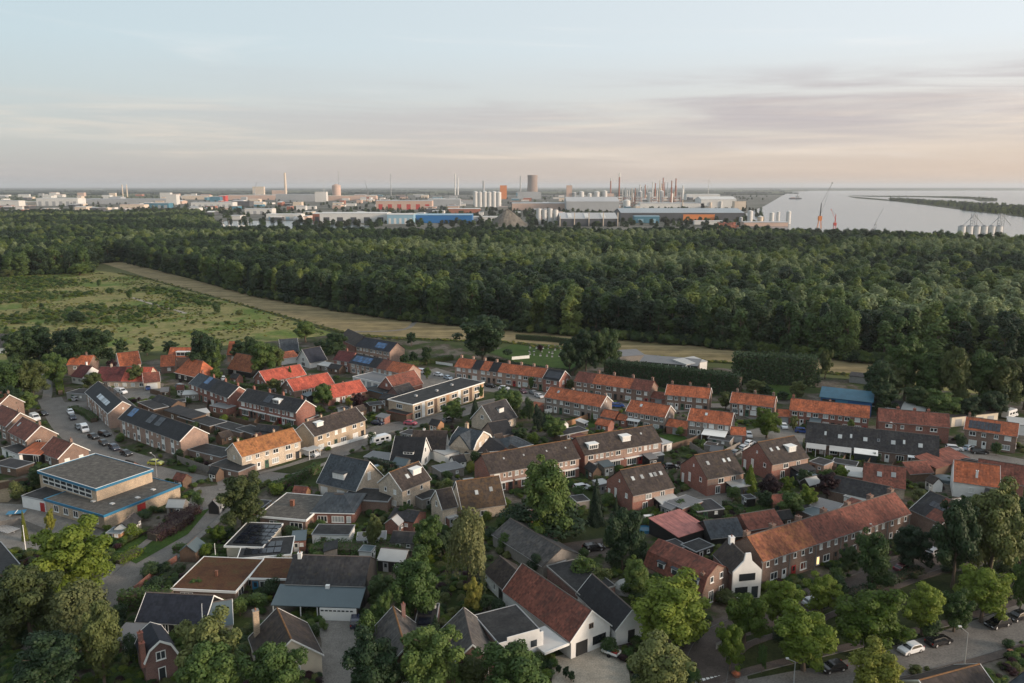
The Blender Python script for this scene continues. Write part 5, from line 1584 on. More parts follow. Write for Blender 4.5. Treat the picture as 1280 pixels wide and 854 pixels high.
h = H('barn', (1026, 496), (1090, 503), 5.0, 13, 'blue metal barn with teal sheet roof and open front', 'the blue metal barn', 'blue_metal', 'barn').gable(2.0, 'teal_metal', .4, .4, barge='teal_metal', ridge=None, gut=None)
h.panel('F', h.L * .16, .2, 4.4, h.L * .26, 'black_wood', 'doorway', .04); h.panel('F', h.L * .42, .2, 4.6, h.L * .24, 'blue_trim', 'sliding_door', .08)
h = H('garage_block', (1085, 507), (1125, 512), 3.2, 9, 'long flat roofed dark garage block right of the blue barn', 'the dark garage block', 'brick_brown', 'garages').mono(.4, 'roof_dark', 'white')
for k in (.2, .55, .85): h.panel('F', h.L * k, .1, 2.5, 3.0, 'green_paint', 'garage_door', .05)
h = H('shed', (1126, 512), (1155, 516), 3.0, 9, 'pale sheet roofed lean shed behind the dark red terrace', 'the pale lean shed', 'brown_wood', 'shed', 'sheds and outbuildings').mono(.4, 'sheet_pale', None)
h = H('garage_block', (1190, 522), (1248, 516), 3.2, 8, 'low white walled garages with flat dark roof near the camper', 'the low white garages', 'cream', 'garages').mono(.5, 'roof_dark', None)
for k in (.15, .38, .61, .84): h.panel('F', h.L * k, .1, 2.4, 2.6, 'grey_paint', 'garage_door', .05)
h = H('shed', (1262, 530), (1290, 533), 3.2, 7, 'white walled shed with grey roof at the right edge', 'the right edge white shed', 'white_wall', 'shed', 'sheds and outbuildings').mono(.4, 'sheet_pale', None)
h = H('long_shed', (1062, 470), (1090, 473), 2.6, 6, 'low grey shed with white end beyond the conifer block', 'the low field shed', 'concrete', 'shed', 'sheds and outbuildings').mono(.3, 'roof_dark', None)

# ------------------------------------------------------------------ sheds, fences, hedges
SHED_LOOK = {'bitumen': 'flat black', 'roof_dark': 'dark', 'sheet_pale': 'pale', 'sheet_grey': 'grey', 'roof_redbrown': 'reddish', 'sheet_blue': 'slate', 'roof_orange': 'orange', 'glass_pale': 'glazed', 'roof_brown': 'brown', 'teal_metal': 'teal'}


def shed(eL, eR, D=4.0, roof='bitumen', wall='brown_wood', He=2.3, kind='flat'):
    He += random.uniform(-.16, .16)
    h = H('garden_shed', eL, eR, He, D, None, None, wall, 'shed', 'garden sheds')
    THINGS[-1]['noun'] = f'{SHED_LOOK[roof]} roofed garden shed'
    if kind == 'flat':
        h.flat(roof, 'grey_paint', .15, .22)
    elif kind == 'mono':
        h.mono(.5, roof, None)
    else:
        h.gable(1.3, roof, .2, .15, barge=None, gut=None)
    if h.L > 2.2:
        h.door('F', h.L * .3, random.choice(['white', 'green_paint', 'brown_wood', 'grey_paint']), .9, 1.9)
        h.win('F', h.L * .7, 1.5, .8, .7, 0)
    return h


for a in [((235, 562), (277, 572), 6, 'bitumen', 'brick_brown'), ((261, 582), (298, 590), 6, 'bitumen', 'brick_brown'),
          ((172, 503), (192, 512), 5, 'bitumen', 'brown_wood'), ((190, 500), (214, 508), 5, 'roof_dark', 'brown_wood', 2.4, 'gable'), ((205, 513), (240, 524), 5, 'roof_dark', 'brown_wood', 2.4, 'mono'),
          ((228, 494), (247, 493), 4, 'sheet_pale', 'grey_wood', 2.3, 'mono'), ((222, 521), (262, 533), 6, 'bitumen', 'brown_wood'), ((258, 529), (300, 541), 5, 'bitumen', 'brick_brown'),
          ((295, 536), (325, 546), 5, 'bitumen', 'brown_wood'), ((262, 507), (283, 511), 4, 'sheet_grey', 'brick_red', 2.6), ((243, 519), (262, 516), 4, 'sheet_pale', 'grey_wood', 2.3, 'mono'),
          ((83, 491), (108, 493), 6, 'roof_dark', 'concrete', 2.5), ((212, 504), (232, 502), 4, 'bitumen', 'black_wood'), ((318, 538), (345, 541), 4, 'roof_dark', 'brown_wood', 2.4, 'gable'),
          ((366, 521), (385, 524), 5, 'bitumen', 'brick_dark'), ((455, 571), (486, 575), 5, 'sheet_grey', 'grey_wood', 2.2), ((490, 580), (506, 583), 4, 'sheet_blue', 'grey_wood', 2.1, 'gable'),
          ((551, 590), (580, 584), 5, 'sheet_grey', 'grey_wood', 2.4), ((556, 569), (580, 562), 5, 'sheet_pale', 'white', 2.6), ((486, 648), (517, 653), 6, 'roof_dark', 'brick_red', 2.4, 'gable'),
          ((446, 676), (482, 674), 4, 'sheet_grey', 'grey_wood', 2.0), ((488, 678), (520, 680), 5, 'roof_dark', 'grey_wood', 2.1, 'gable'), ((472, 700), (505, 703), 5, 'sheet_pale', 'black_wood', 2.5, 'gable'),
          ((390, 668), (436, 669), 5, 'bitumen', 'white_wall', 2.4), ((872, 640), (905, 636), 6, 'roof_dark', 'black_wood', 2.3), ((853, 636), (878, 627), 5, 'sheet_grey', 'brick_red', 2.5),
          ((1012, 632), (1042, 640), 6, 'sheet_grey', 'brick_red', 2.6), ((1022, 648), (1040, 643), 5, 'sheet_blue', 'brick_brown', 2.5), ((985, 633), (1010, 642), 5, 'roof_dark', 'brick_brown', 2.4),
          ((1012, 577), (1030, 582), 5, 'roof_dark', 'brick_pink', 2.4), ((1040, 578), (1070, 583), 4, 'bitumen', 'brick_pink', 2.2), ((966, 630), (985, 628), 4, 'roof_redbrown', 'brown_wood', 2.3, 'gable'),
          ((828, 556), (840, 553), 5, 'sheet_pale', 'white_wall', 2.5), ((744, 530), (760, 533), 4, 'roof_orange', 'brick_red', 2.3, 'gable'), ((771, 524), (782, 526), 4, 'roof_orange', 'brick_red', 2.3, 'gable'),
          ((885, 548), (912, 552), 5, 'bitumen', 'grey_wood', 2.2), ((700, 545), (735, 538), 5, 'bitumen', 'brown_wood', 2.3), ((500, 541), (514, 544), 4, 'roof_dark', 'grey_wood', 2.2),
          ((396, 456), (412, 459), 4, 'sheet_pale', 'grey_wood', 2.2, 'mono'), ((410, 460), (424, 462), 4, 'roof_dark', 'brown_wood', 2.2, 'gable'), ((474, 498), (494, 502), 5, 'roof_dark', 'brown_wood', 2.3, 'gable'),
          ((462, 507), (480, 505), 4, 'bitumen', 'brown_wood', 2.3), ((440, 517), (458, 512), 3, 'roof_brown', 'brown_wood', 2.3, 'gable'), ((1135, 580), (1160, 586), 4, 'roof_dark', 'brown_wood', 2.2, 'mono'),
          ((1196, 578), (1222, 582), 5, 'bitumen', 'brick_brown', 2.5), ((1240, 588), (1275, 596), 6, 'roof_dark', 'brick_brown', 2.6, 'gable'), ((1055, 620), (1080, 628), 4, 'glass_pale', 'white', 2.3),
          ((30, 735), (62, 741), 4, 'roof_dark', 'grey_wood', 2.2), ((140, 800), (166, 802), 4, 'sheet_grey', 'grey_wood', 2.3, 'mono'),
          ((870, 690), (892, 682), 4, 'bitumen', 'black_wood', 2.3), ((835, 690), (860, 683), 4, 'roof_dark', 'black_wood', 2.2), ((528, 625), (552, 618), 4, 'bitumen', 'grey_wood', 2.3), ((1268, 660), (1300, 655), 6, 'roof_brown', 'brick_brown', 2.8, 'gable'),
          ((1230, 622), (1262, 628), 6, 'roof_dark', 'brick_brown', 2.6, 'gable'), ((2, 560), (24, 569), 5, 'bitumen', 'white_wall', 2.4), ((-10, 580), (20, 586), 5, 'roof_dark', 'brown_wood', 2.3)]:
    shed(*a)

FP = {}


def fence(pxs, h=1.8, m='brown_wood', short=None):
    pts = [P(x, y) for x, y in pxs]
    t = thing('garden_fence', 'fence', pts[0], 0, noun={'brown_wood': 'brown', 'grey_wood': 'grey', 'white': 'white', 'orange_wood': 'orange brown', 'brick_red': 'brick', 'concrete': 'concrete'}[m] + (' garden fence' if m not in ('brick_red', 'concrete') else ' garden wall'), group='garden fences')
    for a, b in zip(pts, pts[1:]):
        n = max(1, round((b - a).length / 2.4))
        d = (b - a) / n
        w = d.length
        k = (round(w, 1), h, m)
        if k not in FP:
            w2 = k[0]
            mb = MB().box(.06, w2 - .06, -.03, .03, .05, h)
            for i in range(6):
                mb.box(.07 + i * (w2 - .14) / 6, .07 + (i + .8) * (w2 - .14) / 6, -.05, -.031, .06, h - .02)
            FP[k] = (mb.mesh('fence_panel', m), MB().box(-.06, .06, -.06, .06, 0, h + .1).mesh('post', m))
        rz = math.atan2(d.y, d.x)
        for i in range(n):
            M = Matrix.Translation(a + d * i - pts[0]) @ Matrix.Rotation(rz, 4, 'Z')
            link('panel', FP[k][0], t, M)
            link('post', FP[k][1], t, M)
    return t


for f in [([(262, 520), (300, 530), (345, 543)], 1.8, 'brown_wood'), ([(240, 497), (262, 503), (258, 515)], 1.8, 'brown_wood'), ([(330, 522), (318, 533)], 1.8, 'brown_wood'),
          ([(352, 526), (340, 538)], 1.7, 'brown_wood'), ([(305, 512), (292, 524)], 1.7, 'brown_wood'), ([(222, 578), (262, 592), (280, 598)], 2.0, 'grey_wood'), ([(188, 492), (212, 498)], 1.8, 'brown_wood'),
          ([(700, 536), (720, 530), (735, 524)], 1.8, 'orange_wood'), ([(681, 518), (700, 513)], 1.6, 'white'), ([(745, 540), (765, 534), (785, 531)], 1.8, 'grey_wood'), ([(838, 563), (862, 556), (885, 547)], 1.9, 'brown_wood'),
          ([(862, 560), (885, 575), (905, 570), (925, 560)], 1.9, 'grey_wood'), ([(545, 590), (562, 602), (580, 612)], 1.8, 'grey_wood'), ([(395, 566), (430, 556), (470, 544)], 1.0, 'white'),
          ([(168, 741), (192, 721), (222, 701)], 1.3, 'brick_red'), ([(0, 612), (30, 606), (48, 604)], 1.8, 'brown_wood'), ([(640, 450), (662, 448)], 1.4, 'white'), ([(545, 455), (566, 458)], 1.1, 'white'),
          ([(895, 812), (925, 796)], 1.1, 'concrete'), ([(845, 690), (880, 700)], 1.8, 'brown_wood'), ([(975, 655), (1010, 660), (1030, 652)], 1.8, 'brown_wood'), ([(1000, 622), (1025, 615)], 1.7, 'brown_wood'),
          ([(560, 640), (545, 650)], 1.6, 'brown_wood'), ([(1040, 590), (1075, 596)], 1.6, 'brown_wood'), ([(0, 660), (25, 656), (55, 668)], 1.6, 'grey_wood'), ([(170, 520), (148, 530)], 1.2, 'brown_wood'),
          ([(432, 505), (462, 498)], 1.7, 'brown_wood'), ([(1060, 570), (1050, 585)], 1.8, 'brown_wood'), ([(1090, 575), (1082, 588)], 1.8, 'brown_wood'), ([(1120, 580), (1112, 592)], 1.8, 'brown_wood'),
          ([(820, 640), (850, 632)], 1.7, 'brown_wood'), ([(905, 612), (930, 620)], 1.6, 'brown_wood'), ([(600, 560), (625, 575)], 1.7, 'grey_wood')]:
    fence(*f)


def hedge(pxs, w=1.0, h=1.8, m='leaf_hedge', noun='clipped green hedge', dens=26, leaf=.16):
    pts = [P(x, y) for x, y in pxs]
    cs, ns = [], []
    core = MB()
    o0 = pts[0]
    for a, b in zip(pts, pts[1:]):
        d = (b - a)
        Ld = d.length
        u = np.array([d.x / Ld, d.y / Ld, 0])
        v = np.array([-u[1], u[0], 0])
        n = int(dens * Ld * (2 * h + w))
        s = rng.uniform(0, Ld, n)
        q = rng.uniform(0, 2 * h + w, n)
        wob = 1 + .10 * np.sin(s * 1.9) + .06 * np.sin(s * 4.3 + 1)
        side = np.where(q < h, -1, np.where(q < 2 * h, 1, 0))
        off = np.where(side == 0, rng.uniform(-w / 2, w / 2, n), side * w / 2) * wob
        z = np.where(side == 0, h, np.where(q < h, q, q - h)) * (.94 + .06 * wob)
        c = np.array([a.x - o0.x, a.y - o0.y, 0]) + s[:, None] * u + off[:, None] * v
        c[:, 2] = z
        c += rng.normal(0, .07 * max(1, w), (n, 3))
        c[:, 2] = np.maximum(c[:, 2], .02)
        cs.append(c)
        ns.append(side[:, None] * v + np.array([0, 0, .35]) + (side == 0)[:, None] * np.array([0, 0, 1.]) + rng.normal(0, .4, (n, 3)))
        A, B = a - o0, b - o0
        vv = Vector(v) * w * .36
        core.prism_z([A - vv, B - vv, B + vv, A + vv], 0.02, h * .9)
    c, nn = np.concatenate(cs), np.concatenate(ns)
    t = thing('hedge', 'hedge', o0, 0, noun=noun, group='hedges')
    me = leaf_mesh('foliage', c, nn, leaf * rng.uniform(.7, 1.4, len(c)), rng.random(len(c)), m)
    link('foliage', me, t)
    core.build('twigs', 'bark', t)
    return t


hedge([(338, 618), (365, 608), (398, 590)], 1.6, 2.6, noun='tall clipped green hedge')
hedge([(150, 762), (182, 758), (216, 758)], 2.6, 3.2, 'leaf_mid', 'thick dark hedge')
hedge([(862, 648), (898, 662), (930, 655), (962, 640)], 1.4, 1.6)
hedge([(905, 632), (930, 645)], 1.2, 1.4)
hedge([(610, 452), (655, 462), (715, 470), (745, 445)], 1.6, 2.2, 'leaf_dark', 'dark clipped hedge')
hedge([(645, 424), (690, 427), (745, 434)], 1.6, 2.4, 'leaf_dark', 'dark boundary hedge')
hedge([(500, 460), (530, 455), (566, 450)], 2.0, 2.2, 'leaf_mid', 'rough green hedge')
hedge([(465, 570), (490, 562), (500, 556)], 1.6, 2.0, 'leaf_dark', 'dark hedge')
hedge([(463, 582), (490, 590), (512, 582)], 1.4, 2.4, 'leaf_conifer', 'blackish clipped hedge')
hedge([(145, 705), (175, 690)], 3.0, 1.0, 'leaf_lime', 'low bright green hedge')
hedge([(190, 676), (215, 664), (235, 650)], 3.6, 1.7, 'leaf_purple', 'low purple hedge')
hedge([(212, 656), (246, 640)], 3.2, 1.6, 'leaf_purple', 'dark purple hedge')
hedge([(395, 688), (440, 690), (505, 688)], 5.0, 1.4, 'leaf_hedge', 'feathery reed bed')
hedge([(380, 675), (410, 676)], 1.8, 2.0, 'leaf_yellow', 'yellowish green hedge')
hedge([(218, 690), (260, 690), (298, 693)], 1.6, 1.5, 'leaf_hedge', 'long low hedge')
hedge([(186, 745), (228, 712)], 1.4, 1.4, 'leaf_dark', 'dark roadside hedge')
hedge([(1020, 760), (1090, 738), (1150, 715)], 1.8, 1.2, 'leaf_dark', 'long dark lane hedge')
hedge([(1205, 760), (1290, 735)], 2.6, 1.8, 'leaf_dark', 'thick street hedge')
hedge([(850, 632), (880, 645)], 1.0, 1.3)
hedge([(1040, 586), (1085, 590)], 1.3, 1.6, 'leaf_dark', 'dark garden hedge')
hedge([(325, 655), (380, 662), (425, 664)], 1.2, 1.3)
hedge([(800, 545), (830, 540)], 1.2, 1.2)
hedge([(285, 482), (320, 488), (345, 482)], 2.0, 1.6)
hedge([(60, 470), (74, 480), (76, 494)], 2.0, 2.0, 'leaf_lime', 'bright green path hedge')
hedge([(90, 512), (110, 520), (118, 528)], 2.4, 1.3, 'leaf_mid', 'loose front garden hedge')
hedge([(400, 430), (440, 424)], 2, 2, 'leaf_mid', 'rough field hedge')
hedge([(758, 474), (800, 479), (850, 485), (925, 495)], 4.5, 7.6, 'leaf_dark', 'tall dark conifer hedge', 12, .32)
hedge([(916, 475), (965, 478), (1018, 481)], 8.0, 10.5, 'leaf_dark', 'huge blocky conifer hedge', 12, .34)
# conifer belts: each tree of its own
for (x0, y0, x1, y1, top, n, w) in ((650, 520, 682, 545, 34, 6, 14),):
    for i in range(n):
        k = i / (n - 1)
        y = y0 + (y1 - y0) * k
        tree(x0 + (x1 - x0) * k + random.uniform(-2, 2), y, y - top * random.uniform(.85, 1.05), w * random.uniform(.8, 1.0), random.choice(['leaf_conifer', 'leaf_conifer', 'leaf_dark']), 'shrub', 'belt_conifer')

# ------------------------------------------------------------------ trees of the village: x, base row, top row, width, leaf, shape
MID, DRK, LIM, OLV, WIL, YEL, PUR, CON = 'leaf_mid', 'leaf_dark', 'leaf_lime', 'leaf_olive', 'leaf_willow', 'leaf_yellow', 'leaf_purple', 'leaf_conifer'
for a in [
    (92, 752, 650, 108, LIM), (40, 806, 700, 96, OLV), (100, 812, 722, 90, WIL, 'willow'), (66, 880, 790, 106, DRK), (132, 862, 748, 62, OLV), (10, 800, 728, 60, OLV),
    (262, 872, 764, 92, OLV), (268, 895, 795, 104, MID), (350, 895, 798, 84, MID), (303, 664, 588, 64, OLV), (272, 680, 656, 28, LIM), (258, 697, 677, 18, LIM, 'shrub'), (245, 745, 722, 26, MID),
    (586, 740, 624, 62, WIL, 'willow'), (591, 768, 722, 26, YEL), (520, 785, 688, 74, MID), (476, 760, 715, 40, DRK), (478, 800, 738, 34, MID), (535, 704, 640, 44, MID), (508, 655, 628, 22, MID), (468, 690, 640, 26, OLV), (556, 700, 660, 30, DRK),
    (540, 880, 776, 92, MID), (640, 890, 798, 100, MID), (470, 885, 790, 84, DRK), (545, 830, 768, 40, DRK, 'conifer'), (590, 870, 815, 50, OLV), (822, 882, 794, 96, OLV),
    (684, 676, 569, 78, MID), (690, 676, 622, 92, DRK, 'shrub'), (645, 668, 628, 50, DRK, 'shrub'), (745, 656, 597, 26, CON, 'conifer'), (777, 714, 629, 58, DRK), (671, 682, 646, 30, LIM, 'shrub'), (628, 668, 640, 24, MID, 'shrub'),
    (728, 730, 690, 34, MID, 'shrub'), (750, 738, 706, 34, OLV, 'shrub'), (795, 752, 696, 42, MID), (770, 712, 694, 22, DRK, 'shrub'), (838, 812, 720, 112, LIM), (815, 740, 712, 30, MID, 'shrub'),
    (930, 806, 738, 62, LIM), (974, 786, 719, 58, LIM), (912, 840, 778, 42, LIM), (952, 842, 802, 14, MID), (1004, 838, 758, 88, LIM), (1027, 768, 717, 50, LIM), (1082, 822, 732, 100, LIM), (1088, 742, 661, 54, MID),
    (1140, 712, 654, 54, DRK), (1190, 735, 612, 66, DRK), (1236, 730, 598, 84, OLV), (1262, 700, 615, 56, DRK), (1212, 715, 620, 60, DRK), (1226, 778, 704, 72, LIM), (1152, 794, 727, 56, LIM), (1192, 790, 735, 42, MID), (1094, 885, 806, 76, YEL), (1274, 770, 692, 34, MID), (1060, 720, 680, 26, DRK),
    (937, 616, 580, 24, LIM, 'conifer'), (961, 630, 591, 36, PUR), (983, 618, 594, 20, LIM), (1033, 622, 590, 30, PUR), (988, 650, 612, 40, MID), (1010, 640, 606, 26, LIM), (1005, 610, 585, 22, DRK), (955, 640, 612, 26, DRK), (915, 625, 605, 22, MID, 'shrub'),
    (850, 640, 622, 24, MID, 'shrub'), (870, 646, 628, 26, MID, 'shrub'), (1050, 605, 580, 22, LIM), (1105, 600, 582, 16, MID, 'shrub'), (1128, 598, 578, 14, MID, 'shrub'),
    (604, 454, 391, 74, DRK), (712, 468, 420, 32, DRK), (732, 468, 408, 38, DRK), (756, 466, 405, 40, DRK), (958, 548, 508, 40, LIM), (944, 496, 473, 28, OLV), (957, 498, 480, 18, DRK), (996, 500, 474, 24, OLV), (907, 514, 487, 22, OLV), (1031, 474, 434, 20, OLV), (1018, 482, 466, 20, DRK), (978, 500, 488, 18, DRK),
    (1096, 510, 446, 48, DRK), (1130, 500, 414, 50, MID), (1112, 506, 452, 44, OLV), (1163, 506, 438, 52, MID), (1190, 512, 430, 46, OLV), (1222, 510, 431, 56, MID), (1252, 514, 440, 56, OLV), (1280, 512, 445, 56, DRK), (1178, 526, 487, 52, MID), (1205, 528, 495, 40, DRK), (1145, 516, 480, 40, DRK), (1105, 520, 478, 34, DRK), (1240, 525, 485, 44, DRK),
    (25, 462, 410, 44, DRK), (50, 460, 404, 50, DRK), (92, 462, 405, 56, DRK), (120, 460, 406, 54, DRK), (152, 444, 423, 18, DRK), (184, 444, 420, 22, DRK), (214, 444, 425, 22, DRK), (12, 502, 448, 50, MID), (42, 498, 446, 44, OLV), (72, 482, 438, 34, MID), (16, 520, 480, 30, DRK), (36, 515, 488, 26, MID),
    (258, 470, 410, 48, DRK), (266, 470, 424, 32, MID), (318, 462, 418, 30, DRK), (332, 470, 424, 40, MID), (346, 462, 430, 26, OLV), (300, 452, 424, 26, DRK), (382, 428, 399, 34, MID), (420, 450, 414, 36, DRK), (405, 444, 424, 24, DRK), (118, 490, 463, 28, OLV), (171, 484, 455, 24, OLV), (270, 478, 459, 18, MID), (140, 470, 448, 16, PUR),
    (363, 478, 457, 12, MID, 'conifer'), (405, 512, 476, 30, MID), (449, 516, 490, 22, PUR), (344, 492, 472, 20, OLV), (436, 508, 494, 12, YEL, 'shrub'), (566, 528, 498, 32, MID), (594, 522, 496, 16, CON, 'conifer'), (628, 512, 484, 26, MID), (638, 520, 486, 40, MID), (694, 550, 519, 34, MID), (666, 556, 538, 20, LIM, 'shrub'), (650, 552, 534, 24, DRK),
    (505, 458, 442, 14, DRK), (517, 456, 438, 14, DRK), (533, 456, 432, 16, DRK), (490, 452, 434, 14, DRK), (514, 432, 414, 14, DRK), (600, 498, 480, 10, MID), (534, 474, 458, 12, MID), (675, 440, 430, 10, PUR),
    (532, 560, 542, 24, DRK, 'shrub'), (466, 556, 538, 14, DRK, 'shrub'), (478, 572, 560, 8, MID, 'shrub'), (595, 580, 562, 16, MID, 'shrub'), (590, 592, 575, 16, YEL, 'shrub'), (740, 528, 514, 6, MID, 'conifer'), (785, 496, 482, 18, DRK), (664, 488, 470, 10, MID), (714, 490, 474, 18, OLV, 'shrub'),
    (32, 676, 637, 10, YEL, 'conifer'), (64, 668, 636, 14, YEL), (110, 668, 640, 26, OLV), (50, 610, 578, 30, DRK), (20, 625, 600, 22, OLV, 'shrub'), (165, 672, 654, 24, LIM, 'shrub'), (248, 632, 614, 18, MID, 'shrub'), (225, 575, 560, 14, DRK, 'shrub'), (152, 552, 540, 12, MID, 'shrub'), (182, 508, 498, 14, LIM, 'shrub'),
    (707, 848, 832, 10, DRK), (698, 842, 830, 9, DRK), (714, 852, 838, 12, DRK), (770, 800, 776, 20, MID, 'shrub'), (735, 770, 752, 14, MID, 'shrub'), (654, 700, 680, 24, DRK, 'shrub'), (668, 716, 690, 24, DRK, 'shrub'), (632, 690, 664, 20, MID, 'shrub'), (460, 820, 760, 34, MID, 'shrub'), (395, 800, 778, 16, DRK, 'shrub'), (405, 788, 772, 14, MID, 'shrub'),
    (340, 745, 720, 26, DRK, 'shrub'), (322, 762, 740, 30, MID, 'shrub'), (300, 770, 745, 26, MID, 'shrub'), (350, 712, 690, 18, MID, 'shrub'), (195, 745, 720, 30, DRK, 'shrub'), (205, 720, 700, 22, DRK, 'shrub'), (165, 830, 790, 30, DRK, 'shrub'), (150, 780, 752, 24, DRK, 'shrub'),
    (800, 560, 545, 14, MID, 'shrub'), (850, 545, 532, 14, MID, 'shrub'), (878, 560, 548, 12, MID, 'shrub'), (806, 532, 518, 16, MID, 'shrub'), (846, 506, 494, 20, OLV, 'shrub'), (1245, 570, 550, 14, MID, 'shrub'), (1062, 548, 522, 10, MID), (992, 538, 518, 12, OLV), (1116, 540, 520, 10, MID), (1200, 560, 540, 18, DRK, 'shrub'),
    (1165, 800, 770, 30, DRK, 'shrub'), (1120, 806, 780, 26, DRK, 'shrub'), (1050, 745, 720, 26, DRK, 'shrub'), (1110, 735, 712, 26, DRK, 'shrub'), (975, 800, 780, 24, DRK, 'shrub'), (870, 800, 776, 26, DRK, 'shrub'), (1230, 740, 712, 40, DRK, 'shrub'), (1260, 726, 700, 36, DRK, 'shrub'),
    (440, 650, 634, 14, DRK, 'shrub'), (400, 662, 648, 18, MID, 'shrub'), (365, 672, 655, 22, DRK, 'shrub'), (345, 668, 652, 18, MID, 'shrub'), (560, 616, 596, 12, MID, 'shrub'), (605, 606, 590, 18, MID, 'shrub'), (736, 596, 582, 12, MID, 'shrub'), (820, 596, 582, 12, DRK, 'shrub'), (770, 640, 618, 8, CON, 'conifer'), (790, 650, 636, 18, MID, 'shrub'),
]:
    tree(*a)

# ------------------------------------------------------------------ forest
FRONT = [(-420, 350), (0, 346), (112, 341), (118, 330), (152, 327), (240, 348), (320, 371), (410, 386), (500, 400), (600, 410), (700, 418), (850, 431), (1000, 445), (1090, 454), (1280, 472), (1500, 494)]
fw = [P(x, y) for x, y in FRONT]
back = [Vector((1150, 900, 0)), Vector((560, 930, 0)), Vector((440, 1080, 0)), Vector((350, 1130, 0)), Vector((0, 1145, 0)), Vector((-300, 1150, 0)), Vector((-430, 1200, 0)), Vector((-560, 1500, 0)), Vector((-760, 1950, 0)), Vector((-1500, 1950, 0))]
poly = np.array([(p.x, p.y) for p in fw + back])


def inside(pts, poly):
    x, y = pts[:, 0], pts[:, 1]
    r = np.zeros(len(pts), bool)
    j = len(poly) - 1
    for i in range(len(poly)):
        xi, yi, xj, yj = *poly[i], *poly[j]
        c = ((yi > y) != (yj > y)) & (x < (xj - xi) * (y - yi) / (yj - yi + 1e-12) + xi)
        r ^= c
        j = i
    return r


g = np.stack(np.meshgrid(np.arange(-1500, 1100, 10.0), np.arange(300, 1960, 10.0)), -1).reshape(-1, 2)
g = g + rng.uniform(-4.4, 4.4, g.shape)
g = g[inside(g, poly)]
# only what the photograph or a step beside it can see
g = g[np.abs(g[:, 0]) < g[:, 1] * .72 + 30]
frontpx = np.array(FRONT)
pxx = 640 + F * g[:, 0] / (g[:, 1] * CP + CAMH * SP)
fy = np.interp(pxx, frontpx[:, 0], frontpx[:, 1])
fr = CAMH * F / (CP * (fy - HZ))            # depth of the wood's edge there
depth = g[:, 1] * CP + CAMH * SP - fr
order = np.argsort(depth)
inview = np.abs(pxx - 640) < 690
lead = [i for i in order if inview[i]][:300]
leadset = set(lead)
FM = ['leaf_forest', 'leaf_forest_dark', 'leaf_forest', 'leaf_forest_olive', 'leaf_forest_dark', 'leaf_forest_pale']
for i in lead:
    t = thing('forest_tree', 'tree', (g[i, 0], g[i, 1], 0), random.uniform(0, 6.28), label='tall leafy tree in the front row of the dark forest edge', group='trees of the forest edge')
    hgt = random.uniform(.98, 1.32) * (.92 if 115 < pxx[i] < 400 else 1.0)
    sx = random.uniform(1.15, 1.75)
    t.scale = (sx, sx, hgt)
    k = random.choice([0, 1, 2, 3, 4])
    link('trunk', random.choice(FTRUNK), t)
    c = link('crown', FCROWN[k], t)
    setmat(c, random.choice(['leaf_forest', 'leaf_forest_dark', 'leaf_forest_dark', 'leaf_forest_dark', 'leaf_forest', 'leaf_forest_olive']))
rest = np.array([i for i in range(len(g)) if i not in leadset])
n = len(rest)
big = 0.5 + 0.5 * np.sin(g[rest, 0] * .021 + 2 * np.sin(g[rest, 1] * .013)) * np.sin(g[rest, 1] * .017 + 1.1)
sz = np.stack([rng.uniform(1.1, 2.1, n)] * 2 + [rng.uniform(.74, 1.24, n) * (.84 + .24 * big)], 1)
sz[:, 1] = sz[:, 0]
VM = ['leaf_forest_dark', 'leaf_forest', 'leaf_forest_olive', 'leaf_forest_pale']
var = [(FCROWN[k], m) for m in VM for k in (0, 1, 2, 3)]
# stands of one kind: dark, green, olive and pale patches
st = np.sin(g[rest, 0] * .012 + 1.7 * np.sin(g[rest, 1] * .009 + .6)) + np.sin(g[rest, 1] * .019 + 1.3 * np.sin(g[rest, 0] * .011)) + rng.normal(0, 1.0, n) + .0008 * g[rest, 0]
kind = np.digitize(st, [-.85, .15, 1.05])
kind = np.where((g[rest, 1] > 1070) & (g[rest, 0] > -420), 0, kind)
kk = np.where(kind == 3, rng.choice([0, 2, 3], n), rng.choice([0, 1, 1, 2], n))
# the kinds are sorted by name when picked
scatter('forest', 'dense green forest belt between the village and the industry', 'forest', np.column_stack([g[rest], np.zeros(n)]), sz, var, kind * 4 + kk)
# bushes along the forest edge
n = 1100
q = np.linspace(0, len(fw) - 1.001, n)
ex = [fw[int(k)].lerp(fw[int(k) + 1], k % 1) for k in q]
ep = np.array([(p.x + rng.normal(0, 1.5), p.y + rng.uniform(-3, 4), 0) for p in ex])
es = rng.uniform(.35, .8, (n, 1)) * np.array([[1, 1, .75]])
scatter('forest_undergrowth', 'low bushes along the foot of the forest edge', 'bushes', ep, es, [(CROWN['shrub'][i], m) for i, m in ((0, 'leaf_forest_dark'), (1, 'leaf_forest'), (2, 'leaf_forest_dark'), (3, 'leaf_forest_olive'))])
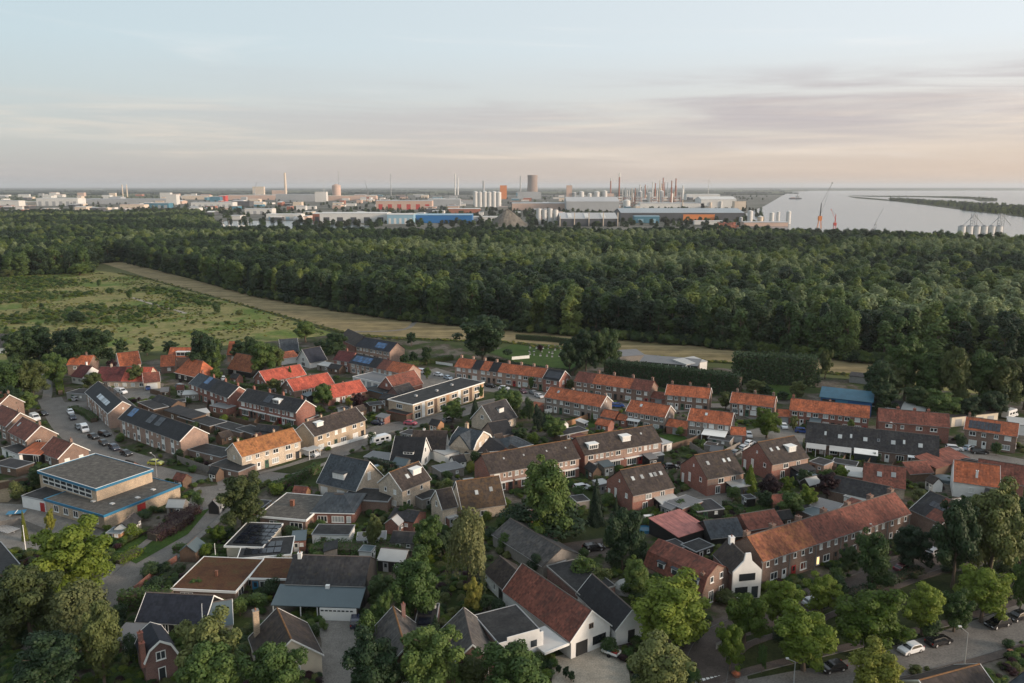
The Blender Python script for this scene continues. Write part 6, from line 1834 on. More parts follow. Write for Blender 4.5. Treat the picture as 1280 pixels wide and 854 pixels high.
# scrub in the meadow
mp = np.array([(p.x, p.y) for p in [P(x, y) for x, y in [(-200, 348), (0, 348), (115, 343), (165, 350), (250, 372), (330, 395), (300, 405), (200, 410), (120, 430), (-150, 430)]]])
g2 = rng.uniform([-620, 380], [-80, 720], (20000, 2))
g2 = g2[inside(g2, mp)]
f2 = np.sin(g2[:, 0] * .045 + 1.5 * np.sin(g2[:, 1] * .02)) + np.sin(g2[:, 1] * .06 + 2.0 * np.sin(g2[:, 0] * .03)) + rng.normal(0, .35, len(g2))
g2 = g2[f2 > .25]
s2 = rng.uniform(.12, .5, (len(g2), 1)) ** 1.25 * np.array([[1.3, 1.3, .62]])
scatter('scrub', 'patchy low scrub covering the rough meadow', 'scrub', np.column_stack([g2, np.zeros(len(g2))]), s2, [(CROWN['shrub'][i], m) for i, m in ((0, 'leaf_hedge'), (1, 'leaf_hedge'), (2, 'leaf_olive'), (3, 'leaf_forest_olive'), (0, 'leaf_lime'), (1, 'leaf_mid'))])
for a in ((52, 386, 378, 7, DRK), (33, 388, 376, 10, OLV), (162, 374, 360, 10, MID), (69, 350, 344, 5, DRK), (96, 404, 388, 26, DRK), (138, 368, 358, 12, MID), (100, 344, 328, 30, MID), (10, 346, 336, 20, OLV), (270, 392, 378, 14, DRK), (124, 358, 349, 6, MID), (215, 388, 381, 10, MID), (300, 394, 386, 12, OLV)):
    t = tree(*a, 'shrub' if a[3] < 20 else 'broad', 'meadow_bush')

# filler planting in the gardens: each shrub its own thing
mask = [(d['p'].x, d['p'].y) for d in THINGS if d['short']]
HB = []
for d in THINGS:
    o = d['o']
    wl_ = [c for c in o.children if c.name.startswith('wall')]
    if wl_:
        bb = [Vector(c) for c in wl_[0].bound_box]
        HB.append((d['p'], o.rotation_euler.z, max(v.x for v in bb) + 1.2, max(v.y for v in bb) + 1.2))
ROADPTS = []
for o in C.objects:
    if o.type == 'MESH' and o.get('kind') == 'structure' and o.name.split('.')[0] in ('street', 'main_street', 'brick_lane', 'drive', 'square', 'school_yard', 'forecourt', 'parking_yard', 'car_park', 'path', 'yard_paving', 'terrace_paving', 'lawn', 'pavement', 'sand_pit'):
        vs = [v.co for v in o.data.vertices]
        for pl in o.data.polygons:
            ROADPTS.append(np.array([(o.data.vertices[i].co.x, o.data.vertices[i].co.y) for i in pl.vertices]))


BBQ = [(q[:, 0].min(), q[:, 0].max(), q[:, 1].min(), q[:, 1].max(), q) for q in ROADPTS]


def free(p):
    for c, rz, hx, hy in HB:
        dx, dy = p.x - c.x, p.y - c.y
        if abs(dx * math.cos(rz) + dy * math.sin(rz)) < hx and abs(-dx * math.sin(rz) + dy * math.cos(rz)) < hy:
            return False
    a = np.array([[p.x, p.y]])
    return not any(inside(a, q)[0] for x0, x1, y0, y1, q in BBQ if x0 <= p.x <= x1 and y0 <= p.y <= y1)


cnt = 0
vill = [(90, 490), (300, 470), (470, 480), (560, 500), (700, 515), (840, 500), (1000, 530), (1270, 560), (1290, 800), (900, 860), (200, 860), (0, 840), (0, 590)]
vp = np.array(vill, float)
ns = 0
while ns < 75:
    x, y = random.uniform(60, 1280), random.uniform(480, 700)
    if not inside(np.array([[x, y]]), vp)[0]:
        continue
    p = P(x, y)
    if not free(p):
        continue
    near = min(HB, key=lambda q: (q[0] - p).length)
    a = near[1] + random.choice([0, math.pi / 2])
    ca, sa = math.cos(a), math.sin(a)
    if ca < 0:
        ca, sa = -ca, -sa
    w = random.uniform(2.2, 4.2)
    He = random.uniform(2.0, 2.4)
    e0, e1 = pix((p.x - ca * w / 2, p.y - sa * w / 2, He)), pix((p.x + ca * w / 2, p.y + sa * w / 2, He))
    hb = shed(e0, e1, random.uniform(2.2, 3.6), random.choice(['bitumen', 'roof_dark', 'sheet_grey', 'sheet_pale', 'roof_redbrown', 'sheet_blue', 'roof_brown']), random.choice(['brown_wood', 'grey_wood', 'black_wood', 'brick_red', 'orange_wood', 'white_wall']), He, random.choice(['flat', 'gable', 'mono', 'gable']))
    HB.append((THINGS[-1]['p'], hb.rz, hb.L / 2 + 1, hb.D / 2 + 1))
    # a stretch of fence beside it
    if ns % 2 == 0:
        L = random.uniform(5, 11)
        q0 = p + Vector((-sa, ca, 0)) * 2.6
        q1 = q0 + Vector((ca, sa, 0)) * L
        if all(free(q0.lerp(q1, k)) for k in (0, .5, 1)):
            fence([pix(q0), pix(q1)], 1.8, random.choice(['brown_wood', 'grey_wood', 'orange_wood', 'brown_wood']))
    ns += 1
while cnt < 250:
    x, y = random.uniform(0, 1285), random.uniform(470, 856)
    if not inside(np.array([[x, y]]), vp)[0] or (y > 640 and random.random() < .35):
        continue
    p = P(x, y)
    if not free(p):
        continue
    k = ppm(p)
    hh = random.uniform(1.0, 3.4)
    b = P(x, y)
    t = tree(x, y, y - hh * k * .96, hh * k * random.uniform(.9, 1.5), random.choice([MID, MID, DRK, DRK, OLV, LIM, 'leaf_hedge']), 'shrub')
    cnt += 1

# low planting that fills beds and borders between the houses
n = 26000
pp = np.column_stack([rng.uniform(-20, 1300, n), rng.uniform(466, 862, n)])
pp = pp[inside(pp, np.array([(-40, 560), (95, 486), (300, 466), (470, 474), (560, 496), (700, 512), (840, 496), (1000, 526), (1320, 560), (1320, 870), (-40, 870)], float))]
w3 = np.array([P(x, y) for x, y in pp])
ok = np.ones(len(w3), bool)
for c, rz, hx, hy in HB:
    dx, dy = w3[:, 0] - c.x, w3[:, 1] - c.y
    ok &= ~((np.abs(dx * math.cos(rz) + dy * math.sin(rz)) < hx - .8) & (np.abs(-dx * math.sin(rz) + dy * math.cos(rz)) < hy - .8))
for q in ROADPTS:
    b0, b1 = q.min(0), q.max(0)
    near = ok & (w3[:, 0] >= b0[0]) & (w3[:, 0] <= b1[0]) & (w3[:, 1] >= b0[1]) & (w3[:, 1] <= b1[1])
    ii = np.nonzero(near)[0]
    if len(ii):
        ok[ii[inside(w3[ii, :2], q)]] = False
w3 = w3[ok]
f3 = np.sin(w3[:, 0] * .31 + 2 * np.sin(w3[:, 1] * .17)) + np.sin(w3[:, 1] * .37 + 1.5 * np.sin(w3[:, 0] * .23)) + rng.normal(0, .5, len(w3))
w3 = w3[f3 > .1]
s3 = rng.uniform(.08, .26, (len(w3), 1)) * np.array([[1.2, 1.2, .62]])
scatter('garden_planting', 'low plants and ground cover filling the village gardens', 'plants', w3, s3, [(CROWN['shrub'][i % 4], m) for i, m in enumerate(('leaf_mid', 'leaf_hedge', 'leaf_hedge', 'leaf_olive', 'leaf_dark', 'leaf_lime', 'leaf_mid', 'leaf_purple', 'leaf_lime', 'leaf_willow'))])

# grass tufts in the rough meadow and along the mown strip
g4 = rng.uniform([-640, 330], [-60, 720], (26000, 2))
g4 = g4[inside(g4, np.array([(p.x, p.y) for p in [P(x, y) for x, y in [(-200, 346), (0, 346), (118, 341), (170, 347), (330, 391), (415, 419), (330, 426), (120, 440), (-80, 455), (-200, 455)]]]))]
f4 = np.sin(g4[:, 0] * .08 + 1.5 * np.sin(g4[:, 1] * .05)) + np.sin(g4[:, 1] * .11 + 2 * np.sin(g4[:, 0] * .06)) + rng.normal(0, .6, len(g4))
g4 = g4[f4 > -.2]
edge = smooth_line([P(x, y) for x, y in [(150, 342), (200, 353), (330, 389), (440, 418), (545, 425), (640, 429), (740, 441), (900, 453), (1060, 469)]], 60)
e4 = np.array([(p.x + rng.normal(0, 1.6), p.y + rng.normal(0, 1.2)) for p in edge for _ in range(3)])
a4 = np.concatenate([g4, e4])
s4 = rng.uniform(.05, .17, (len(a4), 1)) * np.array([[1.5, 1.5, .55]])
scatter('meadow_grass', 'rough tufts of grass and weeds in the meadow', 'grass', np.column_stack([a4, np.zeros(len(a4))]), s4, [(CROWN['shrub'][i % 4], m) for i, m in enumerate(('leaf_willow', 'leaf_lime', 'leaf_yellow', 'leaf_willow', 'leaf_willow', 'leaf_yellow'))])

# ------------------------------------------------------------------ vehicles
def carpaint(name, col, rough=0.25, metal=0.0):
    m = bpy.data.materials.new(name)
    n, l, out, b = nodes_of(m)
    b.inputs['Base Color'].default_value = (*col, 1)
    b.inputs['Roughness'].default_value = rough
    b.inputs['Metallic'].default_value = metal
    b.inputs['Coat Weight'].default_value = 0.4
    MATS[name] = m


PAINT = {'white': (.72, .73, .74), 'black': (.012, .012, .014), 'grey': (.16, .17, .18), 'silver': (.45, .46, .48), 'blue': (.02, .06, .22), 'navy': (.015, .02, .045), 'red': (.32, .02, .025), 'pink': (.45, .10, .14), 'yellow': (.42, .42, .08), 'maroon': (.09, .02, .035), 'lightblue': (.35, .42, .5)}
for k, v in PAINT.items():
    carpaint('paint_' + k, v)
MATS['car_glass'] = glassy('car_glass', (.012, .014, .017), .05, .7)
plain('tail_red', (.35, .01, .01), .3, .05)
plain('headlamp', (.6, .62, .65), .15, .05)


def loft_y(mb, prof, W, inset, top_z):
    """side profile drawn across the width, drawn in above top_z (tumblehome)"""
    n = len(prof)
    k = len(mb.v)
    for sgn in (-1, 1):
        for x, z in prof:
            t = max(0, z - top_z)
            mb.v.append((x, sgn * (W / 2 - inset * t), z))
    mb.f.append(tuple(range(k, k + n)))
    mb.f.append(tuple(range(k + 2 * n - 1, k + n - 1, -1)))
    for i in range(n):
        j = (i + 1) % n
        mb.f.append((k + j, k + i, k + n + i, k + n + j))


CARS = {}


def car_parts(kind):
    if kind in CARS:
        return CARS[kind]
    out = []
    if kind == 'car':
        L, W = 4.2, 1.76
        prof = [(-2.1, .28), (-2.12, .6), (-2.05, .88), (-1.82, .98), (-1.5, 1.36), (-1.15, 1.46), (.1, 1.47), (.45, 1.36), (1.05, .98), (1.6, .9), (2.0, .76), (2.1, .55), (2.08, .28)]
        wz, wr, wx = .31, .31, (-1.3, 1.3)
        ws = [(.52, 1.34), (1.03, 1.00)]
        rw = [(-1.52, 1.33), (-1.80, 1.01)]
        sw = [(-1.55, 1.02), (-1.33, 1.36), (.10, 1.40), (.42, 1.30), (.85, 1.02)]
        ins, tz = .42, .95
    elif kind == 'estate':
        L, W = 4.6, 1.82
        prof = [(-2.3, .28), (-2.32, .7), (-2.25, 1.0), (-2.0, 1.5), (-1.7, 1.56), (.2, 1.56), (.55, 1.45), (1.15, 1.03), (1.75, .94), (2.2, .8), (2.3, .58), (2.28, .28)]
        wz, wr, wx = .34, .34, (-1.4, 1.42)
        ws = [(.62, 1.43), (1.13, 1.05)]
        rw = [(-2.03, 1.46), (-2.22, 1.06)]
        sw = [(-2.05, 1.06), (-1.85, 1.45), (.2, 1.49), (.52, 1.38), (.95, 1.06)]
        ins, tz = .36, 1.0
    else:   # van
        L, W = 5.2, 1.95
        prof = [(-2.6, .32), (-2.62, 1.9), (-2.5, 2.05), (.7, 2.08), (1.1, 1.95), (1.75, 1.25), (2.35, 1.08), (2.6, .8), (2.58, .32)]
        wz, wr, wx = .36, .36, (-1.6, 1.65)
        ws = [(1.14, 1.90), (1.73, 1.28)]
        rw = [(-2.63, 1.7), (-2.64, 1.2)]
        sw = [(.55, 1.25), (.55, 1.75), (1.0, 1.78), (1.5, 1.25)]
        ins, tz = .10, 1.1
    b = MB()
    loft_y(b, prof, W, ins, tz)
    out.append(('body', b.mesh('body', 'paint_white'), Matrix.Identity(4), 'paint'))

    def yy(z, e=0.0):
        return W / 2 - ins * max(0, z - tz) + e
    for nm, (p, q), dx in (('windscreen', ws, .025), ('rear_window', rw, -.025)):
        g_ = MB()
        (x0, z0), (x1, z1) = p, q
        y0, y1 = yy(z0) - .1, yy(z1) - .08
        g_.poly([(x0 + dx, -y0, z0 + .012), (x1 + dx, -y1, z1 + .012), (x1 + dx, y1, z1 + .012), (x0 + dx, y0, z0 + .012)])
        out.append((nm, g_.mesh(nm, 'car_glass'), Matrix.Identity(4), None))
    for sg in (-1, 1):
        g_ = MB()
        pts = [(x, sg * yy(z, .012), z) for x, z in sw]
        g_.poly(pts if sg < 0 else pts[::-1])
        out.append(('side_window', g_.mesh('side_window', 'car_glass'), Matrix.Identity(4), None))
    wh = MB().ring([(0, 0, -.11, wr), (0, 0, .11, wr)], 14).mesh('wheel', 'rubber')
    rim = MB().ring([(0, 0, .112, wr * .62), (0, 0, .125, wr * .55)], 10).mesh('rim', 'steel')
    for x in wx:
        for sg in (-1, 1):
            M = Matrix.Translation((x, sg * (W / 2 - .08), wz)) @ Matrix.Rotation(-sg * math.pi / 2, 4, 'X')
            out.append(('wheel', wh, M, rim))
    for sg in (-1, 1):
        out.append(('headlight', MB().box(L / 2 - .14, L / 2 + .0, sg * W * .36 - .17, sg * W * .36 + .17, .62, .75).mesh('headlight', 'headlamp'), Matrix.Identity(4), None))
        out.append(('tail_light', MB().box(-L / 2 - .03, -L / 2 + .1, sg * W * .42 - .1, sg * W * .42 + .1, .72, .95).mesh('tail_light', 'tail_red'), Matrix.Identity(4), None))
    CARS[kind] = out
    return out


def car(px, py, dx, dy, paint='grey', kind='car'):
    p = P(px, py)
    q = P(px + dx, py + dy)
    d = q - p
    p.z = 0.035
    nn = {'car': 'car', 'estate': 'estate car', 'van': 'van'}[kind]
    t = thing('parked_' + ('van' if kind == 'van' else 'car'), 'van' if kind == 'van' else 'car', p, math.atan2(d.y, d.x), noun=f'{PAINTNAME.get(paint, paint)} parked {nn}', group='parked vehicles')
    for nm, me, M, ex in car_parts(kind):
        o = link(nm, me, t, M)
        if ex == 'paint':
            setmat(o, 'paint_' + paint)
        elif ex is not None and nm == 'wheel':
            if py > 560:
                link('rim', ex, o)
    return t


PAINTNAME = {'lightblue': 'pale blue', 'navy': 'dark blue'}
for a in [(44, 525, 10, 6, 'white', 'van'), (54, 519, 9, 3, 'black'), (88, 517, 6, 8, 'white'), (91, 524, 6, 8, 'navy'), (106, 539, 7, 10, 'white', 'van'), (99, 536, 8, 8, 'grey'), (117, 548, 10, 4, 'black'), (131, 545, 10, 3, 'black', 'estate'), (130, 556, 9, 5, 'black'), (143, 562, 9, 5, 'navy', 'estate'), (158, 569, 10, 4, 'black'), (195, 581, 12, 1, 'yellow'),
          (98, 500, 12, -3, 'silver', 'estate'), (151, 492, 12, 2, 'white', 'van'), (185, 487, 3, 6, 'blue'), (227, 485, 10, 1, 'grey', 'estate'), (279, 475, 3, 6, 'white'), (472, 531, 12, 2, 'navy'), (513, 531, 12, 1, 'pink'), (526, 467, 12, 1, 'white', 'van'), (548, 470, 10, 2, 'white'), (560, 474, 10, 3, 'lightblue'), (630, 487, 10, 1, 'white'), (613, 484, 10, 2, 'black'), (654, 491, 8, 5, 'maroon'), (667, 493, 10, 4, 'grey'), (674, 497, 10, 4, 'silver'),
          (388, 570, 12, 2, 'white', 'van'), (472, 589, 8, 5, 'lightblue'), (772, 509, 12, 0, 'blue', 'estate'), (728, 612, 14, -2, 'white', 'estate'), (980, 535, 5, 8, 'white'), (936, 546, 3, 8, 'white'), (920, 568, 10, -5, 'grey'), (930, 562, 10, -5, 'silver'), (937, 556, 10, -5, 'white'), (839, 586, 12, 0, 'black'), (1003, 541, 12, 1, 'blue', 'estate'), (1193, 563, 12, 1, 'white', 'estate'), (1210, 562, 9, -4, 'lightblue'), (1224, 567, 14, 1, 'black', 'estate'), (960, 507, 8, 3, 'grey'),
          (742, 688, 14, -2, 'black', 'estate'), (445, 779, 1, -10, 'navy', 'estate'), (1017, 756, 14, -3, 'silver'), (1052, 742, 14, -4, 'black'), (1041, 838, -14, 3, 'black'), (1138, 815, -14, 4, 'white'), (1173, 805, 14, -4, 'black', 'estate'), (1247, 783, -14, 4, 'black', 'estate'), (1272, 774, -14, 4, 'black'), (1129, 713, 14, -5, 'maroon'), (1168, 693, 14, -5, 'silver'), (690, 667, 10, -5, 'grey'), (560, 527, 12, -3, 'grey'), (1080, 548, 4, 8, 'grey')]:
    car(*a)


def caravan(px, py, dx, dy, label, motor=False):
    p, q = P(px, py), P(px + dx, py + dy)
    d = q - p
    p.z = .035
    t = thing('motorhome' if motor else 'caravan', 'motorhome' if motor else 'caravan', p, math.atan2(d.y, d.x), label=label)
    b = MB()
    prof = [(-3.1, .5), (-3.15, 1.6), (-2.9, 2.5), (-2.5, 2.7), (2.2, 2.72), (2.85, 2.45), (3.05, 1.5), (2.9, .5)] if not motor else [(-3.2, .45), (-3.2, 2.8), (-3.0, 2.95), (1.9, 2.95), (2.3, 2.5), (2.2, 1.9), (2.5, 1.25), (3.1, 1.05), (3.2, .45)]
    loft_y(b, prof, 2.25, .03, 1.0)
    b.build('body', 'paint_white', t)
    for x0, x1 in ((-2.3, -1.3), (-.6, .6), (1.2, 2.1)):
        for sg in (-1, 1):
            y = sg * 1.125
            MB().box(x0, x1, min(y, y + sg * .03), max(y, y + sg * .03), 1.45, 2.1).build('window', 'car_glass', t)
    MB().box(-2.8, 2.5, -1.16, -1.135, .95, 1.1).build('stripe', 'grey_paint', t)
    for x in ((-.2,) if not motor else (-1.9, 1.9)):
        for sg in (-1, 1):
            o = link('wheel', MB().ring([(0, 0, -.1, .33), (0, 0, .1, .33)], 12).mesh('wheel', 'rubber'), t, Matrix.Translation((x, sg * 1.08, .33)) @ Matrix.Rotation(math.pi / 2, 4, 'X'))
    if motor:
        MB().poly([(2.53, -.85, 1.27), (2.53, .85, 1.27), (2.25, .85, 1.87), (2.25, -.85, 1.87)]).build('windscreen', 'car_glass', t)
    else:
        MB().bar((2.8, 0, .5), (3.9, 0, .45), .1).build('drawbar', 'dark_metal', t)


caravan(476, 555, 12, -3, 'white touring caravan parked beside the beige terrace hedge')
caravan(1262, 522, 10, -3, 'white motorhome parked by low garages at the right edge', True)

# ------------------------------------------------------------------ small things
def lamp(px, py, top, hx, hy, label):
    b = P(px, py)
    h = zat(b, top)
    k = ppm((b.x, b.y, h))
    t = thing('street_lamp', 'street lamp', b, 0, label=label, group='street lamps')
    MB().ring([(0, 0, 0, .13), (0, 0, h * .3, .1), (0, 0, h * .86, .06)], 8).build('pole', 'steel', t)
    ex, ez = (hx - px) / k, h
    MB().bar((0, 0, h * .86), (ex * .8, 0, ez - .1), .1, .07).build('arm', 'steel', t)
    MB().box(min(ex, ex * .7), max(ex, ex * .7), -.14, .14, ez - .1, ez + .08).build('lamp_head', 'concrete_pale', t)


lamp(992, 856, 823, 980, 823, 'grey street lamp leaning left beside the bottom junction')
lamp(1204, 842, 783, 1191, 783, 'grey street lamp on the wide street near parked black cars')
lamp(196, 596, 566, 190, 566, 'thin street lamp beside the yellow green car')
lamp(1118, 556, 528, 1110, 528, 'thin street lamp in front of the dark red terrace')
lamp(1092, 690, 655, 1084, 655, 'thin street lamp on the brick lane before rust terrace')
for px, py, top, lb in ((33, 694, 657, 'white flag pole on the school yard edge'), (270, 704, 680, 'short white flag pole beside the long low hedge')):
    b = P(px, py)
    h = zat(b, top)
    t = thing('flag_pole', 'flag pole', b, 0, label=lb)
    MB().ring([(0, 0, 0, .11), (0, 0, h, .06)], 8).build('pole', 'white', t)
    MB().ring([(0, 0, h, .1), (0, 0, h + .12, .02)], 8).build('finial', 'white', t)
b = P(21, 644)
t = thing('table_tennis_table', 'table', b, R(15), label='blue outdoor table tennis table on the school yard')
MB().box(-1.9, 1.9, -1.0, 1.0, .7, .8).build('table_top', 'blue_trim', t)
MB().box(-.04, .04, -1.05, 1.05, .8, .96).build('net', 'white', t)
for x in (-1.3, 1.3):
    MB().box(x - .15, x + .15, -.6, .6, 0, .7).build('leg', 'concrete', t)
b = P(8, 664)
t = thing('bicycle_shelter', 'shelter', b, R(-25), label='white slatted bicycle rack on the grey school yard')
for i in range(8):
    MB().box(-2.6 + i * .7, -2.3 + i * .7, -1.4, 1.4, .5, .6).build('slat', 'steel', t)
for x in (-2.6, 2.6):
    MB().bar((x, 0, 0), (x, 0, .5), .12).build('post', 'steel', t)
b = P(1262, 820)
t = thing('wheelie_bin', 'bin', b, R(20), label='dark wheelie bin with orange lid on the wide street pavement')
MB().prism_z([(-.3, -.35), (.3, -.35), (.3, .35), (-.3, .35)], .08, .95).build('body', 'dark_metal', t)
MB().prism_x([(-.4, .96), (-.4, 1.02), (.0, 1.12), (.4, 1.02), (.4, .96)], -.34, .34).build('lid', 'terracotta', t)
for x in (-.32, .32):
    link('wheel', MB().ring([(0, 0, -.04, .12), (0, 0, .04, .12)], 10).mesh('wheel', 'rubber'), t, Matrix.Translation((x, .3, .12)) @ Matrix.Rotation(math.pi / 2, 4, 'Y'))
b = P(920, 846)
t = thing('planter', 'planter', b, 0, label='round orange planter on the corner of the brick junction')
MB().ring([(0, 0, 0, .5), (0, 0, .5, .7), (0, 0, .62, .75), (0, 0, .55, .6)], 12).build('pot', 'terracotta', t)
MB().ring([(0, 0, .5, .6), (0, 0, .75, .35), (0, 0, .85, .05)], 10).build('plants', 'roof_orange', t)
b = P(764, 819)
t = thing('trailer', 'trailer', b, R(-35), label='small open trailer loaded with blue and red crates on the forecourt')
MB().box(-1.4, 1.4, -.8, .8, .5, .6).build('bed', 'grey_paint', t)
for y in (-.8, .76):
    MB().box(-1.4, 1.4, y, y + .04, .6, .95).build('side_board', 'white', t)
for x in (-1.4, 1.36):
    MB().box(x, x + .04, -.76, .76, .6, .95).build('end_board', 'white', t)
MB().box(-1.1, .1, -.6, .5, .61, 1.0).build('load', 'teal_metal', t)
MB().box(.2, 1.1, -.5, .6, .61, .9).build('load', 'red_paint', t)
for y in (-.9, .9):
    link('wheel', MB().ring([(0, 0, -.1, .32), (0, 0, .1, .32)], 12).mesh('wheel', 'rubber'), t, Matrix.Translation((0, y, .32)) @ Matrix.Rotation(math.pi / 2, 4, 'X'))
MB().bar((1.4, 0, .5), (2.6, 0, .45), .09).build('drawbar', 'dark_metal', t)
for px, py, r, m, lb in ((783, 738, 2.4, 'sheet_pale', 'pale blue domed garden tent among bushes'), (1181, 601, 2.6, 'sheet_blue', 'blue covered round pool beside the red roofs')):
    b = P(px, py)
    t = thing('garden_dome', 'tent' if m == 'sheet_pale' else 'pool', b, 0, label=lb)
    MB().ring([(0, 0, 0, r), (0, 0, .9, r * .97), (0, 0, 1.5 if m == 'sheet_pale' else 1.0, r * .75), (0, 0, 2.2 if m == 'sheet_pale' else 1.05, .3)], 14).build('cover', m, t)
    MB().ring([(0, 0, 0, r + .06), (0, 0, .12, r + .06)], 14).build('base_ring', 'grey_paint', t)
for px, py, lb in ((508, 598, 'blue garden trampoline behind the tall pale pink house'), (573, 608, 'blue paddling pool beside bare red gable terrace'), (806, 664, 'small bright blue pool beside the pink roofed shed')):
    b = P(px, py)
    t = thing('paddling_pool', 'pool', b, 0, label=lb)
    MB().ring([(0, 0, 0, 1.5), (0, 0, .7, 1.55), (0, 0, .75, 1.45), (0, 0, .5, 1.4)], 16).build('rim', 'blue_trim', t)
    MB().ring([(0, 0, .5, 1.39), (0, 0, .52, 1.39)], 16).build('surface', 'teal_metal', t)
b = P(811, 648)
t = thing('garden_table', 'table', b, R(12), label='white garden table on the patio of the four skylight house')
MB().box(-1.2, 1.2, -.5, .5, .7, .77).build('table_top', 'white', t)
for x in (-1.05, 1.05):
    for y in (-.4, .4):
        MB().box(x - .04, x + .04, y - .04, y + .04, 0, .7).build('leg', 'white', t)
# gravestones
gs = MB().prism_x([(-.08, 0), (-.08, .95), (0, 1.1), (.08, .95), (.08, 0)], -.4, .4).mesh('stone', 'stone')
gb = MB().box(-.5, .5, -.9, .2, 0, .15).mesh('plinth', 'concrete_pale')
for i in range(34):
    b = P(662 + (i % 9) * 7.5 + random.uniform(-2, 2), 431 + (i // 9) * 4.2 + random.uniform(-.6, .6) + (i % 9) * .5)
    t = thing('gravestone', 'gravestone', b, R(random.uniform(-8, 8)), label='pale gravestone on the green cemetery lawn', group='gravestones in the cemetery')
    s = random.uniform(.6, 1.0)
    t.scale = (s, s, s)
    link('stone', gs, t)
    link('plinth', gb, t)
# crossing stripes
zb = P(880, 853)
for i in range(7):
    p = P(872 + i * 5.2, 858 - i * .9)
    o = MB().box(p.x - .25, p.x + .25, p.y - 1.6, p.y + 1.6, .05, .062).build('crossing_stripe', 'white')
    o['kind'] = 'structure'
# parking bays and lane line
for i in range(10):
    p = rB[min(len(rB) - 2, 3 + i * 3)]
    q = rB[min(len(rB) - 1, 4 + i * 3)]

# ------------------------------------------------------------------ industry
def ibase(px, yb):
    return P(px, yb)


def ithing(name, cat, px, yb, label=None, short=None, noun=None, group='industrial buildings'):
    b = P(px, yb)
    t = thing(name, cat, b, 0, label=label, group=group, short=short, noun=noun)
    THINGS[-1]['zone'] = 'far'
    return t, b, ppm(b)


def ware(x0, x1, yb, yt, D, wall, roof, label=None, short=None, noun=None, pitch=.06, doors=0, rz=0.0, dm='grey_paint'):
    t, b, k = ithing('warehouse', 'warehouse', (x0 + x1) / 2, yb, label, short, noun)
    L = (x1 - x0) / k
    h = zat(b, yt)
    t.rotation_euler.z = rz
    e = max(2.5, h - D * pitch / 2 * .6)
    MB().prism_x([(0, 0), (0, e), (D / 2, e + D * pitch / 2), (D, e), (D, 0)], -L / 2, L / 2).build('wall', wall, t)
    MB().prism_x([(-.6, e + .1), (-.6, e + .7), (D / 2, e + D * pitch / 2 + .8), (D + .6, e + .7), (D + .6, e + .1), (D / 2, e + D * pitch / 2 + .2)], -L / 2 - .5, L / 2 + .5).build('roof', roof, t)
    for i in range(doors):
        x = -L / 2 + L * (i + .5) / doors
        MB().box(x - L / doors * .22, x + L / doors * .22, -.25, -.05, .2, e * .62).build('door', dm, t)
    return t, L, e, D


plain('ind_white', (.58, .57, .545), .7, .1, .02)
plain('ind_cream', (.60, .50, .40), .7, .12, .02)
plain('ind_grey', (.34, .35, .36), .7, .12, .02)
plain('ind_dark', (.07, .075, .085), .6, .2, .02)
plain('ind_roof', (.42, .42, .42), .6, .15, .01)
plain('ind_blue', (.02, .14, .36), .5, .1, .02)
plain('ind_cyan', (.25, .40, .50), .5, .1, .02)
plain('ind_teal', (.06, .18, .25), .6, .15, .02)
plain('ind_orange', (.60, .20, .06), .6, .1, .05)
plain('ind_red', (.45, .06, .05), .6, .1, .05)
plain('ind_pink', (.52, .37, .30), .75, .12, .02)
plain('ind_slate', (.30, .335, .36), .6, .1, .01)
plain('ind_rust', (.30, .12, .08), .8, .2, .05)

ware(-40, 24, 259, 251, 40, 'ind_white', 'ind_roof', noun='low pale warehouse')
ware(26, 47, 257, 252, 40, 'ind_cream', 'ind_white', noun='small sunlit cream warehouse')
ware(46, 98, 257.5, 248, 60, 'ind_white', 'ind_white', noun='long white warehouse', doors=6)
ware(95, 210, 255, 249, 90, 'ind_grey', 'ind_grey', noun='very long grey roofed warehouse')
ware(150, 180, 261, 256, 40, 'ind_cream', 'ind_pink', noun='beige flat depot')
ware(180, 211, 260, 254, 40, 'ind_teal', 'ind_roof', noun='blue fronted warehouse', doors=4)
ware(208, 221, 256, 243.5, 35, 'ind_white', 'ind_white', 'tall white cube building above the harbour trees', 'the tall white cube', pitch=.01)
ware(200, 213, 248, 241, 35, 'ind_white', 'ind_white', noun='white block building', pitch=.01)
ware(228, 262, 249.5, 244.5, 50, 'ind_cream', 'ind_white', noun='sunlit cream shed')
ware(239, 291, 260, 253, 50, 'ind_white', 'ind_roof', noun='white panelled warehouse', doors=7)
ware(262, 275, 252.5, 246, 40, 'ind_teal', 'ind_roof', noun='blue warehouse with pale roof')
ware(274, 282, 252, 244.5, 40, 'ind_red', 'ind_white', noun='small red fronted warehouse')
ware(290, 312, 259.5, 252, 50, 'ind_dark', 'ind_dark', noun='dark box warehouse', pitch=.01)
ware(285, 345, 250, 244, 60, 'ind_pink', 'ind_white', noun='long pinkish warehouse')
ware(306, 340, 268, 261, 40, 'ind_white', 'ind_roof', noun='pale waterside shed', doors=4)
ware(333, 376, 275, 268, 40, 'ind_white', 'ind_white', noun='white waterside shed with blue doors', doors=4, dm='ind_cyan')
ware(391, 424, 277, 267, 50, 'ind_rust', 'ind_white', noun='white roofed open hall', doors=3, dm='ind_dark')
ware(316, 330, 243.5, 233.5, 40, 'ind_cream', 'ind_cream', 'tall cream sunlit block near the white stack', 'the tall cream block', pitch=.01)
ware(340, 356, 244, 238, 30, 'ind_pink', 'ind_white', noun='round roofed pink tank hall')
ware(345, 395, 252, 243, 60, 'ind_grey', 'ind_grey', noun='long slate warehouse')
ware(394, 408, 252.5, 240, 40, 'ind_white', 'ind_white', noun='tall pale factory block', pitch=.01)
ware(404, 470, 251, 245, 60, 'ind_pink', 'ind_cream', noun='low warm lit works hall')
